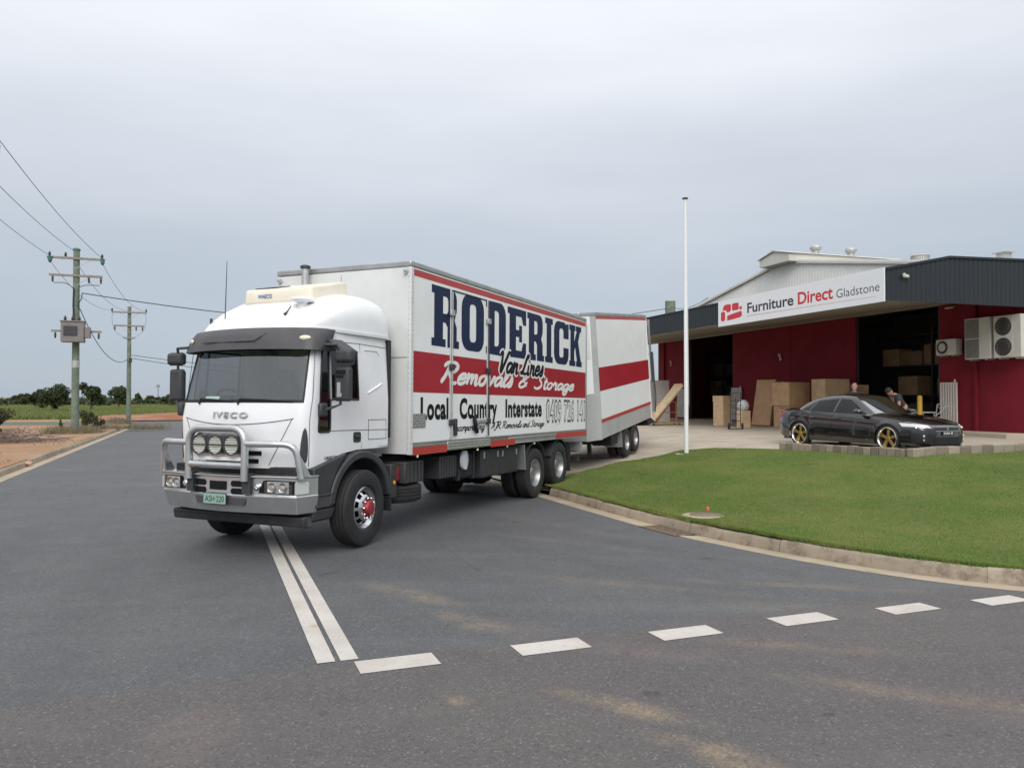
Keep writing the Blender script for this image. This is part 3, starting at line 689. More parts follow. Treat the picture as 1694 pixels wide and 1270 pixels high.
# ---------------- chassis and what hangs from it
for s in (1, -1): P('chassis_rail', MB().box(-9.0, .9, s * .36, s * .44, .80, 1.06), 'chassis')
for x0 in (-2.0, -5.2, -8.8): P('cross_member', MB().box(x0, x0 + .1, -.359, .359, .85, 1.0), 'chassis')
P('engine_block', MB().box(-.5, .7, -.34, .34, .55, 1.25), 'chassis', bevel=.05)
def side_wall(name, x0, x1, y0, y1, z0, z1, mat, **k): return P(name, MB().box(x0, x1, y0, y1, z0, z1), mat, **k)
# spare wheel lying flat behind the cab, with carrier and cover above it
sp = tyre_mb(.50, .27, .285, 0).build('spare_wheel', 'rubber', TR, smooth=30); sp.location = (-1.42, .66, .56); sp.rotation_euler = (R(90), 0, 0)
MB().lathe([(.287, -.10), (.287, .11), (.25, .06), (.20, -.02), (.0, -.02)], (0, 0, 0), 'y', 32, cap=False).build('rim', 'rim_steel', sp, smooth=40)
side_wall('spare_carrier', -1.68, -1.14, .55, 1.13, .72, 1.05, 'plastic_grey', bevel=.02)
rb = MB()
for k in range(5): rb.box(-1.62 + k * .11, -1.59 + k * .11, 1.13, 1.145, .74, 1.02)
P('carrier_rib', rb, 'plastic_dark')
side_wall('red_bracket', -1.10, -.86, .55, 1.05, .78, .98, 'red_hub')
side_wall('battery_box', -2.80, -2.24, .50, 1.10, .70, 1.06, 'plastic_grey', bevel=.015)
rb = MB()
for k in range(6): rb.box(-2.76 + k * .09, -2.73 + k * .09, 1.10, 1.112, .72, 1.04)
P('battery_rib', rb, 'plastic_dark')
P('hanging_bag', MB().loft([[(-3.08 + sx * math.cos(a) , 1.10 + .05 * math.sin(a), z) for a in [2 * PI * k / 12 for k in range(12)]] for z, sx in ((1.12, .06), (1.05, .13), (.95, .15), (.86, .12), (.80, .05))]), 'plastic_bag', smooth=50)
side_wall('fuel_tank', -3.60, -2.86, .48, 1.05, .62, 1.08, 'chassis', bevel=.06)
P('tank_strap', MB().box(-3.0, -2.94, .47, 1.065, .61, 1.09).box(-3.56, -3.50, .47, 1.065, .61, 1.09), 'steel_dark')
for i, (x0, x1) in enumerate(((-4.43, -3.66), (-5.30, -4.45))):
    tb = side_wall('tool_locker', x1, x0, .55, 1.14, .60, 1.10, 'steel_dark', bevel=.012)
    MB().box(x1 - .03, x0 + .03, 1.14, 1.149, .63, 1.07).build('locker_door', 'steel_dark', tb, bevel=.006)
    for xx in (x0 + .10, x1 - .10): MB().box(xx - .02, xx + .02, 1.149, 1.166, .94, 1.06).build('latch', 'galv', tb, bevel=.004)
P('mudflap', MB().prism([(-5.38, 1.12), (-5.42, 1.12), (-5.50, .62), (-5.46, .62)], 'y', .80, 1.24), 'alloy_dull')
P('mudflap', MB().box(-8.13, -8.10, .62, 1.24, .40, 1.05), 'rubber')
P('mudflap', MB().box(-8.13, -8.10, -1.24, -.62, .40, 1.05), 'rubber')
for x in (-6.05, -7.45):
    for s in (1, -1):
        pr = arc(x, .56, .60, 25, 155, 14) + arc(x, .56, .585, 155, 25, 14)
        P('wheel_guard', MB().prism(pr, 'y', s * .62, s * 1.23), 'plastic_dark', smooth=40)
P('rear_bumper', MB().box(-9.15, -9.05, -1.1, 1.1, .55, .68), 'steel_dark')
P('tow_coupling', MB().box(-9.4, -9.1, -.15, .15, .70, .92), 'chassis', bevel=.02)
P('tail_light_box', MB().box(-9.1, -9.0, .75, 1.2, .80, 1.02), 'galv', bevel=.01)

# ---------------- cargo box
BX0, BX1, BY, BZ0, BZ1 = -9.22, -1.07, 1.25, 1.15, 4.05
box = P('cargo_box', MB().box(BX0, BX1, -BY, BY, 1.34, 3.955), 'box_white')
P('box_floor', MB().box(BX0 + .01, BX1 - .01, -BY + .02, BY - .02, 1.165, 1.338), 'alloy_dull')
P('box_front_skin', MB().box(BX1 + .002, BX1 + .022, -BY + .03, BY - .03, 1.17, 3.95), 'box_front', bevel=.004)
seam = MB().box(BX1 + .022, BX1 + .026, -BY + .05, BY - .05, 2.60, 2.612)
MB().box(BX1 + .022, BX1 + .026, -.004, .004, 1.2, 3.9).add(seam.v, seam.f).build('panel_seam', 'alloy_dull', box)
MB().box(BX0 - .02, BX1 + .03, -BY - .012, BY + .012, 3.957, 4.05).build('roof_rail', 'alloy_dull', box, bevel=.02)
for y in (BY - .02, -BY + .02):
    MB().box(BX1 - .055, BX1 + .03, y - .02, y + .036 if y > 0 else y + .02, 1.16, 3.952).build('corner_post', 'box_front', box, bevel=.008)
    MB().lathe([(.03, 0), (.03, .05), (.02, .07), (0, .07)], (BX1 + .03, y - .05 * (1 if y > 0 else -1), 3.88), 'x', 14).build('marker_lamp', 'chrome', box, smooth=40)
riv = MB()
for k in range(34): riv.obox((BX1 + .033, BY - .02, 1.25 + k * .08), (.006, .010, .010))
for k in range(34): riv.obox((BX1 - .012, BY + .018, 1.25 + k * .08), (.010, .006, .010))
riv.build('rivet', 'alloy_dull', box)
MB().box(BX0 - .012, BX0 + .05, BY - .01, BY + .014, 1.15, 3.952).build('rear_corner_post', 'alloy_dull', box, bevel=.006)
S_ = BY + .0025          # skin of paint
def band(name, z0, z1, mat, x0=BX0 + .05, x1=BX1 - .055): return MB().box(x0, x1, BY - .01, S_, z0, z1).build(name, mat, box)
band('top_stripe', 3.835, 3.935, 'red_strip'); band('middle_stripe', 2.09, 2.71, 'red_paint')
# lower rail: alloy channels with red reflective strips and a tread plate under the door
MB().box(BX0, BX1, BY - .02, BY + .010, 1.315, 1.345).build('rail_channel', 'alloy', box, bevel=.004)
MB().box(BX0, -4.6, BY - .02, BY + .006, 1.165, 1.312).build('rail_channel', 'alloy_dull', box)
MB().box(BX0, -4.6, BY + .004, BY + .016, 1.255, 1.285).build('rail_channel', 'alloy', box, bevel=.004)
MB().box(BX0, -4.6, BY + .004, BY + .016, 1.165, 1.185).build('rail_channel', 'alloy', box, bevel=.004)
MB().box(-2.18, BX1, BY - .02, BY + .006, 1.268, 1.312).build('rail_channel', 'alloy', box, bevel=.004)
MB().box(-2.18, BX1, BY - .02, BY + .008, 1.150, 1.266).build('reflective_strip', 'red_strip', box)
MB().box(-4.88, -3.80, BY + .004, BY + .019, 1.150, 1.266).build('reflective_strip', 'red_strip', box)
MB().box(BX0, -7.15, BY + .004, BY + .019, 1.19, 1.30).build('reflective_strip', 'red_strip', box)
MB().box(-3.79, -2.185, BY - .02, BY + .022, 1.175, 1.312).build('tread_plate', 'alloy', box, bevel=.004)
tp = MB()
for i in range(34):
    for j in range(3): tp.obox((-2.22 - i * .0465, BY + .024, 1.20 + j * .043), (.028, .006, .012), (0, R(35 if (i + j) % 2 else -35), 0))
tp.build('tread_pattern', 'chrome', box)
pl = MB().box(-1.50, -1.09, BY + .003, BY + .010, 1.56, 1.77).build('step_plate', 'alloy_dull', box)
tp = MB()
for i in range(6):
    for j in range(5): tp.obox((-1.13 - i * .065, BY + .012, 1.585 + j * .042), (.036, .006, .014), (0, R(40 if (i + j) % 2 else -40), 0))
tp.build('tread_pattern', 'alloy', pl)
# side door: frames, locking bars, hinges
for x in (-2.29, -3.66):
    MB().box(x - .022, x + .022, BY + .003, BY + .012, 1.36, 3.78).build('door_frame', 'box_front', box, bevel=.003)
    MB().tube([(x - .01, BY + .034, 1.36), (x - .01, BY + .034, 3.75)], .013, 8).build('lock_bar', 'steel_dark' if x < -3 else 'galv', box, smooth=50)
    for z in (1.62, 2.52, 3.40): MB().box(x - .07, x + .06, BY + .012, BY + .055, z - .05, z + .05).build('hinge', 'steel_dark' if z < 3 else 'galv', box, bevel=.01)
MB().box(-3.62, -2.34, BY + .003, BY + .009, 3.765, 3.785).build('door_gap', 'black_print', box)
MB().box(-3.58, -3.22, BY + .006, BY + .05, 1.60, 1.66).build('lock_handle', 'galv', box, bevel=.01)
MB().tube(smoothpath([(-3.12, BY + .03, 1.72), (-3.10, BY + .05, 1.60), (-3.13, BY + .05, 1.50), (-3.22, BY + .03, 1.44)], 5), .035, 8).build('door_strap', 'black_print', box, smooth=50)
MB().box(-2.47, -2.40, BY + .003, BY + .05, 1.40, 1.68).build('door_catch', 'steel_dark', box, bevel=.01)
for x in (-1.28, -3.30, -4.55, -5.9): MB().lathe([(.022, 0), (.022, .02), (0, .03)], (x, BY - .01, 1.13), 'y', 10).build('side_marker', 'lamp_warm', box, smooth=50)

# ---------------- lettering on the side
def sd(lift): return lambda u, v: (u, S_ + lift, v)
A_ = lambda *a: arc(*a)
def glyph(ch):
    bowl = [(.36, .16), *A_(.46, .24, .08, -90, 0, 3), *A_(.46, .76, .08, 0, 90, 3), (.36, .84)]
    stemL = [(0, 1), (0, .87), (.08, .87), (.08, .13), (0, .13)]
    if ch == 'R': return [[(0, 0), (.45, 0), (.45, .13), (.36, .13), (.36, .41), (.44, .41), (.51, .34), (.51, 0), (.90, 0), (.90, .13), (.82, .13), (.82, .36), (.74, .48), *A_(.66, .68, .16, -30, 0, 2), *A_(.64, .82, .18, 0, 90, 4), *stemL], [(.36, .56), *A_(.46, .63, .07, -90, 0, 3), *A_(.46, .78, .07, 0, 90, 3), (.36, .85)]]
    if ch == 'D': return [[(0, 0), *A_(.60, .24, .25, -90, 0, 5, ), *A_(.60, .76, .25, 0, 90, 5), *stemL], bowl]
    if ch == 'O': return [[*A_(.60, .25, .25, -90, 0, 5), *A_(.60, .75, .25, 0, 90, 5), *A_(.25, .75, .25, 90, 180, 5), *A_(.25, .25, .25, 180, 270, 5)], [*A_(.46, .24, .08, -90, 0, 3), *A_(.46, .76, .08, 0, 90, 3), *A_(.38, .76, .08, 90, 180, 3), *A_(.38, .24, .08, 180, 270, 3)]]
    if ch == 'E': return [[(0, 0), (.82, 0), (.82, .32), (.68, .32), (.61, .15), (.36, .15), (.36, .43), (.50, .43), (.50, .33), (.63, .33), (.63, .67), (.50, .67), (.50, .57), (.36, .57), (.36, .85), (.61, .85), (.68, .69), (.82, .69), (.82, 1), *stemL]]
    if ch == 'I': return [[(0, 0), (.46, 0), (.46, .13), (.37, .13), (.37, .87), (.46, .87), (.46, 1), (0, 1), (0, .87), (.09, .87), (.09, .13), (0, .13)]]
    if ch == 'C': return [[*A_(.60, .25, .25, -90, 0, 5), (.85, .40), (.54, .40), *A_(.46, .24, .08, 0, -90, 3), *A_(.38, .24, .08, 270, 180, 3), *A_(.38, .76, .08, 180, 90, 3), *A_(.46, .76, .08, 90, 0, 3), (.54, .62), (.85, .62), (.85, .98), (.72, .98), (.70, .95), (.60, 1.0), *A_(.25, .75, .25, 90, 180, 5), *A_(.25, .25, .25, 180, 270, 5)]]
    if ch == 'K': return [[(0, 0), (.44, 0), (.44, .13), (.36, .13), (.36, .37), (.43, .47), (.56, .13), (.50, .13), (.50, 0), (.93, 0), (.93, .13), (.86, .13), (.65, .62), (.80, .87), (.89, .87), (.89, 1), (.48, 1), (.48, .87), (.54, .87), (.36, .60), (.36, .87), (.44, .87), (.44, 1), *stemL]]
LET = [('R', -1.67, -2.58), ('O', -2.67, -3.52), ('D', -3.60, -4.46), ('E', -4.54, -5.44), ('R', -5.50, -6.42), ('I', -6.48, -6.93), ('C', -7.01, -7.95), ('K', -8.00, -8.88)]
for ch, x0, x1 in LET:
    g = glyph(ch); wmax = max(p[0] for p in g[0])
    MB().flat([[(x0 + p[0] / wmax * (x1 - x0), 2.83 + p[1] * .955) for p in l] for l in g], sd(.0005)).build('letter', 'navy_paint', box)
def sc3(lift): return lambda u, v, dl: (u, S_ + lift + dl, v)
script_text(MB(), 'Van Lines', -4.10, -6.30, 2.52, 2.90, sc3(.0030), pen=.26).build('lettering_edge', 'white_print', box)
script_text(MB(), 'Van Lines', -4.10, -6.30, 2.52, 2.90, sc3(.0060), pen=.125).build('lettering', 'black_print', box)
script_text(MB(), 'Removals', -1.95, -4.72, 2.255, 2.585, sc3(.0010), pen=.14).build('lettering', 'white_print', box)
script_text(MB(), '&', -5.02, -5.48, 2.26, 2.52, sc3(.0010), pen=.15).build('lettering', 'white_print', box)
script_text(MB(), 'Storage', -5.85, -8.25, 2.255, 2.525, sc3(.0010), pen=.15).build('lettering', 'white_print', box)
for wd, x0, x1 in (('Local', -1.36, -2.235), ('Country', -2.62, -4.09), ('Interstate', -4.46, -6.30)):
    text_fit(MB(), wd, x0, x1, 1.69, 2.01, sd(.0008), offset=.040, spacing=1.08).build('lettering', 'black_print', box)
text_fit(MB(), '0409 726 141', -6.55, -9.13, 1.56, 2.02, sd(.0006), offset=.050, spacing=1.10).build('lettering_edge', 'outline_grey', box)
text_fit(MB(), '0409 726 141', -6.58, -9.10, 1.585, 1.995, sd(.0016), offset=.004, spacing=1.10).build('lettering', 'white_print', box)
script_text(MB(), 'Incorporating', -2.40, -3.55, 1.475, 1.60, sc3(.0010), pen=.10).build('lettering', 'black_print', box)
script_text(MB(), 'AJR Removals and Storage', -3.84, -6.42, 1.475, 1.60, sc3(.0010), pen=.10).build('lettering', 'black_print', box)
MB().box(-7.32, -7.12, S_, S_ + .004, 1.495, 1.515).build('small_decal', 'cream_plastic', box)
# ---------------- cab shell with real window openings
def rake(z): return -.02 * max(0, (1.75 - z) / .65) - max(0, z - 1.75) * .24
def wsc(z): return 1 - .055 * max(0, z - 2.0) / .87 - .012 * max(0, 1.35 - z) / .25
CHW = 1.07
def fx(y): return 1.10 + .14 * (1 - (y / .89) ** 2)
CC = [(-.75, CHW, 0), (-.45, CHW, 0), (-.20, CHW, 0), (-.02, CHW, 0), (.30, CHW, .03), (.60, CHW, .12), (.84, CHW, .55), (.92, CHW, 1)]
CC += [(.92 + .18 * math.sin(R(a)), .89 + .18 * math.cos(R(a)), 1) for a in (18, 36, 54, 72, 90)]
CC += [(fx(y), y, 1) for y in (.74, .55, .37, .18, 0)]
COLS = CC + [(x, -y, w) for x, y, w in CC[:-1]][::-1]
NC = len(COLS); FRONT0 = 10; FRONT1 = NC - 1 - 10
def cpt(j, z, off=0.0):
    x, y, w = COLS[j]; return (x + rake(z) * w + (off if w == 1 and abs(y) < .95 else 0), y * wsc(z), z)
def zbot(x): return 1.10 + .19 * float(np.clip((.92 - x) / .75, 0, 1))
ROWS = [None, 1.33, 1.55, 1.72, 1.915, 1.97, 2.30, 2.62, 2.74, 2.87]
pts = [[cpt(j, zbot(COLS[j][0]) if z is None else z) for j in range(NC)] for z in ROWS]
def hole(i, j):
    z0 = ROWS[i]
    if i in (4, 5, 6) and FRONT0 <= j < FRONT1: return True
    jj = j if j < NC // 2 else NC - 2 - j
    if jj == 5 and i in (2, 3, 4, 5, 6): return True            # quarter window
    if jj in (3, 4) and i in (5, 6): return True                # door window
    return False
m = MB().grid(pts, skip=hole)
m.add([cpt(j, 2.87) for j in range(NC)], [tuple(range(NC))])                                   # roof
m.add([pts[0][0], pts[0][-1], pts[-1][-1], pts[-1][0]], [(0, 1, 2, 3)])                         # back wall
cab = P('cab', m, 'white_paint', smooth=50)
# inside of the cab
P('cab_floor', MB().box(-.70, 1.0, -1.0, 1.0, 1.16, 1.22), 'cab_interior')
P('dashboard', MB().prism([(.98, 1.80), (1.04, 1.86), (.86, 1.915), (.62, 1.90), (.55, 1.78), (.60, 1.35), (.98, 1.35)], 'y', -.98, .98), 'cab_interior', bevel=.02)
P('cab_rear_lining', MB().box(-.70, -.66, -.99, .99, 1.3, 2.8), 'cab_curtain')
P('reflection_panel', MB().box(-.60, -.57, -.80, -.20, 1.9, 2.72), 'cream_plastic')  # added pale panel, imitates a light reflection in the windscreen
for y in (-.55, .55):
    P('seat', MB().prism([(-.45, 1.45), (.12, 1.45), (.14, 1.62), (-.28, 1.64), (-.38, 2.22), (-.48, 2.22)], 'y', y - .25, y + .25), 'cab_interior', bevel=.04)
    P('headrest', MB().box(-.49, -.39, y - .13, y + .13, 2.24, 2.42), 'cab_interior', bevel=.03)
sw = [(.66 + .20 * math.cos(a) * .42, -.55 + .22 * math.sin(a), 2.0 + .20 * math.cos(a) * .90 * .55) for a in [2 * PI * k / 24 for k in range(24)]]
P('steering_wheel', MB().tube(sw, .017, 8, closed=True).beam((.66, -.77, 2.0), (.66, -.33, 2.0), .03).tube([(.66, -.55, 2.0), (.80, -.55, 1.86)], .03, 8), 'chassis', smooth=50)
P('dash_paper', MB().obox((.93, -.62, 1.955), (.012, .24, .10), (0, R(-30), 0)), 'paper')
P('dash_clutter', MB().obox((.90, -.10, 1.93), (.10, .16, .05), (0, 0, .3)).obox((.88, .25, 1.93), (.08, .12, .04), (0, 0, -.4)), 'cardboard_pale')
P('dash_fan', MB().lathe([(.0, -.03), (.06, -.03), (.075, 0), (.06, .03), (0, .03)], (.86, -.84, 2.02), 'x', 14), 'chassis', smooth=50)
# glass
def fpt(y, z, off=0): return (fx(y) + rake(z) + off, y * wsc(z), z)
def gpt(t, z, off):
    """point of the windscreen: t is a (fractional) column number"""
    a = np.array(cpt(int(math.floor(t)), z)); b = np.array(cpt(min(int(math.floor(t)) + 1, NC - 1), z)); p = a + (b - a) * (t - math.floor(t))
    return (p[0] + off, p[1] * (1 + off * .35), p[2])
TC = list(range(FRONT0, FRONT1 + 1))
P('windscreen', MB().grid([[gpt(t, z, -.012) for t in TC] for z in np.linspace(1.91, 2.625, 9)]), 'windscreen', smooth=60)
fr = MB()
for z0, z1 in ((1.912, 1.955), (2.59, 2.63)): fr.grid([[gpt(t, z, -.006) for t in TC] for z in (z0, z1)])  # lower strip: black band of the glass; upper strip: visor shade painted in
for t0, t1 in ((FRONT0, FRONT0 + .55), (FRONT1 - .55, FRONT1)): fr.grid([[gpt(t, z, -.006) for t in (t0, (t0 + t1) / 2, t1)] for z in np.linspace(1.94, 2.6, 6)])
P('windscreen_border', fr, 'rubber_seal', smooth=60)
for s in (1, -1):
    jj = lambda j: j if s > 0 else NC - 1 - j
    g = MB().grid([[tuple(np.array(cpt(jj(j), z)) * np.array([1, .994, 1])) for j in (5, 6)] for z in (1.55, 1.8, 2.1, 2.4, 2.62)])
    g.grid([[tuple(np.array(cpt(jj(j), z)) * np.array([1, .994, 1])) for j in (3, 4, 5)] for z in (1.97, 2.30, 2.62)])
    P('side_window', g, 'side_glass', smooth=60)
    loop = [cpt(jj(3), 1.97), cpt(jj(5), 1.97), cpt(jj(5), 1.55), cpt(jj(6), 1.55), cpt(jj(6), 2.1), cpt(jj(6), 2.62), cpt(jj(3), 2.62)]
    loop = [tuple(np.array(p) + np.array([0, .003 * s, 0])) for p in loop]
    P('window_seal', MB().tube(rounded(loop + loop[:1], .04), .014, 6), 'rubber_seal', smooth=60)
    P('window_bar', MB().beam(np.array(cpt(jj(5), 1.97)) + [0, .008 * s, 0], np.array(cpt(jj(5), 2.62)) + [0, .008 * s, 0], .02), 'galv')
    # panel gaps, handle, locker
    q = lambda x, z: (x, s * (CHW * wsc(z) + .0015), z)
    sm = MB()
    for path in ([(.985, 1.13), (.985, 1.72), (.93, 2.0), (.86, 2.64)], [(-.10, 1.30), (-.10, 2.74)], [(.86, 2.72), (-.10, 2.735), (-.74, 2.72)], [(-.10, 1.555), (.58, 1.56)], [(-.74, 1.545), (-.10, 1.555)],
                 [(-.26, 1.69), (-.70, 1.69), (-.70, 1.42), (-.26, 1.42), (-.26, 1.69)]):
        pp = [(x if x < .95 else x, (s * (CHW * wsc(z) + .001) if x < .93 else s * (CHW * wsc(z) - .012)), z) for x, z in path]
        sm.tube(pp, .0045, 5)
    sm.build('panel_gap', 'plastic_grey', cab)
    MB().tube([q(-.20, 2.66), q(-.50, 2.66), q(-.56, 2.60)], .010, 6).tube([q(-.24, 2.06), q(-.50, 2.16), q(-.59, 2.20)], .013, 6).build('pressed_rib', 'white_paint', cab, smooth=60)
    h = P('door_handle', MB().prism(rrect(-.08, .09, 1.39, 1.53, .03), 'y', s * (CHW - .005), s * (CHW + .006)), 'plastic_dark')
    MB().box(-.05, .06, s * (CHW + .004), s * (CHW + .03), 1.45, 1.485).build('handle_grip', 'plastic_dark', h, bevel=.008)
    P('cab_seal', MB().loft([[(x0, s * .97, z), (x0, s * 1.075, z), (x0 - .065, s * 1.075, z), (x0 - .065, s * .97, z)] for z, x0 in ((1.42, -.755), (1.55, -.755), (2.0, -.753), (2.5, -.752), (2.84, -.752))]), 'rubber_seal', bevel=.01)
    # corner air vents / indicators
    rows_ = []
    for z, w, ca in ((1.175, 9, 47), (1.20, 13, 47), (1.30, 15, 46), (1.40, 14, 45), (1.50, 11, 43), (1.57, 7, 42), (1.605, 2, 41)):
        rows_.append([(.92 + .187 * math.sin(R(a)) + rake(z), s * (.89 + .187 * math.cos(R(a))) * wsc(z), z) for a in np.linspace(ca - w, ca + w, 7)])
    P('corner_vent', MB().grid(rows_), 'plastic_dark', smooth=60, solid=.012)
txm = MB(); text_fit(txm, '180E28', .70, .44, 1.195, 1.235, lambda u, v: (u, CHW + .003, v), offset=.02); txm.build('badge', 'plastic_dark', cab)
# bonnet line and grille slots
bl = [fpt(y, 1.64 + .085 * (y / .92) ** 2, .002) for y in np.linspace(-.885, .885, 25)]
P('bonnet_gap', MB().tube([(1.02, -1.02, 1.76)] + bl + [(1.02, 1.02, 1.76)], .005, 5), 'plastic_grey', smooth=60)
for s in (1, -1):
    P('bonnet_gap', MB().tube([fpt(s * (.88 - .30 * t), 1.72 - .58 * t, .002) for t in np.linspace(0, 1, 8)], .0045, 5), 'plastic_grey')
    for z, w in ((1.285, .26), (1.185, .22)):
        gr = MB()
        gr.grid([[fpt(s * y, zz, .004) for y in np.linspace(.22, .22 + w, 5)] for zz in (z - .028, z + .028)])
        P('grille_slot', gr, 'black_print', solid=.01)
P('grille_slot', MB().grid([[fpt(y, zz, .004) for y in np.linspace(-.22, .22, 9)] for zz in (1.14, 1.33)]), 'black_print')
iv = MB(); vs, fs = text_polys('IVECO', .012, 0, 1.25); xs = [p[0] for p in vs]; x0, x1 = min(xs), max(xs)
def ivp(p, dx): y = -.285 + (p[0] - x0) / (x1 - x0) * .57; z = 1.725 + p[1] / .70 * .075; return (fpt(y, z)[0] + dx, fpt(y, z)[1], z)
iv.add([ivp(p, .016) for p in vs], fs); iv.build('badge_lettering', 'alloy', cab, solid=.014)
for y0, y1 in ((-.62, .02), (.10, .86)):
    P('wiper', MB().tube([fpt(y0, 1.90, .01), fpt(y0 + .03, 1.965, .02), fpt((y0 + y1) / 2, 1.955, .02), fpt(y1, 1.935, .015)], [.016, .012, .010, .008], 6), 'rubber_seal', smooth=60)
P('under_cab_panel', MB().box(.70, 1.16, -1.0, 1.0, .98, 1.12), 'chassis', bevel=.02)

# ---------------- sun visor
vis = []
VC = [(.70, 1.06), (.84, 1.06)] + [(.90 + .20 * math.sin(R(a)), .87 + .20 * math.cos(R(a))) for a in (0, 22, 45, 68, 90)] + [(fx(y) + .015, y) for y in (.70, .50, .25, 0)]
VC = VC + [(x, -y) for x, y in VC[:-1]][::-1]
for z, o_ in ((2.875, -.245), (2.86, -.205), (2.76, -.130), (2.65, -.090), (2.585, -.070), (2.580, -.085)):
    vis.append([(x + o_ + (.0), y * (1.0 + (o_ + .20) * .35), z + .012 * (1 - (y / 1.06) ** 2)) for x, y in VC])
v = P('sun_visor', MB().grid(vis), 'plastic_grey', smooth=50, solid=.02)
for s in (1, -1):
    nv, tv = Vector((.85, .53 * s, 0)), Vector((-.53 * s, .85, 0)); rg = []
    for q in np.linspace(-1, 1, 9): w_ = math.sqrt(max(1 - q * q, .003)); rg.append([Vector((.962, s * .955, 2.735)) + tv * .078 * q + nv * .020 * w_ * math.cos(a) + Vector((0, 0, .034 * w_ * math.sin(a))) for a in [2 * PI * k / 12 for k in range(12)]])
    MB().loft(rg).build('marker_light', 'lamp_warm', v, smooth=60); continue
    ml = MB().loft([[(.935 - .10 * abs(k_ - .0) + dx - (.30 if s < 0 else 0) * 0, s * (.965 + .075 * math.cos(a)), 2.735 + .03 * math.sin(a)) for a in [2 * PI * k / 14 for k in range(14)]] for k_, dx in ((0, -.03), (0, .028))])
    ml.build('marker_light', 'lamp_warm', v, smooth=50)
MB().tube([(1.135 - .02, -.62, 2.705), (1.16, 0, 2.70), (1.155, .30, 2.705), (1.07, .42, 2.80)], .008, 6).build('visor_ridge', 'plastic_grey', v, smooth=60)
# ---------------- high roof fairing
st = [(.86, .80, .02), (.81, .90, .09), (.70, .97, .21), (.50, 1.01, .37), (.25, 1.03, .50), (-.05, 1.045, .585), (-.35, 1.05, .62), (-.60, 1.05, .615), (-.74, 1.05, .585), (-.775, 1.04, .55)]
rings = []
for x, w, h in st:
    rings.append([(x, w * math.copysign(abs(math.cos(R(a))) ** .50, math.cos(R(a))), 2.868 + h * abs(math.sin(R(a))) ** .52) for a in np.linspace(0, 180, 29)])
fa = P('roof_fairing', MB().loft(rings), 'white_paint', smooth=60)
MB().loft([[(x, w + .012, 2.852), (x, w + .014, 2.892), (x, -w - .014, 2.892), (x, -w - .012, 2.852)] for x, w, h in st[2:]]).build('fairing_lip', 'white_paint', fa, smooth=40)
for s in (): MB().tube([(.42, s * .80, 3.225), (.10, s * .90, 3.36), (-.30, s * .93, 3.40), (-.70, s * .94, 3.37)], [.02, .035, .035, .02], 8).build('fairing_rib', 'white_paint', fa, smooth=60)
# roof cooler, aerials, dome
ac = P('roof_cooler', MB().loft([[(.40, -.57, 3.30), (.40, .57, 3.30), (.40, .55, 3.43), (.40, -.55, 3.43)], [(.36, -.60, 3.28), (.36, .60, 3.28), (.36, .58, 3.50), (.36, -.58, 3.50)], [(-.05, -.62, 3.40), (-.05, .62, 3.40), (-.05, .56, 3.585), (-.05, -.56, 3.585)], [(-.35, -.60, 3.45), (-.35, .60, 3.45), (-.35, .56, 3.66), (-.35, -.56, 3.66)], [(-.45, -.56, 3.46), (-.45, .56, 3.46), (-.45, .54, 3.64), (-.45, -.54, 3.64)]]), 'cream_plastic', bevel=.03, seg=3)
tx = MB(); text_fit(tx, 'WAECO', -.33, -.08, 3.365, 3.42, lambda u, v: (.408, u, v), offset=.015); tx.build('badge', 'blue_ink', ac)
MB().obox((.16, -.28, 3.552), (.34, .34, .012), (0, R(12), 0)).build('cooler_vent', 'plastic_dark', ac)
P('satellite_dome', MB().lathe([(.06, -.10), (.07, -.02), (.15, 0), (.16, .02), (.14, .045), (.07, .06), (0, .065)], (.52, .54, 3.27), 'z', 20), 'white_paint', smooth=60)
P('roof_camera', MB().tube([(.62, .43, 3.20), (.68, .42, 3.12), (.72, .41, 3.08)], [.008, .010, .022], 8), 'plastic_dark', smooth=60)
P('whip_aerial', MB().tube([(.70, -.63, 2.90), (.70, -.635, 3.02), (.70, -.625, 3.45), (.70, -.615, 3.86)], [.012, .008, .006, .004], 6), 'plastic_dark')
P('stub_aerial', MB().tube([(.70, -.88, 2.88), (.70, -.88, 2.95), (.70, -.885, 3.08)], [.02, .022, .018], 8), 'plastic_dark', smooth=60)
P('bent_aerial', MB().tube([(.84, .36, 2.83), (.80, .42, 2.90), (.72, .60, 2.99), (.70, .68, 3.03)], [.010, .022, .020, .026], 8), 'plastic_dark', smooth=60)
ex = P('exhaust_stack', MB().tube([(-.93, -.60, 1.3), (-.93, -.60, 4.04)], .055, 14), 'galv', smooth=50)
MB().lathe([(.057, 0), (.080, .01), (.080, .045), (.05, .06), (0, .06)], (-.93, -.60, 4.02), 'z', 14).build('exhaust_cap', 'steel_dark', ex, smooth=40)

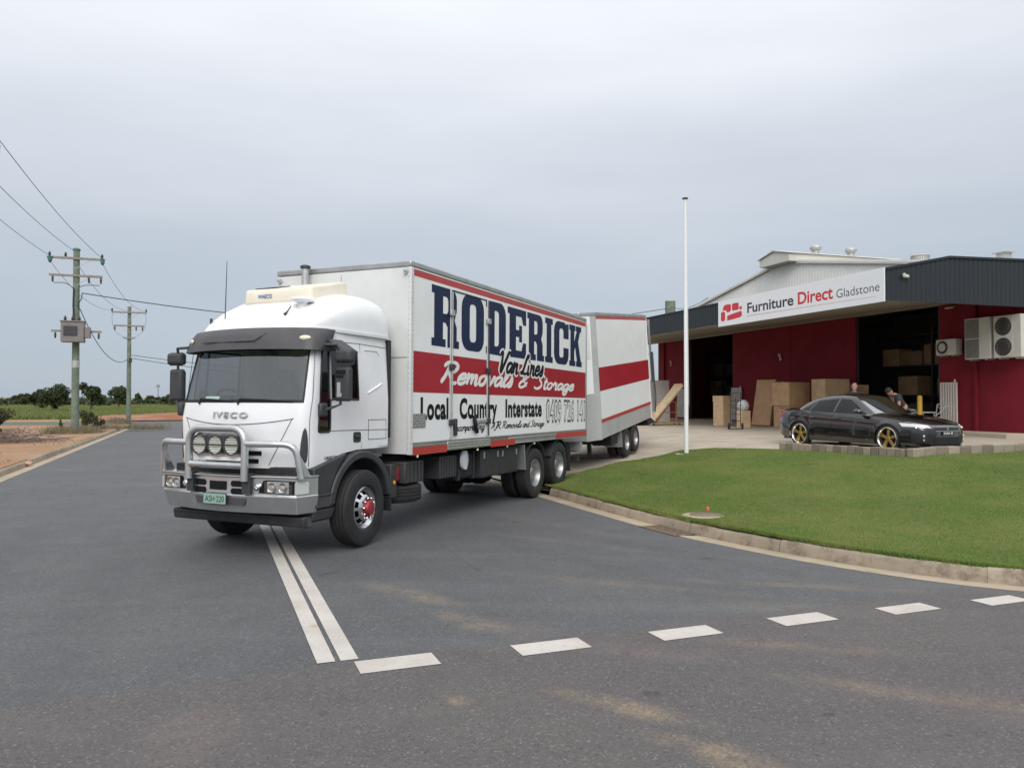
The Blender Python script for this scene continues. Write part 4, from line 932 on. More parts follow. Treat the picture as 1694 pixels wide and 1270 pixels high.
# ---------------- mirrors
def mirror(s, x, y, kind):
    k = s
    big = P('mirror', MB().loft([[(x + dx * .9 + .02 * a, k * (y + sy * w), 2.16 + sz * hh) for sy, sz in ((-1, -1), (1, -1), (1, 1), (-1, 1))] for dx, w, hh, a in ((-.06, .105, .205, 0), (.0, .118, .225, 0), (.055, .100, .205, 0))]), 'plastic_dark', bevel=.03, seg=3)
    MB().box(x - .064, x - .060, k * (y - .09), k * (y + .09), 1.98, 2.34).build('mirror_glass', 'chrome', big)
    sm = P('wide_mirror', MB().loft([[(x + dx, k * (y + .02 + sy * w), 2.52 + sz * hh) for sy, sz in ((-1, -1), (1, -1), (1, 1), (-1, 1))] for dx, w, hh in ((-.07, .12, .075), (0, .145, .092), (.075, .11, .07))]), 'plastic_dark', bevel=.035, seg=3)
    MB().box(x - .074, x - .070, k * (y - .08), k * (y + .12), 2.46, 2.58).build('mirror_glass', 'chrome', sm)
    P('mirror_arm', MB().tube([(x + .12, k * 1.0, 2.66), (x + .06, k * (y - .06), 2.66), (x + .02, k * (y - .03), 2.58), (x + .02, k * (y - .03), 1.90), (x + .08, k * (y - .12), 1.86), (x + .12, k * 1.03, 1.80)], .019, 8), 'plastic_dark', smooth=60)
    P('arm_foot', MB().box(x + .05, x + .19, k * 1.05, k * 1.13, 1.74, 1.92), 'plastic_dark', bevel=.03)
    return big
mg = mirror(1, .66, 1.32, 0)
wr = MB().obox((.715, 1.29, 2.10), (.014, .05, .16)).obox((.715, 1.30, 2.02), (.018, .07, .05)); wr.build('broken_cover', 'galv', mg)
wr = MB().obox((.714, 1.31, 2.31), (.012, .14, .05)).obox((.714, 1.30, 2.255), (.012, .10, .03)); wr.build('cover_gap', 'black_print', mg)
P('kerb_mirror', MB().loft([[(.60 + dx, y_ , 2.66 + z_) for y_, z_ in ((1.06 + a, .02), (1.34 + a, -.16), (1.38 + a, -.08), (1.10 + a, .09))] for dx, a in ((-.14, .04), (0, 0), (.10, 0))]), 'plastic_dark', bevel=.025)
mirror(-1, .86, 1.33, 0)

# ---------------- front mudguards and steps
for s in (1, -1):
    pr = arc(-.04, .52, .73, 8, 172, 18, .755) + arc(-.04, .52, .625, 172, 8, 18, .65)
    P('mudguard', MB().prism(pr, 'y', s * .70, s * 1.155), 'plastic_dark', bevel=.02)
    P('mudguard_panel', MB().prism([(.98, 1.10), (.30, 1.26), (.50, 1.06), (.60, .90), (.66, .76), (.98, .76)], 'y', s * .75, s * 1.13), 'plastic_dark', bevel=.015)
    P('entry_step', MB().loft([[(.96, s * .80, z), (.96, s * yo, z), (x0, s * yo, z), (x0, s * .80, z)] for z, yo, x0 in ((.425, 1.06, .60), (.46, 1.10, .575), (.58, 1.13, .545), (.585, 1.08, .60), (.60, 1.08, .60), (.605, 1.14, .60), (.745, 1.14, .58), (.75, 1.10, .58))]), 'plastic_grey', bevel=.008)
    P('step_tread', MB().box(.60, .93, s * .95, s * 1.155, .755, .775), 'plastic_grey')
    P('mudflap', MB().prism([(-.70, 1.0), (-.73, 1.0), (-.74, .38), (-.71, .38)], 'y', s * .72, s * 1.15), 'rubber')
    bk = P('flap_bracket', MB().box(-.86, -.70, s * .80, s * 1.16, .56, 1.04), 'steel_dark', bevel=.01)
    MB().lathe([(.028, 0), (.028, .008), (.0, .012)], (-.79, s * 1.16, .78), 'y', 14).build('side_reflector', 'amber', bk)

# ---------------- bull bar bumper
def bump_plan(dx, sc=1.0):
    return [(.93, -1.17 * sc), (1.27 + dx, -1.10 * sc), (1.40 + dx, -.48 * sc), (1.44 + dx, 0), (1.40 + dx, .48 * sc), (1.27 + dx, 1.10 * sc), (.93, 1.17 * sc), (.93, .9 * sc), (1.18 + dx, .8 * sc), (1.18 + dx, -.8 * sc), (.93, -.9 * sc)]
bb = P('bumper', MB().loft([[(x, y, z) for x, y in bump_plan(dx, q)] for z, dx, q in ((.560, -.07, .965), (.775, .0, .995), (.785, -.012, .99), (.80, -.014, .99), (1.00, -.014, .99), (1.005, .02, 1.0), (1.022, .02, 1.0))]), 'alloy', bevel=.006)
def bx(y):
    y = abs(y); return float(np.interp(y, [0, .48, 1.10], [1.44, 1.40, 1.27])) - .014
def plate(name, poly, mat, d0, d1, parent=bb):
    """flat piece following the bumper face: poly of (y, z)"""
    mb_ = MB(); n_ = len(poly)
    vs_ = [(bx(y) + d, y, z) for d in (d0, d1) for y, z in poly]
    mb_.add(vs_, [tuple(range(n_)), tuple(range(n_, 2 * n_))] + [(i, (i + 1) % n_, n_ + (i + 1) % n_, n_ + i) for i in range(n_)])
    return mb_.build(name, mat, parent)
for y in (-.42, .20):
    for z in (.918, .825):
        plate('bumper_slot', rrect(y, y + .22, z - .038, z + .038, .036, 5), 'black_print', .0, .004)
for ya, yb in ((-.14, 0), (0, .14)): plate('winch_opening', [(ya, .835), (yb, .835), (yb, .945), (ya, .945)], 'black_print', .0, .004)
plate('bumper_recess', [(-.40, .745), (0, .745), (0, .655), (-.36, .655)], 'plastic_grey', -.012, .006); plate('bumper_recess', [(0, .745), (.44, .745), (.40, .655), (0, .655)], 'plastic_grey', -.012, .006)
for s in (1, -1):
    plate('bar_foot', [(s * .40, .80), (s * .52, .80), (s * .52, 1.05), (s * .40, 1.05)] if s > 0 else [(-.52, .80), (-.40, .80), (-.40, 1.05), (-.52, 1.05)], 'plastic_dark', -.03, .045)
    hl = plate('headlight', [(s * q, z) for q, z in ((.60, .815), (1.02, .800), (1.075, .805), (1.075, .965), (.70, .975), (.66, .965))][::s], 'black_print', -.05, .006)
    c0 = MB(); 
    for yy, col_ in ((.79, 'lamp_clear'), (.93, 'lamp_warm')):
        MB().lathe([(.0, .002), (.03, .003), (.055, .010), (.062, .016)], (bx(s * yy) + .014, s * yy, .885), 'x', 20, cap=False).build('reflector', 'chrome', hl, smooth=60)
        MB().lathe([(.030, .0), (.028, .010), (.016, .016), (0, .018)], (bx(s * yy) + .014, s * yy, .885), 'x', 12).build('bulb', col_, hl, smooth=60)
    plate('lamp_housing', [(s * q, z) for q, z in ((.72, .825), (1.00, .815), (1.00, .955), (.72, .960))][::s], 'lamp_clear', .010, .014, hl)
    ind = MB().loft([[(1.275 - t * .20 + dx, s * (1.085 + t * .045 + dy), z) for t in (0, 1)] + [(1.275 - t * .20, s * (1.075 + t * .045), z) for t in (1, 0)] for z, dx, dy in ((.81, .012, .010), (.95, .012, .010))])
    ind.build('indicator', 'lamp_clear', hl)
    plate('lens', [(s * q, z) for q, z in ((.705, .815), (1.065, .806), (1.065, .962), (.705, .968))][::s], 'lens', .040, .043, hl)
    rec = MB().lathe([(.038, 0), (.044, .02), (.03, .035), (.018, .036), (.018, .01), (0, .01)], (bx(s * .585), s * .585, .885), 'x', 18); rec.build('tow_eye', 'chrome', bb, smooth=50)
P('underrun_bar', MB().loft([[(x, -1.09, z) , (x, 1.09, z)] + [(x2, 1.09, z), (x2, -1.09, z)] for z, x, x2 in ((.375, 1.06, .95), (.39, 1.10, .95), (.50, 1.12, .95), (.515, 1.10, .95))]), 'steel_dark', bevel=.015)
# tubes
HX = 1.455; r_t = .046
hoop = [(HX, -.455, .96), (HX, -.455, 1.60), (HX, .455, 1.60), (HX, .455, .96)]
bar = P('bull_bar', MB().tube(rounded(hoop, .20, 8), r_t, 14), 'alloy', smooth=60)
MB().tube([(HX, -.44, 1.145), (HX, .44, 1.145)], .042, 14).build('cross_tube', 'alloy', bar, smooth=60)
for s in (1, -1):
    MB().tube(rounded([(HX, s * .47, 1.415), (HX - .03, s * .80, 1.415), (HX - .17, s * 1.085, 1.415), (HX - .22, s * 1.14, 1.00)], .16, 8), .040, 14).build('wing_tube', 'alloy', bar, smooth=60)
    MB().loft([[(HX - .22, s * 1.13, 1.02), (HX - .40, s * 1.14, 1.02)], [(HX - .21, s * 1.115, 1.2), (HX - .29, s * 1.12, 1.2)], [(HX - .2, s * 1.10, 1.32), (HX - .21, s * 1.105, 1.32)]], closed=False).build('wing_gusset', 'alloy', bar, solid=.006)
MB().box(HX - .06, HX - .03, -.40, .40, 1.20, 1.245).build('lamp_bar', 'white_paint', bar)
MB().prism(rrect(-.40, .40, 1.245, 1.545, .05), 'x', HX - .075, HX - .06).build('lamp_back_plate', 'alloy', bar)
for y in (-.262, 0, .262):
    sl = MB().lathe([(.0, -.07), (.07, -.06), (.118, -.01), (.128, .02), (.128, .045), (.112, .045), (.112, .02)], (HX - .01, y, 1.395), 'x', 28, cap=False).build('driving_lamp', 'plastic_dark', TR, smooth=50)
    MB().lathe([(.0, .012), (.06, .016), (.112, .028)], (HX - .01, y, 1.395), 'x', 28, cap=False).build('lamp_lens', 'lamp_glass', sl, smooth=50)
    gm = MB()
    for k in range(-3, 4):
        zz = k * .030; hw = math.sqrt(max(.112 ** 2 - zz ** 2, 1e-4)); gm.box(HX + .024, HX + .030, y - hw, y + hw, 1.395 + zz - (.009 if k == 0 else .0025), 1.395 + zz + (.009 if k == 0 else .0025))
    gm.build('lamp_grille', 'plastic_dark', sl)
npl = P('number_plate', MB().box(1.452, 1.462, -.20, .18, .655, .800), 'plate_frame', bevel=.004)
MB().box(1.462, 1.465, -.19, .17, .666, .790).build('plate_face', 'plate_green', npl)
tx = MB(); text_fit(tx, 'ASH·220', -.165, .145, .69, .765, lambda u, v: (1.467, u, v), offset=.008); tx.build('plate_lettering', 'plate_ink', npl)
# ================================================================== TRAILER
TL = thing('box_trailer', 'white box trailer with red stripes on the sloping drive behind the truck', 'trailer', (2.48, 23.33, .27), (R(2.0), R(4.8), R(-114)))
def Q(name, mb, mat, parent=TL, **k): return mb.build(name, mat, parent, **k)
FX, FC, RX, TY = 3.30, 2.90, -2.52, 1.22
plan = [(RX, -TY), (FC, -TY), (FX, -.92), (FX, .92), (FC, TY), (RX, TY)]
tb = Q('trailer_box', MB().prism(plan, 'z', 1.25, 4.06), 'box_white')
Q('trailer_roof_rail', MB().prism([(RX - .01, -TY - .01), (FC + .005, -TY - .01), (FX + .012, -.925), (FX + .012, .925), (FC + .005, TY + .01), (RX - .01, TY + .01)], 'z', 4.062, 4.17), 'alloy_dull', bevel=.02)
Q('trailer_skirt', MB().prism([(RX, -TY + .005), (FC, -TY + .005), (FX, -.92), (FX, .92), (FC, TY - .005), (RX, TY - .005)], 'z', .83, 1.248), 'silver_panel', bevel=.006)
def chamf(f, s, o): return (FC + (FX - FC) * f + o * .6, s * (TY + (.92 - TY) * f + o * .8))
for s in (1, -1):
    for f1, z0, z1 in ((.32, 2.05, 4.06), (1.0, .825, 2.05)):
        cp = [(FC - .03, s * (TY + .012)), chamf(0, s, .014), chamf(f1, s, .014), chamf(f1, s, -.03), (FC - .03, s * (TY - .03))]
        Q('corner_panel', MB().prism(cp if s > 0 else cp[::-1], 'z', z0, z1), 'silver_panel')
    hp_ = [chamf(.42, s, .008), chamf(.92, s, .008), chamf(.92, s, -.01), chamf(.42, s, -.01)]
    Q('corner_hatch', MB().prism(hp_ if s > 0 else hp_[::-1], 'z', 2.95, 3.85), 'box_front')
MB().box(FX, FX + .012, .15, .88, 2.35, 3.35).build('front_hatch', 'box_front', tb, bevel=.004)
MB().box(FX, FX + .012, -.86, .88, 1.27, 1.85).build('front_plate', 'alloy_dull', tb, bevel=.004)
for z in (2.55, 3.3): MB().box(FX + .012, FX + .04, .78, .84, z - .04, z + .04).build('hinge', 'steel_dark', tb, bevel=.008)
def tband(name, z0, z1, mat): return MB().box(RX + .03, FC - .025, TY - .01, TY + .0025, z0, z1).build(name, mat, tb)
tband('top_stripe', 3.985, 4.058, 'red_strip'); tband('middle_stripe', 2.09, 2.71, 'red_paint'); tband('lower_stripe', 1.255, 1.35, 'red_strip')
MB().box(RX - .015, RX + .03, TY - .03, TY + .010, .83, 4.06).build('rear_post', 'box_white', tb, bevel=.006)
for x in (.47, -.50):
    for s in (1, -1):
        t = tyre_mb(.42, .24, .23, 0).build('wheel', 'rubber', TL, smooth=30); t.location = (x, s * 1.09, .425); t.rotation_euler = (0, 0, 0 if s > 0 else PI)
        MB().lathe([(.232, -.08), (.232, .10), (.215, .105), (.20, .07), (.19, -.03), (.13, -.05), (.10, -.02), (.09, .05), (0, .06)], (0, 0, 0), 'y', 32, cap=False).build('rim', 'rim_steel', t, smooth=40)
        i_ = tyre_mb(.42, .24, .23, 0).build('inner_tyre', 'rubber', TL, smooth=30); i_.location = (x, s * .80, .425)
    Q('axle', MB().lathe([(.06, -.9), (.06, .9)], (x, 0, .425), 'y', 12), 'chassis')
for s in (1, -1):
    Q('chassis_rail', MB().box(RX + .1, FX, s * .40, s * .48, .62, .828), 'chassis')
    Q('mudflap', MB().prism([(1.02, .84), (1.05, .84), (1.02, .36), (.99, .36)], 'y', s * .68, s * 1.21), 'alloy_dull')
    Q('landing_leg', MB().box(2.1, 2.2, s * .55, s * .65, .30, .83), 'steel_dark')
    Q('tool_box', MB().box(1.15, 1.75, s * .55, s * 1.12, .50, .82), 'chassis', bevel=.02)
Q('drawbar', MB().beam((3.25, .42, .62), (4.25, .05, .62), .10, .14).beam((3.25, -.42, .62), (4.25, -.05, .62), .10, .14).box(4.2, 4.45, -.08, .08, .55, .70), 'red_hub')
# tail lift folded up behind
for y in (TY - .03, TY - .20): Q('lift_rail', MB().beam((RX - .40, y, 4.02), (RX - .52, y, .95), .06), 'alloy')
Q('lift_rail', MB().beam((RX - .40, -TY + .06, 4.02), (RX - .52, -TY + .06, .95), .06), 'alloy')
Q('lift_platform', MB().beam((RX - .30, 0, 3.95), (RX - .40, 0, 1.0), 2.2, .05), 'alloy_dull')
for z in (3.9, 2.9, 1.9, 1.1): Q('lift_bracket', MB().beam((RX, TY - .10, z), (RX - .44, TY - .10, z - .03), .05), 'alloy')
Q('lift_ram', MB().tube([(RX - .46, TY + .0, 2.95), (RX - .50, TY + .0, 1.95)], .06, 10), 'plastic_grey', smooth=50)
Q('lift_ram_rod', MB().tube([(RX - .50, TY + .0, 1.95), (RX - .54, TY - .02, .95)], .03, 10), 'chrome', smooth=50)
Q('lift_cable', MB().tube(smoothpath([(RX - .48, TY + .03, 2.0), (RX - .66, TY + .02, 1.5), (RX - .56, TY, .95)], 6), .016, 6), 'rubber', smooth=50)
Q('loading_ramp', MB().prism([(RX - .02, .82), (RX - .62, .66), (RX - .62, .62), (RX + .35, .60), (RX + .35, .80)], 'y', -1.1, TY - .06), 'chassis')
Q('ramp_edge', MB().beam((RX - .02, TY - .05, .83), (RX - .63, TY - .05, .64), .03).beam((RX - .10, TY - .05, 1.2), (RX - .63, TY - .05, .64), .02), 'white_paint')
# ================================================================== BLACK SEDAN
from mathutils.bvhtree import BVHTree
CAR_XY = (9.78, 21.25); CAR_H = R(-90 + 24.0)
CAR = thing('parked_car', 'black sedan with gold wheels parked behind the low block edging', 'car', (CAR_XY[0], CAR_XY[1], z_at(*CAR_XY) - .012), (0, 0, CAR_H)); CAR.scale = (1.02, 1.02, 1.0)
def V(name, mb, mat, parent=CAR, **k): return mb.build(name, mat, parent, **k)
I = lambda x, xs, ys: float(np.interp(x, xs, ys))
AXF, AXR, ARCH, WZ = 1.4575, -1.4575, .372, .325
def c_w(x): return I(x, [-2.50, -2.42, -2.2, -1.85, -1.4575, -1.0, 0, 1.0, 1.4575, 1.85, 2.1, 2.27, 2.36, 2.40], [.60, .74, .86, .925, .945, .925, .915, .925, .945, .92, .85, .74, .58, .40])
def c_bot(x):
    s = I(x, [-2.5, -2.2, -1.8, 1.8, 2.2, 2.4], [.36, .26, .17, .17, .15, .17])
    for a in (AXF, AXR):
        d = abs(x - a)
        if d < ARCH: s = max(s, WZ + math.sqrt(ARCH ** 2 - d ** 2))
    return s
def c_belt(x): return I(x, [-2.5, -2.3, -1.8, -1.2, 0, .8, 1.2, 1.6, 2.0, 2.25, 2.4], [.90, .985, .985, .965, .93, .90, .875, .835, .75, .68, .60])
def c_top(x): return I(x, [-2.5, -2.42, -2.35, -1.8, -1.7, .90, 1.2, 1.6, 1.95, 2.2, 2.32, 2.40], [.92, 1.03, 1.055, 1.06, 1.05, .965, .935, .885, .815, .735, .685, .62])
def c_side(x, z):
    """half width of the flank at height z"""
    w = c_w(x); zb = c_belt(x); t = (z - .17) / max(zb - .17, .1)
    y = w * I(t, [0, .10, .35, .55, .72, .86, 1.0], [.955, .985, 1.0, .998, .985, .965, .915])
    for a in (AXF, AXR):
        d = math.hypot(x - a, z - WZ); y += .022 * max(0, 1 - abs(d - ARCH - .02) / .09)
    return y
xs_ = sorted(set([round(v, 4) for v in list(np.linspace(-2.5, 2.4, 46))] + [round(a + ARCH * math.cos(R(k)), 4) for a in (AXF, AXR) for k in range(0, 181, 12)] + [a + s * (ARCH + .001) for a in (AXF, AXR) for s in (1, -1)] + [2.36, 2.32, -2.42]))
rows = []
for x in xs_:
    zs, zb, zt = c_bot(x), c_belt(x), max(c_top(x), c_belt(x) + .004); r_ = []
    for f in (0, .07, .15, .3, .45, .6, .72, .82, .91, 1.0): z = zs + f * (zb - zs); r_.append((x, c_side(x, z), z))
    wb = r_[-1][1]
    for f, g in ((.93, .35), (.80, .72), (.55, .92), (.28, .99), (0, 1.0)): r_.append((x, wb * f, zb + (zt - zb) * g))
    rows.append(r_)
m = MB()
for s in (1, -1): m.grid([[(x, y * s, z) for x, y, z in r_] for r_ in rows])
for r_ in (rows[0], rows[-1]): m.add([p for p in r_] + [(x, -y, z) for x, y, z in r_[:-1]][::-1], [tuple(range(2 * len(r_) - 1))])
body = V('car_body', m, 'car_black', smooth=42)
bvh = BVHTree.FromPolygons([Vector(p) for p in m.v], m.f)
def patch(name, c4, d, mat, n=8, k=8, off=.004, parent=CAR, tree=None, far=1.2, smooth=60, solid=0):
    """4-corner patch thrown onto the body along d and lifted by off"""
    d = Vector(d).normalized(); a, b, c, e = [Vector(p) for p in c4]; pts = []
    for i in range(n + 1):
        row = []
        for j in range(k + 1):
            u, v = i / n, j / k; p = (a * (1 - u) + b * u) * (1 - v) + (e * (1 - u) + c * u) * v
            h = (tree or bvh).ray_cast(p - d * far, d)[0]; row.append(tuple((h if h else p) - d * off))
        pts.append(row)
    return MB().grid(pts).build(name, mat, parent, smooth=smooth, solid=solid)
# greenhouse
def g_top(x): return I(x, [-1.92, -1.80, -1.5, -1.15, -.9, -.55, -.25, 0, .20, .31, .88, .96], [1.03, 1.06, 1.215, 1.345, 1.395, 1.43, 1.44, 1.428, 1.395, 1.335, .955, .90])
def g_wt(x): return I(x, [-1.92, -1.5, -.9, -.2, .22, .98, 1.05], [.62, .60, .58, .585, .60, .70, .72])
def g_wb(x): return I(x, [-1.92, -1.5, -1.0, 0, .6, 1.05], [.70, .78, .84, .855, .85, .80])
gr = []
for x in np.linspace(-1.92, .96, 60):
    zt, wt, wb, zb = g_top(x), g_wt(x), g_wb(x), c_belt(x) - .03; zt = max(zt, zb + .01); r_ = [(x, wb, zb)]
    for f in (.25, .5, .75, .92): r_.append((x, wb + (wt + .035 - wb) * f + .012 * math.sin(PI * f), zb + (zt - .055 - zb) * f))
    r_ += [(x, wt + .02, zt - .030), (x, wt - .03, zt - .006), (x, wt * .75, zt + .014), (x, wt * .5, zt + .028), (x, wt * .25, zt + .036), (x, 0, zt + .039)]; gr.append(r_)
gm = MB()
for s in (1, -1): gm.grid([[(x, y * s, z) for x, y, z in r_] for r_ in gr])
V('cabin_roof', gm, 'car_black', smooth=50)
gb = BVHTree.FromPolygons([Vector(p) for p in gm.v], gm.f)
for s in (1, -1):
    D = (0, -s, 0)
    for nm, c4 in (('front_side_window', [(.70, s, .955), (-.27, s, .985), (-.20, s, 1.345), (.14, s, 1.315)]), ('rear_side_window', [(-.36, s, .985), (-1.20, s, 1.01), (-.98, s, 1.285), (-.28, s, 1.345)]), ('quarter_window', [(-1.26, s, 1.015), (-1.55, s, 1.035), (-1.30, s, 1.15), (-1.07, s, 1.26)])):
        patch(nm, c4, D, 'car_glass', 10, 8, .005, tree=gb)
    patch('window_trim', [(.72, s, .935), (-1.58, s, 1.005), (-1.58, s, 1.025), (.72, s, .955)], D, 'car_trim', 30, 1, .008, tree=gb)
patch('front_windscreen', [(.885, -.66, 1.2), (.885, .66, 1.2), (.235, .565, 1.4), (.235, -.565, 1.4)], (0, 0, -1), 'car_screen', 12, 10, .005, tree=gb)
patch('rear_windscreen', [(-1.78, -.56, 1.2), (-1.78, .56, 1.2), (-1.0, .53, 1.4), (-1.0, -.53, 1.4)], (0, 0, -1), 'car_glass', 10, 8, .005, tree=gb)
# wheels
def car_wheel(x, s):
    t = MB().lathe([(.278, -.10), (.29, -.115), (.318, -.117), (.336, -.10), (.341, -.06), (.341, .06), (.336, .10), (.318, .117), (.29, .115), (.278, .10)], (0, 0, 0), 'y', 48, cap=False).build('wheel', 'rubber', CAR, smooth=40)
    t.location = (x, s * .832, .341); t.rotation_euler = (0, 0, 0 if s > 0 else PI)
    MB().lathe([(.278, -.09), (.280, .105), (.268, .112), (.254, .095), (.246, .05), (.240, -.05)], (0, 0, 0), 'y', 48, cap=False).build('rim', 'lip_polish', t, smooth=40)
    sp = MB()
    for k in range(5):
        a = 2 * PI * k / 5 + .31; c, q = math.cos(a), math.sin(a)
        def W3(r_, t_, h): return (r_ * c - t_ * q, h, r_ * q + t_ * c)
        sp.loft([[W3(r_, -w, h - .03), W3(r_, w, h - .03), W3(r_, w * .72, h), W3(r_, -w * .72, h)] for r_, w, h in ((.03, .036, .060), (.09, .040, .064), (.17, .045, .058), (.246, .054, .042))])
    sp.lathe([(.0, .075), (.040, .072), (.058, .055), (.058, .02)], (0, 0, 0), 'y', 20)
    sp.build('spoke_wheel', 'gold_wheel', t, bevel=.004)
    MB().lathe([(.0, -.02), (.165, -.02), (.165, -.045), (0, -.045)], (0, 0, 0), 'y', 28).build('brake_disc', 'steel_dark', t)
    MB().lathe([(.0, -.06), (.24, -.06)], (0, 0, 0), 'y', 28).build('wheel_back', 'car_trim', t)
for x in (AXF, AXR):
    for s in (1, -1): car_wheel(x, s)
V('wheel_well', MB().box(AXF - .42, AXF + .42, -.70, .70, .22, .70).box(AXR - .42, AXR + .42, -.70, .70, .22, .72), 'car_trim')
V('underbody', MB().box(-2.2, 2.1, -.78, .78, .17, .24), 'car_trim')
# nose: lamps, grille, intakes, plate
for s in (1, -1):
    hl = patch('headlight', [(2.30, s * .46, .615), (1.86, s * .90, .655), (1.78, s * .90, .745), (2.22, s * .50, .685)], (-1, -s * .75, -.1), 'lamp_clear', 10, 5, .006, far=1.0)
    for y_, x_, r_ in ((.585, 2.19, .036), (.70, 2.07, .044)):
        h = bvh.ray_cast(Vector((x_ + .6, s * (y_ + .45), .668)), Vector((-1, -s * .75, -.1)))[0]
        if h: MB().lathe([(r_, 0), (r_ * .8, .012), (r_ * .4, .02), (0, .022)], (0, 0, 0), 'x', 16).build('lamp_eye', 'chrome', CAR, smooth=60).location = h + Vector((.004, s * .003, 0))
    patch('fog_intake', [(2.36, s * .45, .24), (2.05, s * .83, .27), (2.02, s * .84, .50), (2.33, s * .50, .48)], (-1, -s * .6, 0), 'car_trim', 8, 6, .004, far=1.0)
    for z_, r_ in ((.43, .030), (.33, .022)):
        h = bvh.ray_cast(Vector((3.0, s * 1.05, z_)), Vector((-1, -s * .5, 0)))[0]
        if h: MB().lathe([(r_, 0), (r_, .012), (r_ * .5, .016), (0, .016)], (0, 0, 0), 'x', 14).build('fog_lamp', 'lamp_clear', CAR, smooth=50).location = h + Vector((.006, 0, 0))
    D = (0, -s, 0)
    patch('side_vent', [(.93, s, .53), (.74, s, .53), (.74, s, .565), (.93, s, .565)], D, 'car_trim', 3, 2, .003)
    patch('sill_badge', [(.88, s, .275), (.78, s, .275), (.78, s, .295), (.88, s, .295)], D, 'chrome', 2, 1, .004)
    patch('sill_line', [(-.30, s, .285), (-.62, s, .275), (-.62, s, .295), (-.30, s, .305)], D, 'steel_dark', 4, 1, .004)
    for x in (.98, -.33, -1.22): patch('door_gap', [(x + .004, s, .25), (x - .004, s, .25), (x - .004, s, .92), (x + .004, s, .92)], D, 'car_trim', 1, 10, .002)
    for x in (-.14, -1.02): V('door_handle', MB().box(x - .10, x + .10, s * .885, s * .925, .805, .835), 'car_black', bevel=.012)
    mr = V('door_mirror', MB().loft([[(.62 + dx, s * (.98 + sy * w), 1.005 + sz * h) for sy, sz in ((-1, -.8), (1, -.8), (1.05, .3), (.7, 1), (-.8, 1), (-1, .4))] for dx, w, h in ((-.06, .10, .060), (.02, .115, .072), (.09, .095, .055), (.12, .05, .03))]), 'car_black', smooth=50, bevel=.015)
    V('mirror_stalk', MB().beam((.62, s * .84, .945), (.64, s * .92, .965), .05, .03), 'car_trim')
    patch('tail_light', [(-2.45, s * .78, .78), (-2.2, s * .90, .80), (-2.16, s * .90, .93), (-2.42, s * .80, .93)], (1, -s * .8, 0), 'red_hub', 6, 4, .004, far=1.0)
patch('grille', [(2.6, -.40, .565), (2.6, .40, .565), (2.6, .44, .645), (2.6, -.44, .645)], (-1, 0, 0), 'car_trim', 12, 4, .005)
patch('grille_bar', [(2.6, -.42, .548), (2.6, .42, .548), (2.6, .42, .562), (2.6, -.42, .562)], (-1, 0, 0), 'galv', 12, 1, .012)
for s in (1, -1): patch('grille_badge', [(2.6, .02 + s * .0, .58), (2.6, -.03, .575), (2.6, -.005, .64), (2.6, -.004, .64)], (-1, 0, 0), 'galv', 2, 2, .016) if s > 0 else None
patch('lower_intake', [(2.6, -.42, .20), (2.6, .42, .20), (2.6, .46, .40), (2.6, -.46, .40)], (-1, 0, 0), 'car_trim', 12, 4, .005)
V('front_splitter', MB().prism([(2.44, .20), (2.40, .50), (2.25, .78), (1.95, .93), (1.8, .95), (1.8, -.95), (1.95, -.93), (2.25, -.78), (2.40, -.50), (2.44, -.20)], 'z', .125, .150), 'car_trim')
np_ = V('number_plate', MB().box(2.415, 2.425, -.20, .20, .445, .545), 'car_trim', bevel=.003)
tx = MB(); text_fit(tx, 'EGAR 00', -.165, .165, .465, .525, lambda u, v: (2.4265, u, v), offset=.01); tx.build('plate_lettering', 'white_print', np_)
patch('bonnet_vent', [(1.28, -.48, 1), (1.60, -.36, 1), (1.58, -.30, 1), (1.24, -.40, 1)], (0, 0, -1), 'car_trim', 6, 3, .004)
patch('bonnet_vent', [(1.28, .48, 1), (1.60, .36, 1), (1.58, .30, 1), (1.24, .40, 1)], (0, 0, -1), 'car_trim', 6, 3, .004)
V('boot_spoiler', MB().loft([[(-2.20, y, 1.050), (-2.42, y, 1.045), (-2.46, y, 1.075), (-2.40, y, 1.078), (-2.20, y, 1.062)] for y in np.linspace(-.74, .74, 9)]), 'car_black', smooth=50)
# ================================================================== WAREHOUSE
# local frame: x into the building from the awning edge, y along the front away from the cross road
BK = (11.1, 22.8); B_A = R(18)
FLOOR = .735
BLD = thing('furniture_warehouse', 'maroon warehouse with navy awning, pale gable and two open loading doors', 'building', (BK[0], BK[1], 0), (0, 0, B_A))
def B(name, mb, mat, parent=BLD, **k): return mb.build(name, mat, parent, **k)
def bw(x, y, z=0): c, s = math.cos(B_A), math.sin(B_A); return (BK[0] + x * c - y * s, BK[1] + x * s + y * c, z)
WX, YE = 6.0, 24.7
for y0, y1 in ((.30, 2.095), (2.115, 3.66), (7.83, 11.99), (12.01, 16.66), (21.0, 23.84), (23.86, YE)):
    B('wall_panel', MB().box(WX, WX + .18, y0, y1, FLOOR - .5, 5.50), 'maroon_wall', bevel=.012)
B('door_lintel', MB().box(WX + .03, WX + .17, 3.66, 7.83, 5.36, 5.52).box(WX + .03, WX + .17, 16.66, 21.0, 5.36, 5.52), 'soffit_tan')
for y in (3.68, 7.79, 16.68, 20.96): B('door_track', MB().box(WX + .05, WX + .16, y - .05 if y in (7.79, 20.96) else y, y + .02 if y in (7.79, 20.96) else y + .07, FLOOR, 5.36), 'fascia_navy')
B('side_wall', MB().box(WX + .18, 36, .30, .48, FLOOR - .5, 6.1), 'maroon_wall'); B('side_wall', MB().box(WX + .18, 36, YE - .18, YE, FLOOR - .5, 6.3), 'maroon_wall')
B('rear_wall', MB().box(35.9, 36.1, .3, YE, FLOOR - .5, 8.0), 'interior_dark')
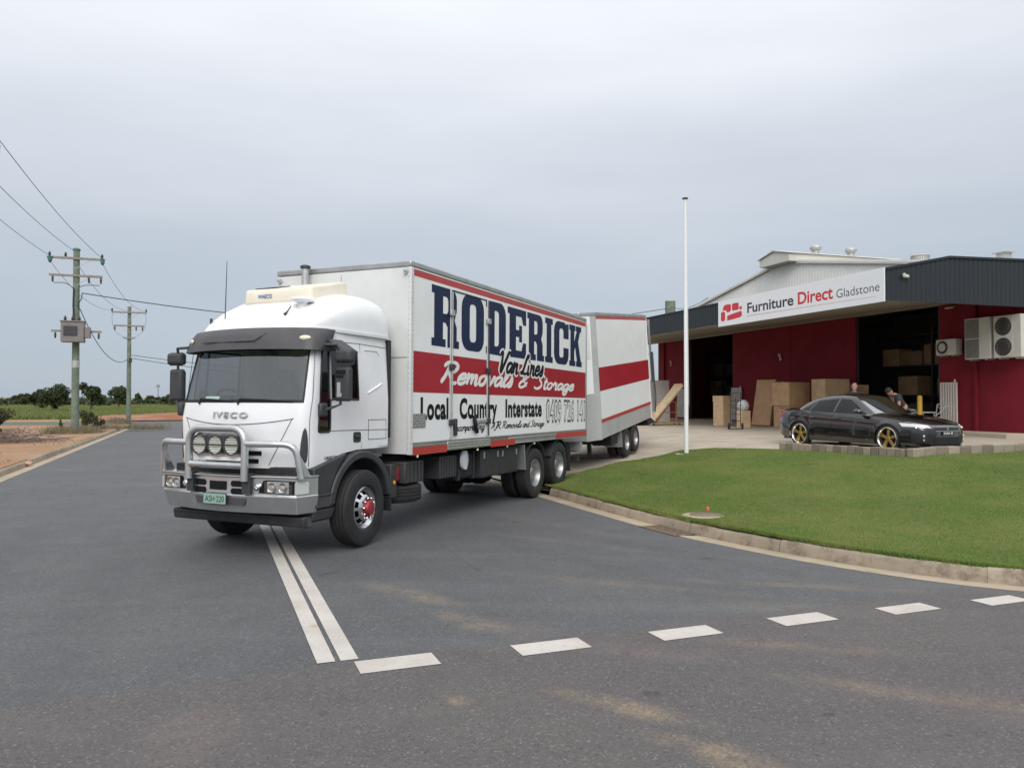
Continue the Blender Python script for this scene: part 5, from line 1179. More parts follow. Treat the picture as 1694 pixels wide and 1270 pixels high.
B('warehouse_floor', MB().box(WX, 36, .48, YE - .18, FLOOR - .06, FLOOR + .012), 'apron_concrete')
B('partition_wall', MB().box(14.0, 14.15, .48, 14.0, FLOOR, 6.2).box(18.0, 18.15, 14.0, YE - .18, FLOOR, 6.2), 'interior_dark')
# gable: pale ribbed sheet
YM, ZAP, SLP = 12.47, 8.45, .170
def zg(y): return ZAP - SLP * abs(y - YM)
def ribbed(name, pts2, fn, mat, pitch=.20, depth=.025, parent=BLD):
    """vertical-rib cladding between lower and upper curve: pts2(y)->(z0,z1); fn(y,z,d)->xyz"""
    (ya, yb), lim = pts2; rows = [[], []]; y = ya
    k = 0
    while y <= yb + 1e-6:
        for dy, d in ((0, 0), (pitch * .38, 0), (pitch * .5, depth), (pitch * .88, depth)):
            yy = min(y + dy, yb); z0, z1 = lim(yy); rows[0].append(fn(yy, z0, d)); rows[1].append(fn(yy, z1, d))
        y += pitch
    return B(name, MB().grid(rows), mat, parent)
ribbed('gable_cladding', ((.30, YE), lambda y: (5.45, zg(y) - .02)), lambda y, z, d: (WX + .02 - d, y, z), 'gable_white', .20, .012)
rf = MB()
for s in (-1, 1):
    ye = .1 if s < 0 else YE + .2
    rf.grid([[(x, YM + (ye - YM) * t, zg(YM + (ye - YM) * t) + .03) for t in (0, .25, .5, .75, 1)] for x in (WX - .12, 12, 20, 28, 36.2)])
B('main_roof', rf, 'roof_cream', solid=.06)
for s in (-1, 1): B('barge_board', MB().beam((WX - .10, YM, ZAP + .02), (WX - .10, YM + s * 12.3, zg(YM + s * 12.3) + .02), .03, .16), 'gable_white')
rm = B('ridge_monitor', MB().loft([[(x, YM - 1.1, 8.30), (x, YM - 1.1, 8.66), (x, YM, 8.88), (x, YM + 1.1, 8.66), (x, YM + 1.1, 8.30)] for x in (WX - .55, 18)]), 'roof_cream')
MB().loft([[(WX - .62, YM - 1.2, 8.66), (WX - .62, YM, 8.97), (WX - .62, YM + 1.2, 8.66), (WX - .62, YM, 8.90)], [(18, YM - 1.2, 8.66), (18, YM, 8.97), (18, YM + 1.2, 8.66), (18, YM, 8.90)]]).build('monitor_cap', 'aircon_white', rm)
def turbine(x, z, r, h, nm='roof_ventilator'):
    v = B(nm, MB().lathe([(r * .6, 0), (r * .6, h * .35), (r * .75, h * .38)], (x, YM, z), 'z', 20, cap=False), 'galv', smooth=50)
    f = MB()
    for k in range(20):
        a = 2 * PI * k / 20; pr = [(r * .72, h * .36), (r, h * .55), (r * 1.0, h * .72), (r * .7, h * .92), (r * .2, h)]
        rows = []
        for rr, hh in pr: rows.append([(x + rr * math.cos(a + da), YM + rr * math.sin(a + da), z + hh) for da in (0, .34)])
        f.grid(rows)
    f.build('ventilator_vane', 'galv', v, smooth=60)
turbine(7.85, 8.92, .27, .48); turbine(9.95, 8.92, .27, .48)
dv = B('drum_ventilator', MB().lathe([(.40, 0), (.40, .40), (.46, .42), (.46, .46), (0, .50)], (14.3, YM, 8.78), 'z', 24), 'aircon_white', smooth=40)
fl = MB()
for k in range(24):
    a = 2 * PI * k / 24; fl.obox((14.3 + .42 * math.cos(a), YM + .42 * math.sin(a), 9.0), (.05, .02, .36), (0, 0, a))
fl.build('drum_fin', 'galv', dv)
B('flue', MB().box(11.85, 12.25, 5.8, 6.2, 7.1, 8.05).box(11.75, 12.35, 5.7, 6.3, 8.05, 8.10), 'galv')
# awning: ribbed navy fascia on two sides, tan soffit rising to the wall
FY1 = 26.0; FB, FT = 4.94, 5.79
ribbed('front_fascia', ((0, FY1), lambda y: (FB, FT)), lambda y, z, d: (.02 - d, y, z), 'fascia_navy', .19, .022)
def et(x): return float(np.interp(x, [0, 2.45, 8, 36], [FT, 6.28, 6.42, 6.44]))
rows = [[], []]; x = 0
while x < 30:
    for dx, d in ((0, 0), (.075, 0), (.095, .022), (.17, .022)): rows[0].append((x + dx, .02 - d, 4.885)); rows[1].append((x + dx, .02 - d, et(x + dx)))
    x += .19
B('end_fascia', MB().grid(rows), 'fascia_navy')
B('awning_roof', MB().grid([[(x, y, et(x) - .03) for x in (.03, 2.45, 5.9)] for y in (.05, 8, 16, FY1)]), 'fascia_navy')
B('fascia_capping', MB().box(-.03, .05, -.03, FY1, FT, FT + .05), 'fascia_navy')
cap = MB()
for a, b in ((0.05, 2.45), (2.45, 8), (8, 30)): cap.beam((a, 0, et(a) + .03), (b, 0, et(b) + .03), .09, .07)
B('fascia_capping', cap, 'fascia_navy')
B('soffit', MB().grid([[(x, y, 4.955 + (5.42 - 4.955) * x / 5.9) for x in (.05, 3, 5.98)] for y in (.06, 8, 16, FY1)]), 'soffit_tan')
B('soffit_trim', MB().beam((5.93, .3, 5.395), (5.93, FY1, 5.395), .12, .06).beam((.06, .08, 4.945), (.06, FY1, 4.945), .08, .03), 'soffit_tan')
for y in (12.2, 20.9): B('soffit_joint', MB().beam((.1, y, 4.96), (5.9, y, 5.412), .04, .02), 'soffit_tan')
B('downpipe', MB().beam((WX - .06, 2.105, 5.4), (WX - .06, 2.105, FLOOR), .10), 'maroon_wall')
B('downpipe', MB().beam((WX - .06, 23.85, 5.4), (WX - .06, 23.85, FLOOR), .10), 'maroon_wall')
B('plinth_step', MB().box(5.0, WX, .2, 3.6, FLOOR - .3, FLOOR + .09), 'apron_concrete', bevel=.015)
def wlight(y, z):
    w = B('wall_light', MB().lathe([(.05, 0), (.05, .12), (.0, .13)], (WX - .09, y, z + .03), 'z', 12), 'gate_white', smooth=50)
    MB().lathe([(.05, 0), (.05, -.12), (.0, -.13)], (WX - .09, y - .08, z - .06), 'z', 12).box(WX - .08, WX, y - .03, y + .03, z - .04, z + .04).build('light_bracket', 'gate_white', w)
wlight(12.7, 3.93); wlight(23.0, 4.08)
fl = B('flood_light', MB().obox((WX - .18, 3.0, 5.22), (.20, .34, .05), (0, R(-20), 0)), 'galv', bevel=.01); MB().box(WX - .08, WX, 2.97, 3.03, 5.22, 5.30).build('light_bracket', 'steel_dark', fl)
cv = B('security_camera', MB().obox((.7, -.10, 5.62), (.20, .10, .09), (0, 0, .3)), 'aircon_white', bevel=.015); MB().box(.66, .74, -.05, 0, 5.66, 5.72).build('camera_bracket', 'aircon_white', cv)
# racking and goods inside, dim
for i, (x, y0, y1) in enumerate(((8.6, 3.4, 9.4), (9.6, 15.6, 21.4), (9.2, 22.4, 24.2))):
    rk = B('storage_rack', MB(), None) if False else thing('storage_rack', ['tall rack of wrapped goods inside the right-hand loading door', 'tall rack of boxes deep inside the left-hand loading door', 'narrow rack just inside the left-hand door'][i], 'rack', bw(x, y0, FLOOR + .012), (0, 0, B_A))
    L_ = y1 - y0
    for yy in np.linspace(0, L_, max(2, int(L_ / 2.4) + 1)): MB().beam((0, yy, 0), (0, yy, 4.2), .09).build('upright', 'steel_dark', rk)
    for zz in (1.35, 2.6, 3.9): MB().box(-.1, .9, -.05, L_ + .05, zz - .06, zz).build('shelf', 'steel_dark', rk)
    rr = random.Random(i + 4); k = 0
    for zz in (0.0, 1.35, 2.6):
        yy = .2
        while yy < L_ - .9:
            w_ = rr.uniform(.5, 1.1); h_ = rr.uniform(.5, 1.05)
            if rr.random() < .8:
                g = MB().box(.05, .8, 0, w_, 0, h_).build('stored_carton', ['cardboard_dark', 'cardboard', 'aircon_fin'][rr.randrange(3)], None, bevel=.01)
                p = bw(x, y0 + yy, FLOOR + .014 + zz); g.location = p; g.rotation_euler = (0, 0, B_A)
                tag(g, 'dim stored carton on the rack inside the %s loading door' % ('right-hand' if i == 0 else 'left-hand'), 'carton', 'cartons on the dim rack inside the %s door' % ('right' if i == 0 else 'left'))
            yy += w_ + .12

# ------------------------------------------------------------------ shop sign on the fascia
SG = thing('shop_sign', 'long white Furniture Direct Gladstone sign board fixed along the navy fascia', 'sign', (BK[0], BK[1], 0), (0, 0, B_A))
MB().box(-.085, -.045, -.06, 8.66, 4.84, 5.85).build('sign_board', 'sign_white', SG, bevel=.004)
sf = lambda d: (lambda u, v: (-.087 - d, u, v))
text_fit(MB(), 'Furniture', 6.70, 4.03, 5.205, 5.575, sf(.0), offset=.020).build('lettering', 'sign_ink', SG)
text_fit(MB(), 'Direct', 3.80, 2.09, 5.195, 5.60, sf(.0), offset=.024).build('lettering', 'sign_red', SG)
text_fit(MB(), 'Gladstone', 1.93, .12, 5.18, 5.46, sf(.0), offset=-.006).build('lettering', 'sign_ink', SG)
MB().add([sf(0)(6.70, 5.080), sf(0)(.25, 5.028), sf(0)(.25, 5.034), sf(0)(6.70, 5.095)], [(0, 1, 2, 3)]).build('underline', 'sign_red', SG)
def lp(pts): return MB().flat([pts], sf(0)).build('logo_piece', 'sign_red', SG)
L0, L1, LZ0, LZ1 = 8.46, 7.02, 5.02, 5.68
def lg(a, b): return (L0 + (L1 - L0) * a, LZ0 + (LZ1 - LZ0) * b)
def lrr(a0, a1, b0, b1, r): return [lg(*p) for p in rrect(a0, a1, b0, b1, r, 4)]
lp(lrr(0, .20, .02, .60, .09)); lp([lg(*p) for p in [(.30, .02), (.90, .10), (.98, .18), (.98, .40), (.92, .46), (.38, .34), (.30, .30)]])
lp([lg(*p) for p in [(.08, .66), (.12, .90), (.20, .99), (.42, .99), (.48, .93), (.48, .62), (.42, .52), (.28, .52), (.25, .64), (.18, .67)]]); lp(lrr(.53, .84, .56, .99, .08)); lp([lg(*p) for p in [(.86, .72), (.98, .74), (.98, .56), (.88, .54)]])

# ------------------------------------------------------------------ air conditioners on the right-hand wall
def aircon(y0, y1, z0, z1, d, label, fans, grille_part):
    a = thing('air_conditioner', label, 'air conditioner', bw(WX - .08, y0, z0), (0, 0, B_A), 'air conditioners on the maroon wall')
    w, h = y1 - y0, z1 - z0
    MB().box(-d, 0, 0, w, 0, h).build('casing', 'aircon_white', a, bevel=.012)
    for (cy, cz, r_) in fans:
        MB().box(-d - .006, -d + .004, cy - r_ * 1.12, cy + r_ * 1.12, cz - r_ * 1.12, cz + r_ * 1.12).build('fan_panel', 'aircon_white', a, bevel=.004)
        f = MB().lathe([(r_, 0), (r_ * .97, -.012), (0, -.008)], (-d - .006, cy, cz), 'x', 28).build('fan_guard', 'aircon_dark', a, smooth=40)
        g = MB()
        for k in range(1, 6): g.tube([(-d - .020, cy + r_ * k / 6 * math.cos(t), cz + r_ * k / 6 * math.sin(t)) for t in [2 * PI * q / 24 for q in range(24)]], .004, 4, closed=True)
        g.build('guard_ring', 'aircon_fin', f)
        MB().lathe([(.16 * r_ / .25, 0), (0, -.006)], (-d - .022, cy, cz), 'x', 16).build('fan_hub', 'aircon_white' if len(fans) == 1 else 'aircon_dark', f)
    if grille_part:
        g0, g1 = grille_part
        MB().box(-d - .006, -d + .004, g0, g1, .04, h - .04).build('coil_panel', 'aircon_fin', a, bevel=.004)
        MB().box(-d - .012, -d - .004, g0 - .02, g1 + .02, h * .49, h * .51).build('panel_rail', 'aircon_white', a)
    MB().box(-d * .9, .08, w * .18, w * .18 + .04, -.05, -.004).box(-d * .9, .08, w * .78, w * .78 + .04, -.05, -.004).build('bracket', 'galv', a)
    MB().tube(smoothpath([(-.08, -.04, h * .3), (-.05, -.10, h * .2), (.05, -.12, h * .15)], 4), .025, 8).build('refrigerant_pipe', 'aircon_dark', a, smooth=60)
aircon(2.62, 3.44, 3.50, 4.07, .30, 'small single-fan air conditioner left of the two big units', [(.56, .285, .235)], None)
aircon(1.22, 2.20, 3.30, 4.70, .36, 'tall air conditioner with grey coil panel, between the small unit and the twin-fan one', [], (.42, .95))
aircon(.12, 1.10, 3.30, 4.69, .36, 'tall twin-fan air conditioner at the right edge of the maroon wall', [(.62, 1.03, .30), (.62, .36, .30)], None)

# ------------------------------------------------------------------ folding security gates
def fold_gate(x, y0, n, h, label, pitch=.105):
    g = thing('folding_gate', label, 'gate', bw(x, y0, FLOOR + .10), (0, 0, B_A), 'folded security gates beside the loading doors')
    for k in range(n): MB().box(-.05, .0, k * pitch, k * pitch + .066, 0, h).build('gate_bar', 'gate_white', g, bevel=.006)
    for z in (.04, h - .04, h * .5): MB().box(-.035, -.015, .0, (n - 1) * pitch + .04, z - .02, z + .02).build('gate_rail', 'gate_white', g)
    MB().lathe([(.03, 0), (.03, .10), (0, .11)], (-.02, .10, h), 'z', 10).build('gate_roller', 'gate_white', g)
fold_gate(WX - .08, 2.82, 7, 1.70, 'folded pale security gate right of the right-hand door', .108)
fold_gate(WX - .08, 8.0, 8, 1.66, 'folded pale security gate left of the right-hand door, behind a carton', .12)
fold_gate(WX - .08, 15.75, 8, 1.66, 'folded pale security gate right of the left-hand door, behind the hand truck', .115)
fold_gate(WX - .08, 21.15, 9, 1.66, 'folded pale security gate left of the left-hand door, by the leaning panels', .12)
# ================================================================== GOODS, PEOPLE AND SMALL THINGS
def zfl(x, y):
    n, u = NUof(x, y); return float(z_apron(np.array([n]), np.array([u]))[0])
def carton(label, x, y, w, d, h, rot, mat='cardboard', z=None, tape=True, name='cardboard_box', lean=0.0, group=None):
    """w along the local x, d along y; x, y world"""
    z = zfl(x, y) + .002 if z is None else z
    o = thing(name, label, 'box', (x, y, z), (lean, 0, rot), group)
    MB().box(-w / 2, w / 2, -d / 2, d / 2, 0, h).build('carton', mat, o, bevel=.012)
    if tape:
        MB().box(-w / 2 - .002, w / 2 + .002, -.03, .03, h - .10, h + .002).build('tape', 'tape', o)
        MB().box(-w / 2 - .0015, w / 2 + .0015, -d / 2 - .0015, d / 2 + .0015, h * .5 - .003, h * .5 + .003).build('carton_seam', 'cardboard_dark', o)
    return o
c1 = carton('tall cardboard box standing alone beside the hand truck', 9.62, 35.1, .55, .62, 1.36, R(30), 'cardboard_pale')
MB().box(-.29, .29, -.325, .325, 1.10, 1.37).build('box_lid', 'cardboard_pale', c1, bevel=.01)
def leaning(label, x, y, w, h, t, rot, ang, mat='cardboard'):
    o = thing('flat_carton', label, 'box', (x, y, zfl(x, y) + .004), (0, 0, rot))
    m_ = MB().obox((0, math.sin(ang) * h / 2 + t / 2, math.cos(ang) * h / 2 + math.sin(ang) * t / 2), (w, t, h), (-ang, 0, 0)); m_.build('carton', mat, o, bevel=.01)
    MB().obox((0, math.sin(ang) * h / 2 - .004, math.cos(ang) * h / 2), (.10, .004, h * .12), (-ang, 0, 0)).build('carton_label', 'cardboard_dark', o)
    return o
leaning('big flat cardboard carton leaning upright behind the hand truck', 11.15, 34.5, .96, 2.10, .16, R(-52), R(13), 'cardboard')
leaning('narrow flat carton leaning behind the big flat carton', 11.85, 34.6, .42, 2.02, .14, R(-52), R(12), 'cardboard_dark')
leaning('pale narrow flat carton leaning next to the stacked boxes', 12.15, 34.3, .40, 1.9, .12, R(-52), R(10), 'cardboard_pale')
leaning('tall slim carton standing at the back of the stack against the maroon wall', 13.3, 36.9, .55, 2.55, .30, R(-72), R(2), 'cardboard')
leaning('shorter slim carton beside the tall slim carton at the back', 13.9, 36.7, .40, 2.40, .25, R(-72), R(2), 'cardboard_dark')
zb = zfl(11.9, 32.8)
carton('lower cardboard box of the stack behind the black car', 11.95, 32.85, 1.05, 1.0, .92, R(22), 'cardboard', tape=False)
carton('big cardboard box on top of the stack, left of the pale box', 11.93, 32.85, 1.12, 1.06, 1.0, R(22), 'cardboard', z=zb + .925)
carton('tall pale cardboard box right of the stack, behind the black car', 13.1, 31.6, 1.10, .95, 2.02, R(12), 'cardboard_pale')
carton('low cardboard box by the doorway behind the car roof', 14.1, 31.4, 1.5, .5, 1.35, R(18), 'cardboard_dark', tape=False)
leaning('flat brown carton standing in front of the folded gate by the right-hand door', 14.15, 31.9, 1.25, 1.78, .10, R(-20), R(6), 'cardboard')

# hand truck
ht = thing('hand_truck', 'dark steel hand truck parked between the tall box and the flat carton', 'hand truck', (9.22, 31.7, zfl(9.22, 31.7)), (0, 0, R(-20)))
m = MB()
for x in (-.20, .20): m.tube([(x, .02, .12), (x, .10, 1.35), (x, .02, 1.50)], .016, 8)
m.tube([(-.20, .02, 1.50), (.20, .02, 1.50)], .016, 8); m.build('frame', 'steel_dark', ht, smooth=50)
for z in (.35, .62, .90, 1.18): MB().tube([(-.20, .03 + z * .05, z), (.20, .03 + z * .05, z)], .012, 8).build('cross_bar', 'steel_dark', ht, smooth=50)
MB().tube([(0, .03, .2), (0, .10, 1.3)], .010, 8).build('centre_bar', 'steel_dark', ht)
MB().box(-.22, .22, -.24, .03, .02, .035).build('toe_plate', 'steel_dark', ht)
MB().tube([(-.30, .08, 1.0), (.30, .08, 1.0)], .012, 6).build('handle_bar', 'steel_dark', ht)
for x in (-.27, .27):
    w = MB().lathe([(.07, -.035), (.125, -.04), (.13, 0), (.125, .04), (.07, .035)], (x, .10, .13), 'x', 20).build('wheel', 'rubber', ht, smooth=40)
    MB().lathe([(.07, -.02), (.07, .02)], (x, .10, .13), 'x', 14).build('hub', 'galv', w)
pb = MB().loft([[(9.92 + w_ * math.cos(a) * (1 + .15 * math.sin(3 * a)), 32.9 + w_ * math.sin(a), zfl(9.9, 32.9) + z) for a in [2 * PI * k / 12 for k in range(12)]] for z, w_ in ((.75, .16), (.85, .24), (1.0, .25), (1.12, .18), (1.2, .06))])
bag = thing('plastic_bag', 'crumpled pale plastic bag on a small box beside the hand truck', 'bag'); pb.build('bag_body', 'plastic_bag', bag, smooth=60)
carton('small cardboard box under the plastic bag beside the hand truck', 9.92, 32.9, .42, .42, .74, R(15), 'cardboard_pale', tape=False)

# leaning panels and yellow trolley at the far door
ty = thing('panel_trolley', 'ochre steel trolley carrying leaning boards near the far door', 'trolley', (7.25, 36.6, zfl(7.25, 36.6)), (0, 0, R(12)))
m = MB()
for x in (-.75, .75): m.beam((x, -.35, .12), (x, .35, .12), .05).beam((x, .30, .12), (x, .30, 1.1), .05)
for y in (-.35, .35): m.beam((-.8, y, .12), (.8, y, .12), .05)
m.beam((-.75, .30, 1.1), (.75, .30, 1.1), .05).beam((-.75, .30, .6), (.75, .30, .6), .04); m.build('frame', 'ochre_steel', ty)
for x in (-.65, .65):
    for y in (-.3, .3): MB().lathe([(.05, -.02), (.055, 0), (.05, .02)], (x, y, .055), 'x', 14).build('castor', 'rubber', ty)
def slab(label, a, b, w, t, mat):
    a = Vector(a); b = Vector(b); o = thing('leaning_board', label, 'board', tuple(a))
    MB().beam((0, 0, 0), b - a, w, t).build('board', mat, o, bevel=.008); return o
zt_ = zfl(7.2, 36.5)
slab('pale timber-edged board leaning on the ochre trolley, in front', (6.45, 36.2, zt_ + .16), (7.95, 36.5, zt_ + 1.88), .9, .09, 'timber')
slab('brown wrapped board leaning on the ochre trolley, behind the pale one', (6.75, 36.75, zt_ + .16), (8.05, 37.0, zt_ + 1.95), .9, .12, 'cardboard')
wp = thing('white_panel', 'white flat panel standing behind the leaning boards', 'panel', (7.55, 40.1, zfl(7.55, 40.1)), (R(-4), 0, R(10)))
MB().box(-.75, .75, 0, .05, 0, 2.2).build('panel_sheet', 'gate_white', wp, bevel=.006)

# bollard and chair by the right-hand door
bo = thing('bollard', 'yellow steel bollard beside the right-hand loading door', 'bollard', bw(4.9, 3.5, FLOOR - .02))
MB().lathe([(.085, 0), (.085, 1.30), (.07, 1.34), (0, 1.36)], (0, 0, 0), 'z', 18).build('post', 'yellow_paint', bo, smooth=40)
MB().lathe([(.12, 0), (.12, .02)], (0, 0, 0), 'z', 18).build('base_plate', 'yellow_paint', bo)
ch = thing('cross_back_chair', 'grey cross-back chair standing by the right-hand door jamb', 'chair', bw(5.2, 3.05, FLOOR + .095), (0, 0, R(190)))
for x in (-.2, .2):
    MB().tube([(x, .2, 0), (x, .2, .45), (x, .27, .92)], .016, 8).build('leg', 'galv', ch, smooth=50); MB().tube([(x, -.2, 0), (x, -.2, .45)], .016, 8).build('leg', 'galv', ch, smooth=50)
MB().box(-.22, .22, -.22, .22, .44, .47).build('seat', 'galv', ch, bevel=.01)
MB().tube([(-.2, .27, .92), (.2, .27, .92)], .018, 8).tube([(-.2, .215, .52), (.2, .265, .88)], .012, 8).tube([(.2, .215, .52), (-.2, .265, .88)], .012, 8).build('backrest', 'galv', ch, smooth=50)
tbl = thing('low_table', 'low pale table beside the yellow bollard', 'table', bw(5.3, 4.0, FLOOR + .0), (0, 0, B_A))
MB().box(-.3, .3, -.55, .55, .70, .735).build('table_top', 'gate_white', tbl, bevel=.006)
for x in (-.26, .26):
    for y in (-.5, .5): MB().box(x - .02, x + .02, y - .02, y + .02, 0, .70).build('leg', 'galv', tbl)

# ---------------- people
def skin_figure(name, joints, edges, mat, parent, sub=2):
    me = bpy.data.meshes.new(name); me.from_pydata([j[0] for j in joints], edges, [])
    o = bpy.data.objects.new(name, me); COL.objects.link(o); o.parent = parent; me.materials.append(MATS[mat])
    md = o.modifiers.new('skin', 'SKIN'); md.use_smooth_shade = True
    for i, j in enumerate(joints): me.skin_vertices[0].data[i].radius = j[1] if isinstance(j[1], tuple) else (j[1], j[1])
    me.skin_vertices[0].data[0].use_root = True
    s = o.modifiers.new('sub', 'SUBSURF'); s.levels = sub; s.render_levels = sub
    return o
def head(parent, c, yaw, pitch, skin, hairmat, hair=True):
    """head about 0.23 m tall, facing local +x before yaw/pitch"""
    M = Matrix.Translation(c) @ Euler((0, pitch, yaw)).to_matrix().to_4x4(); rings = []
    for z, rx, ry, ox in ((-.125, .035, .035, .030), (-.110, .060, .050, .025), (-.07, .078, .062, .012), (-.02, .088, .072, .004), (.03, .094, .076, 0), (.07, .090, .072, -.004), (.10, .070, .056, -.008), (.118, .035, .03, -.01)):
        rings.append([M @ Vector((ox + rx * math.cos(a), ry * math.sin(a), z)) for a in [2 * PI * k / 18 for k in range(18)]])
    m_ = MB().loft(rings)
    m_.loft([[M @ Vector((.085 + d, s, z)) for s, z in ((-.012 * w, -.035), (.012 * w, -.035), (.006 * w, .012), (-.006 * w, .012))] for d, w in ((-.01, 1.2), (.022, .8))])
    for s in (1, -1): m_.loft([[M @ Vector((.0 + .02 * math.cos(a), s * (.070 + d), -.01 + .032 * math.sin(a))) for a in [2 * PI * k / 8 for k in range(8)]] for d in (0, .016)])
    h = m_.build('head', skin, parent, smooth=60)
    e = MB()
    for s in (1, -1): e.obox(M @ Vector((.084, s * .030, .012)), (.012, .022, .010), (0, pitch, yaw))
    e.obox(M @ Vector((.082, 0, -.068)), (.010, .045, .008), (0, pitch, yaw)); e.build('eyes_and_mouth', 'hair', h)
    if hair:
        rings = []
        for z, rx, ry, ox in ((.0, .090, .082, -.018), (.045, .101, .084, -.006), (.085, .098, .080, -.006), (.115, .075, .062, -.010), (.130, .035, .03, -.01)):
            rings.append([M @ Vector((ox + rx * math.cos(a), ry * math.sin(a), z)) for a in [2 * PI * k / 18 for k in range(18)]])
        MB().loft(rings).build('hair', hairmat, h, smooth=60)
    return h
def hand(parent, w, d, skin, side=1):
    """palm with four fingers and a thumb hanging along d from wrist w"""
    d = Vector(d).normalized(); a = d.orthogonal().normalized(); b = d.cross(a); w = Vector(w); J = [(tuple(w), .026), (tuple(w + d * .05), (.036, .020)), (tuple(w + d * .085), (.038, .018))]; E = [(0, 1), (1, 2)]
    for k, L in enumerate((.065, .078, .074, .058)):
        r0 = w + d * .085 + a * (.027 - .018 * k); i = len(J)
        J += [(tuple(r0), .010), (tuple(r0 + d * L * .5 + b * .006), .009), (tuple(r0 + d * L + b * .02), .008)]; E += [(2, i), (i, i + 1), (i + 1, i + 2)]
    i = len(J); J += [(tuple(w + d * .04 + a * .034), .011), (tuple(w + d * .075 + a * .052 + b * .012), .009)]; E += [(1, i), (i, i + 1)]
    return skin_figure('hand', J, E, skin, parent, 1)
def person(label, loc, yaw, lean, bow, skin, top, legs, arm_swing, strap=False, hair=True, s=1.0):
    p = thing('person', label, 'person', loc, (0, 0, yaw)); p.scale = (s, s, s)
    cl, sl = math.cos(lean), math.sin(lean); T = lambda u, y=0.0, f=0.0: (sl * u + cl * f, y, .95 + cl * u - sl * f)      # up the leaning spine from the hips
    J = [(T(0), (.155, .115)), (T(.14), (.145, .105)), (T(.30), (.165, .115)), (T(.44), (.160, .105)), (T(.50), (.10, .08)), (T(.56), (.052, .052))]
    E = [(0, 1), (1, 2), (2, 3), (3, 4), (4, 5)]
    body = J[:]; edges = E[:]
    for sd in (1, -1):
        i = len(body); body += [((.0, sd * .10, .88), .092), ((.02, sd * .11, .50), .062), ((-.01, sd * .115, .09), .045), ((.10, sd * .12, .045), (.045, .035))]; edges += [(0, i), (i, i + 1), (i + 1, i + 2), (i + 2, i + 3)]
    for sd in (1, -1):
        sh = Vector(T(.46, sd * .185)); el_ = sh + Vector((math.sin(arm_swing) * .29, sd * .04, -math.cos(arm_swing) * .29)); wr_ = el_ + Vector((math.sin(arm_swing + .35) * .25, -sd * .02, -math.cos(arm_swing + .35) * .25))
        i = len(body); body += [(tuple(sh), .062), (tuple(el_), .044), (tuple(wr_), .030)]; edges += [(3, i), (i, i + 1), (i + 1, i + 2)]
        hand(p, wr_, wr_ - el_, skin)
    skin_figure('body', body, edges, skin, p)
    # clothes follow the same skeleton, a little wider
    g = 1.07
    tj = [(q[0], tuple(r_ * g for r_ in q[1])) for q in J[:4]] + [(T(.485), (.115, .09))]; te = [(0, 1), (1, 2), (2, 3), (3, 4)]
    for sd in (1, -1):
        sh = Vector(T(.46, sd * .185)); md_ = sh + Vector((math.sin(arm_swing) * .19, sd * .028, -math.cos(arm_swing) * .19)); i = len(tj); tj += [(tuple(sh), .076), (tuple(md_), .070)]; te += [(3, i), (i, i + 1)]
    skin_figure('t_shirt', tj, te, top, p)
    lj = [(T(.02), (.162, .122)), (T(-.06), (.15, .118))]; le = [(0, 1)]
    for sd in (1, -1): i = len(lj); lj += [((.0, sd * .10, .86), .102), ((.02, sd * .11, .50), .076), ((-.01, sd * .115, .10), .066)]; le += [(1, i), (i, i + 1), (i + 1, i + 2)]
    skin_figure('trousers', lj, le, legs, p)
    hp = Vector(T(.56)) + Vector((math.sin(lean + bow * .6) * .13, 0, math.cos(lean + bow * .6) * .13))
    head(p, hp, 0, lean * .4 + bow, skin, 'hair', hair)
    if strap: MB().tube([T(.50, -.06, .10), T(.44, -.05, .125), T(.30, .0, .14)], .008, 6).tube([T(.50, .06, .10), T(.44, .05, .125), T(.30, .0, .14)], .008, 6).build('lanyard', 'strap_pale', p, smooth=50)
    return p
person('person in a dark t-shirt leaning forward with bowed head behind the black car', (12.70, 24.9, zfl(12.70, 24.9)), R(188), R(40), R(40), 'skin', 'tee_dark', 'trousers', R(2), strap=True, s=1.05)
person('person mostly hidden behind the black car roof, only the head showing', (11.75, 26.3, zfl(11.75, 26.3)), R(230), R(3), R(5), 'skin_pale', 'tee_dark', 'trousers', R(8), hair=False, s=1.03)

# ------------------------------------------------------------------ flag pole
fpx, fpy = 4.98, 21.95
fp = thing('flag_pole', 'tall bare white flag pole at the edge of the lawn', 'pole', (fpx, fpy, z_at(fpx, fpy) - .01))
MB().tube([(0, 0, 0), (0, 0, 2.5), (-.01, 0, 7.30)], [.062, .058, .042], 16).build('shaft', 'flag_white', fp, smooth=60)
MB().lathe([(.03, 0), (.085, .01), (.09, .03), (.04, .05), (.0, .055)], (-.01, 0, 7.30), 'z', 16).build('truck_cap', 'steel_dark', fp, smooth=40)
MB().box(-.32, .12, -.16, .14, -.03, .018).build('footing', 'apron_concrete', fp, bevel=.01)
MB().obox((.06, 0, 1.35), (.03, .05, .10)).build('rope_cleat', 'steel_dark', fp)
MB().tube([(.075, 0, 1.3), (.06, 0, 4.2), (.045, 0, 7.28)], .004, 4).build('halyard', 'flag_white', fp)

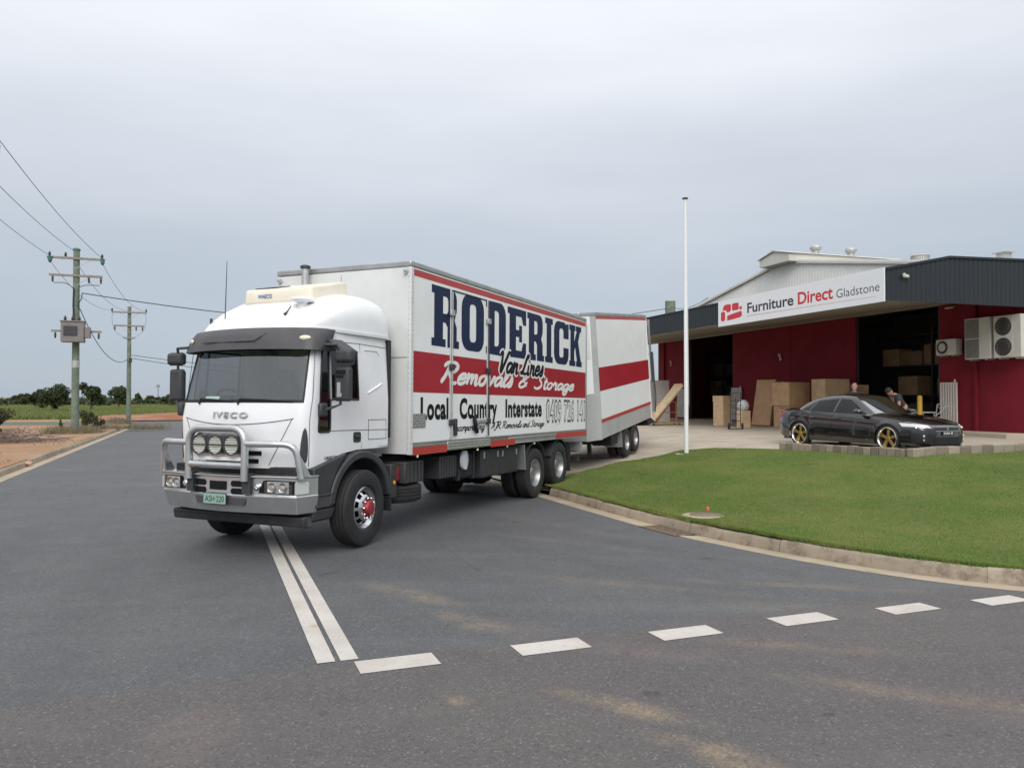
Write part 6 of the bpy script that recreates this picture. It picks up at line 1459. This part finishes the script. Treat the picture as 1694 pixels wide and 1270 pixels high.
# ------------------------------------------------------------------ block edging, drain, manhole
be = thing('block_edging', 'low edging of grey concrete blocks between the lawn and the car', 'edging')
def run(a, b, n, w=.10, h=.20):
    a = np.array(a); b = np.array(b); d = (b - a) / n; ln = np.linalg.norm(d); ang = math.atan2(*(np.array(XY(*b)) - np.array(XY(*a)))[::-1]); rr = random.Random(5)
    me = MB().box(-ln / 2 + .007, ln / 2 - .007, -w, w, -.16, h).build('block', 'block_stone', be, bevel=.014); first = True
    for k in range(n):
        o = me if first else me.copy()
        if not first: COL.objects.link(o); o.parent = be
        first = False; p = a + d * (k + .5); xy = XY(*p)
        o.location = (xy[0], xy[1], z_at(*xy) + rr.uniform(-.012, .012)); o.rotation_euler = (rr.uniform(-.02, .02), rr.uniform(-.02, .02), ang + rr.uniform(-.015, .015))
run((14.66, 16.87), (15.36, 13.45), 17); run((15.36, 13.33), (24.0, 13.45), 22)
dg_ = thing('drain_grate', 'rusty steel drain grate in the gutter beside the lawn', 'grate')
P0 = np.array([6.58, 10.75]); T0 = np.array([.06, -1.0]); T0 /= np.linalg.norm(T0); N0 = np.array([1.0, .06])
fr = MB()
def gp(s, o, dz=0): q = P0 + T0 * s + N0 * o; return (*XY(*q), float(z_road(q[0], q[1])) + .010 + dz)
for k in range(15): MB().beam(gp(.05 + k * .062, -.10), gp(.05 + k * .062, .28), .016, .012).build('grate_bar', 'rust', dg_)
for o_ in (-.10, .28): fr.beam(gp(.0, o_), gp(.95, o_), .03, .014)
fr.build('grate_frame', 'rust', dg_)
MB().add([gp(0, -.10, -.007), gp(.95, -.10, -.007), gp(.95, .28, -.007), gp(0, .28, -.007)], [(0, 1, 2, 3)]).build('drain_pit', 'chassis', dg_)
mn = XY(7.55, 10.45)
mh = thing('manhole_cover', 'round concrete manhole cover set in the lawn by the kerb', 'manhole', (mn[0], mn[1], z_at(*mn) + .012)); mh.scale = (.78, .66, 1)
MB().lathe([(.34, -.06), (.34, .006), (.33, .012), (0, .014)], (0, 0, 0), 'z', 36).build('lid', 'lid_concrete', mh, smooth=40)
MB().lathe([(.50, -.08), (.50, -.012), (.48, -.004), (.35, .002), (.35, -.03)], (0, 0, 0), 'z', 36, cap=False).build('surround', 'gutter_sand', mh, smooth=40)
mk_ = tag(MB().box(mn[0] + .10, mn[0] + .15, mn[1] + .36, mn[1] + .41, z_at(*mn), z_at(*mn) + .085).build('marker_peg', 'marker_orange'), 'small orange marker peg beside the manhole cover', 'peg')
lt = XY(-4.98, 27.0); lit = tag(MB().obox((lt[0], lt[1], .015), (.16, .28, .03), (.1, .1, .4)).build('litter', 'litter'), 'scrap of pale litter lying in the left gutter', 'litter')
# ================================================================== POLES AND WIRES
def zv(n, u): return float(np.asarray(z_verge(n, u)))
DU = Vector((-math.sin(NU), math.cos(NU), 0)); DN = Vector((math.cos(NU), math.sin(NU), 0))
def power_pole(label, loc, h, r0, r1, kind):
    """local x across the road, y along it"""
    p = thing('power_pole', label, 'power pole', loc, (0, 0, NU), 'timber power poles')
    MB().tube([(0, 0, -.3), (0, 0, h * .5), (0, 0, h)], [r0, (r0 + r1) / 2, r1], 14).build('post', 'pole_green', p, smooth=60)
    MB().lathe([(r1 * 1.2, -.03), (r1 * 1.25, .05), (r1 * .6, .12), (0, .14)], (0, 0, h), 'z', 14).build('post_cap', 'insulator_green' if kind else 'galv', p, smooth=50)
    def arm(z, w, name='crossarm', y=-.16):
        a = MB().box(-w / 2, w / 2, y - .05, y + .05, z - .06, z + .06).build(name, 'crossarm', p, bevel=.008)
        for s in (1, -1): MB().beam((s * w * .27, y, z - .03), (0, y + .02, z - .55), .025).build('brace', 'galv', p)
        return a
    def ins(x, z, up, mat):
        s = 1 if up else -1
        MB().lathe([(.02, 0), (.07, .04), (.045, .07), (.08, .11), (.05, .14), (.06, .19), (.03, .24), (0, .25)] if up else [(.02, 0), (.06, -.06), (.04, -.10), (.07, -.16), (.04, -.20), (.05, -.30), (0, -.34)], (x, -.16, z), 'z', 12).build('insulator', mat, p, smooth=50)
    if kind:
        arm(h - .48, 2.75); arm(h - 1.42, 2.55)
        for x in (-1.25, -.50, 1.25): ins(x, h - .42, True, 'insulator_brown')
        for x in (-1.22, 1.28): MB().lathe([(.05, .05), (.13, .0), (.10, -.10), (.12, -.16), (.05, -.32), (0, -.34)], (x, -.22, h - .46), 'z', 12).build('cover', 'insulator_green', p, smooth=50)
        for x in (-1.10, .62, 1.20): ins(x, h - 1.48, False, 'insulator_brown')
        MB().tube(smoothpath([(-1.05, -.2, h - 1.85), (-.5, -.22, h - 1.85), (-.12, -.2, h - 2.1)], 5), .02, 6).build('jumper', 'wire', p, smooth=60)
        MB().tube(smoothpath([(1.15, -.2, h - 1.9), (.5, -.22, h - 1.92), (.12, -.2, h - 2.05)], 5), .02, 6).build('jumper', 'wire', p, smooth=60)
        MB().tube([(-.10, -.20, h - 2.1), (-.12, -.21, h - 3.0), (-.08, -.21, h - 3.9)], .035, 8).build('riser_cable', 'wire', p, smooth=60)
        MB().tube(smoothpath([(.30, -.1, h - 2.35), (.26, -.2, h - 2.7), (.12, -.2, h - 2.95), (.16, -.2, h - 3.2)], 5), .025, 6).build('riser_cable', 'wire', p, smooth=60)
        # transformer on its bracket
        t = MB().box(-.62, .48, -.75, -.10, 4.90, 5.98).build('transformer', 'transformer_grey', p, bevel=.03)
        MB().box(-.66, .52, -.79, -.06, 5.98, 6.05).build('tank_lid', 'transformer_grey', t, bevel=.01)
        MB().box(-.48, .16, -.80, -.75, 5.25, 5.75).build('radiator', 'steel_dark', t, bevel=.01)
        MB().box(.50, .76, -.70, -.25, 5.15, 5.72).build('terminal_box', 'transformer_grey', t, bevel=.015)
        for x in (-.45, -.10, .22): MB().lathe([(.04, 0), (.09, .05), (.05, .09), (.09, .14), (.05, .18), (.03, .28), (0, .29)], (x, -.42, 6.05), 'z', 12).build('bushing', 'insulator_brown', t, smooth=50)
        MB().box(-1.15, 1.25, -.20, -.08, 5.47, 5.57).build('platform_arm', 'crossarm', p)
        for x in (-.95, 1.12): ins(x, 5.45, False, 'insulator_brown')
        MB().lathe([(r0 * .985, 0), (r0 * .985, .40)], (0, 0, 3.55), 'z', 14, cap=False).build('pole_band', 'galv', p, smooth=60)
    else:
        arm(h - .45, 2.5); arm(h - 1.50, 2.15)
        for x in (-1.2, 1.2): ins(x, h - .39, True, 'insulator_brown')
        for x in (-1.0, .50, .95): ins(x, h - 1.55, False, 'insulator_brown')
        arm(h - 2.45, .85, 'short_arm')
        for s in (-1, 1): MB().tube(smoothpath([(s * 1.15, -.2, h - .5), (s * 1.2, -.2, h - 1.1), (s * 1.0, -.2, h - 1.9), (s * .4, -.2, h - 2.4)], 5), .012, 5).build('jumper', 'wire_grey', p, smooth=60)
        MB().obox((.12, -.2, h - 4.2), (.22, .18, .30)).build('junction_box', 'steel_dark', p, bevel=.02)
    return p
P1 = Vector((-23.69, 41.65, .05)); P2 = Vector((-30.1, 60.3, .05)); P0_ = Vector((-17.0, 23.2, .05)); P3 = Vector((12.6, 61.0, .1))
power_pole('near green timber power pole carrying the grey transformer', P1, 9.95, .20, .155, True)
power_pole('second power pole further down the road, without a transformer', P2, 9.05, .185, .13, False)
power_pole('power pole just outside the left edge of the view', P0_, 9.95, .19, .15, False)
p3 = thing('power_pole', 'green power pole whose top shows behind the warehouse awning', 'power pole', P3, (0, 0, 0), 'timber power poles')
MB().tube([(0, 0, -.3), (0, 0, 5), (0, 0, 9.5)], [.48, .44, .40], 14).build('post', 'pole_green', p3, smooth=60); MB().lathe([(.42, 0), (.42, .06), (0, .08)], (0, 0, 9.5), 'z', 14).build('post_cap', 'galv', p3)
def wire(label, a, b, sag, r=.010, mat='wire_grey', n=24):
    a = Vector(a); b = Vector(b); pts = [a.lerp(b, t) - Vector((0, 0, sag * 4 * t * (1 - t))) for t in np.linspace(0, 1, n)]
    o = tag(MB().tube(pts, r, 5).build('overhead_wire', mat, smooth=60), label, 'wire', 'overhead wires'); return o
def top(P, x, z, y=-.16): return P + DN * x + DU * y + Vector((0, 0, z))
for x, nm in ((-1.25, 'left'), (0, 'middle'), (1.25, 'right')):
    wire('thin %s overhead wire running from the near pole out of the top left' % nm, top(P0_, x, 9.85), top(P1, x, 9.8 if x == 0 else 9.55), .25, .013)
    wire('thin %s overhead wire sagging between the two poles' % nm, top(P1, x, 9.3), top(P2, x, 8.75), .7, .012)
wire('thick cable drooping from the near pole to the second pole', top(P1, .2, 6.75), top(P2, -.1, 4.9), 1.15, .022, 'wire')
wire('thick black service cable from the near pole across the road behind the truck', top(P1, .3, 7.6), P3 + Vector((0, 0, 9.0)), 1.6, .026, 'wire', 60)
wire('upper cable leaving the second pole to the right', top(P2, .2, 5.25), Vector((9.0, 92.0, 6.0)), 1.6, .022, 'wire', 40)
wire('lower cable leaving the second pole to the right', top(P2, .2, 5.0), Vector((9.0, 90.0, 4.8)), 1.7, .022, 'wire', 40)
wire('cable from the pole behind the warehouse to its roof', P3 + Vector((0, 0, 9.1)), Vector(bw(6.0, 19.0, 7.55)), .35, .022, 'wire')

# ================================================================== TREES AND SHRUBS
def crown_mesh(c, rad, n, size, seed, clumps=26, flat=.0, squash=1.0):
    """leaf-clump quads spread through an uneven volume; returns V, F"""
    g = np.random.default_rng(seed); c = np.array(c); rad = np.array(rad)
    d = g.normal(size=(clumps, 3)); d /= np.linalg.norm(d, axis=1)[:, None]; rr = g.random(clumps) ** .45 * .82
    cc = d * rr[:, None]; cr = g.uniform(.20, .42, clumps)
    k = g.integers(0, clumps, n); e = g.normal(size=(n, 3)); e /= np.linalg.norm(e, axis=1)[:, None]
    p = cc[k] + e * (g.random(n) ** .4)[:, None] * cr[k][:, None]; p[:, 2] = np.maximum(p[:, 2], -.95 + .12 * g.random(n))
    p = c + p * rad
    a = g.normal(size=(n, 3)); a /= np.linalg.norm(a, axis=1)[:, None]; b = np.cross(a, g.normal(size=(n, 3))); b /= np.linalg.norm(b, axis=1)[:, None]
    s = size * g.uniform(.6, 1.35, n)[:, None]; a *= s; b *= s * .62
    V = np.stack([p - a, p - b * .9, p + a, p + b * .9], 1).reshape(-1, 3); F = np.arange(4 * n).reshape(-1, 4); return V, F
def tree(name, label, cat, x, y, h, w, mat, n, size, seed, trunk=.28, group=None, z=-.40, clumps=26, low=.10):
    t = thing(name, label, cat, (x, y, z), (0, 0, 0), group); g = random.Random(seed)
    m = MB(); m.tube([(0, 0, -.1), (g.uniform(-.1, .1), .05, h * trunk * .6), (g.uniform(-.15, .15), 0, h * .55)], [w * .045, w * .035, w * .02], 8)
    for k in range(6):
        a = k * 1.05 + g.random(); zz = h * g.uniform(.22, .45); L = w * g.uniform(.22, .38)
        m.tube([(0, 0, zz * .8), (L * .5 * math.cos(a), L * .5 * math.sin(a), zz + h * .1), (L * math.cos(a), L * math.sin(a), zz + h * .25)], [w * .022, w * .015, w * .006], 6)
    m.build('trunk', 'bark', t, smooth=60)
    cz = h * (low + 1) / 2; big = crown_mesh((0, 0, cz), (w / 2, w / 2, h * (1 - low) / 2), n, size, seed, clumps)
    big_mesh('crown', *big, mat, t); return t
def gpos(px, py, z=-.40):
    """ground point below the horizon row (y 657)"""
    d = 1270 * (2 - z) / (py - 657.0); return ((px - 847) / 1270 * d, d)
TG = 'trees in the field on the left'
for (nm, lab, cat, px, base, hpx, wpx, mat, n, sz, sd) in [
    ('broad_tree', 'broad dark rounded tree in the field, left of the near power pole', 'tree', 87, 683, 47, 44, 'leaf_dark', 5200, .17, 11),
    ('small_tree', 'smaller dark tree tucked behind the left side of the broad dark tree', 'tree', 60, 678, 34, 24, 'leaf_dark', 2200, .19, 12),
    ('field_tree', 'open leafy tree just right of the near power pole', 'tree', 151, 682, 46, 44, 'leaf_mid', 4200, .19, 13),
    ('field_tree', 'rounded bushy tree just left of the second power pole', 'tree', 197, 678, 36, 34, 'leaf_mid', 3600, .20, 14),
    ('field_tree', 'pale rounded tree standing in the far treeline at the left', 'tree', 37, 672, 20, 26, 'leaf_mid', 2600, .30, 15),
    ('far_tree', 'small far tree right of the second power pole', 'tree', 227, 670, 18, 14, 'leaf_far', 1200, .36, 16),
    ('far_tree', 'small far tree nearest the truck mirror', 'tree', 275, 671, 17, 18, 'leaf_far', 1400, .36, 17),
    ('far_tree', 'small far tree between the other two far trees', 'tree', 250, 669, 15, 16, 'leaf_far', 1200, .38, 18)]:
    x, y = gpos(px, base); tree(nm, lab, cat, x, y, hpx * 1.12 * y / 1270, wpx * 1.1 * y / 1270, mat, n, sz * 1.0, sd, group=TG, low=.04 if 'broad' in nm else .14, clumps=30 if 'broad' in nm else 15)
# treeline on the horizon
g = np.random.default_rng(30); Vs, Fs, off = [], [], 0
for k in range(230):
    px = -150 + 2000 * k / 230; d = g.uniform(190, 260); x = (px - 847) / 1270 * d; hh = g.uniform(1.5, 3.1); ww = g.uniform(5, 11)
    if px > 215: hh *= .8
    v, f = crown_mesh((x, d, hh * .45 - .5), (ww / 2, ww / 2, hh * .62), 260, .55, 100 + k, 9); Vs.append(v); Fs.append(f + off); off += len(v)
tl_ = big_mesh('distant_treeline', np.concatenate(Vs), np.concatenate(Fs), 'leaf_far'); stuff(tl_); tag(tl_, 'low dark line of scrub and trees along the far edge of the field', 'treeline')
ms = thing('radio_mast', 'thin radio mast far away above the treeline', 'mast', (-136, 295, -.4))
MB().beam((0, 0, 0), (0, 0, 7.0), .28).build('mast_shaft', 'mast', ms); MB().box(-.6, .6, -.2, .2, 6.2, 7.2).build('mast_head', 'mast', ms)

# shrubs on the verge
def shrub(label, x, y, h, w, mat, n, size, seed, z=0.0): return tree('roadside_shrub', label, 'shrub', x, y, h, w, mat, n, size, seed, .2, 'shrubs on the dirt verge', z, 14, .02)
shrub('grey-green scrubby bush cut by the left edge of the picture', -30.6, 45.5, 1.9, 2.2, 'leaf_dull', 2600, .07, 40)
shrub('low bright green bush at the left edge, in front of the scrubby bush', -26.6, 39.0, .85, 1.3, 'leaf_bright', 1500, .06, 41)
shrub('small green sapling at the foot of the near power pole', -25.6, 46.2, 1.35, 1.1, 'leaf_mid', 900, .06, 42)
shrub('spindly green weed left of the near power pole', -25.0, 42.6, .9, .35, 'leaf_mid', 160, .06, 43)
shrub('thin bush growing right against the near power pole', -23.3, 43.2, 1.0, .8, 'leaf_dull', 500, .055, 44)
# heap of dead branches
hp = thing('dead_branch_heap', 'grey heap of dead branches and twigs on the dirt verge', 'branch heap', (-22.3, 33.6, .03)); g = random.Random(9); tw = MB()
for k in range(420):
    x = g.gauss(0, 1.15); y = g.gauss(0, .75); a = g.uniform(0, 2 * PI); L = g.uniform(.3, 1.1); z0 = g.uniform(0, .42) * max(0, 1 - (x / 2.6) ** 2); b = g.uniform(-.25, .45)
    tw.tube([(x, y, z0), (x + L * .5 * math.cos(a), y + L * .5 * math.sin(a), z0 + b * L * .6 + .04), (x + L * math.cos(a + .3), y + L * math.sin(a + .3), max(.01, z0 + b * L))], [g.uniform(.008, .022), .008, .004], 4)
stuff(tw.build('twigs', 'dead_wood', hp))
for k in range(5):
    a = g.uniform(-.6, .6); x = 1.2 + .35 * k; MB().tube([(x - .9, -.2, .06), (x - .3, g.uniform(-.3, .3), .16), (x + .5 * math.cos(a), .5 * math.sin(a), g.uniform(.1, .45))], [.035, .028, .012], 6).build('branch', 'dead_wood', hp, smooth=60)

# ================================================================== GRASS
def blades(name, pts, hgt, wid, mat, label, cat, seed, lean=.5, kind=True):
    """one triangle per blade, rooted at pts"""
    g = np.random.default_rng(seed); n = len(pts); a = g.random(n) * 2 * PI; h = hgt * g.uniform(.55, 1.3, n); w = wid * g.uniform(.6, 1.3, n)
    d = np.stack([np.cos(a), np.sin(a), np.zeros(n)], 1) * w[:, None]; l = np.stack([np.cos(a * 3.7 + 1), np.sin(a * 3.7 + 1), np.zeros(n)], 1) * (h * lean * g.random(n))[:, None]
    tip = pts + l; tip[:, 2] += h; V = np.stack([pts - d, pts + d, tip], 1).reshape(-1, 3)
    o = big_mesh(name, V, np.arange(3 * n).reshape(-1, 3), mat); stuff(o); return tag(o, label, cat)
t = NT('lawn_blade'); gm_ = t.n('ShaderNodeNewGeometry'); rnd = gm_.outputs['Random Per Island']; co = t.coord()
c = t.mix(t.ramp(rnd, 0, 1, False), (.125, .205, .042, 1), (.215, .305, .078, 1))
c = t.mix(t.math('MULTIPLY', t.ramp(t.noise(co, .45, 5, .65), .42, .62), .85), c, (.30, .32, .105, 1))
c = t.mix(t.math('MULTIPLY', t.ramp(t.noise(co, 1.6, 5, .65), .50, .70), .6), c, (.33, .27, .13, 1)); c = t.mix(t.math('MULTIPLY', t.ramp(t.noise(co, .8, 4, .6), .58, .74), .55), c, (.075, .13, .030, 1))
c = t.mix(t.ramp(rnd, .955, .96, False), c, (.26, .22, .11, 1))
b_ = t.bsdf(Base_Color=c, Roughness=.6, Specular_IOR_Level=.2); tl = t.n('ShaderNodeBsdfTranslucent'); t.set(tl, 0, c); mx = t.n('ShaderNodeMixShader'); t.set(mx, 0, .35)
t.t.links.new(b_.outputs[0], mx.inputs[1]); t.t.links.new(tl.outputs[0], mx.inputs[2]); t.t.links.new(mx.outputs[0], t.out.inputs[0]); t.done('lawn_blade')
g = np.random.default_rng(55); N_ = 520000
n_ = 6.9 + 15.5 * g.random(N_) ** 1.25; u_ = 3.5 + 16 * g.random(N_)
nl = np.linspace(6.9, 30, 400); lo = np.array([(lambda q: 9.2 if q is None else q)(u_low(v)) for v in nl]); hi = np.array([u_high(v) for v in nl])
keep = (u_ > np.interp(n_, nl, lo) - .02) & (u_ < np.interp(n_, nl, hi) + .05 * g.random(N_) + .06 * np.sin(n_ * 5))
mnn = np.array([7.55, 10.45]); dm = np.hypot(n_ - mnn[0], u_ - mnn[1]); keep &= ~((dm < .33) & (n_ - mnn[0] < .04)) & ~((dm < .46) & (n_ - mnn[0] < -.14))
bare = np.exp(-(((n_ - 8.0) / .55) ** 2 + ((u_ - 16.2) / .30) ** 2)); keep &= g.random(N_) > bare * 1.3
n_, u_ = n_[keep], u_[keep]; xs2 = n_ * _c - u_ * _s; ys2 = n_ * _s + u_ * _c; zs2 = z_lawn(n_, u_) - .004
blades('lawn_grass', np.stack([xs2, ys2, zs2], 1), .024, .0062, 'lawn_blade', 'short mown green grass covering the corner lawn', 'grass', 56, .9)
# longer fringe hanging over the kerb
K2 = offset_curve(GR, .43); Ls = np.concatenate([[0], np.cumsum(np.linalg.norm(np.diff(K2, axis=0), axis=1))]); sel = (K2[:, 1] < 15.3)
q = g.random(26000); i0 = np.argmax(sel); s_ = Ls[i0] + q * (14.5); n_ = np.interp(s_, Ls, K2[:, 0]) + g.normal(0, .022, len(q)); u_ = np.interp(s_, Ls, K2[:, 1]) + g.normal(0, .022, len(q))
blades('lawn_fringe', np.stack([n_ * _c - u_ * _s, n_ * _s + u_ * _c, np.full(len(q), 0.0) + z_lawn(n_, u_) - .01], 1), .055, .007, 'lawn_blade', 'ragged fringe of grass along the back of the kerb', 'grass', 57, 1.2)
# dry tufts on the verge, tall weeds in the field
def tufts(centres, per, spread, seed):
    g = np.random.default_rng(seed); c = np.repeat(np.array(centres, float), per, 0); c[:, :2] += g.normal(0, spread, (len(c), 2)); return c
cs = [(-23.7 + .9 * math.cos(k), 41.6 + .7 * math.sin(k * 1.7), .03) for k in range(14)] + [(-25.3 + .25 * k, 42.3 + .1 * k, .03) for k in range(8)] + [(-31.2 + .22 * k, 60.4 - .25 * k, .03) for k in range(9)] + [(-26.0 + .6 * k, 47.5 + .4 * math.sin(k * 2), .03) for k in range(8)]
blades('dry_tufts', tufts(cs, 150, .28, 60), .40, .012, 'dry_grass', 'dry pale grass tufts around the feet of the power poles', 'grass', 61, .7)
g = np.random.default_rng(62); N_ = 60000; d = 78 + 150 * g.random(N_) ** 1.6; px = -40 + 520 * g.random(N_)
pf = np.stack([(px - 847) / 1270 * d, d, np.full(N_, -.42)], 1); nn_, uu_ = NUof(pf[:, 0], pf[:, 1]); kp = (uu_ > 80) & ~((nn_ > -9) & (uu_ < 92))
blades('field_grass', pf[kp], .55, .085, 'field_grass', 'rough green field grass between the far road and the treeline', 'grass', 63, .6)
N_ = 5000; nq = -5.4 - 16 * g.random(N_) ** 1.5; uq = 18 + 44 * g.random(N_); clump = (np.sin(nq * 1.9 + uq * .7) + np.sin(uq * 1.3 - nq * .8)) > 1.0
pv = np.stack([nq * _c - uq * _s, nq * _s + uq * _c, np.full(N_, .03)], 1)[clump]
blades('verge_weeds', pv, .13, .018, 'dry_grass', 'thin scattered dry weeds on the bare dirt verge', 'grass', 64, .9)

# ------------------------------------------------------------------ stand every parent at the foot of its thing
def rebase(o, loc):
    loc = Vector(loc) - o.location; o.location = o.location + loc
    for c in o.children: c.location = c.location - loc
rebase(bag, (9.92, 32.9, zfl(9.92, 32.9) + .745)); rebase(be, (*XY(15.36, 13.45), z_at(*XY(15.36, 13.45)))); rebase(dg_, gp(.47, .1))
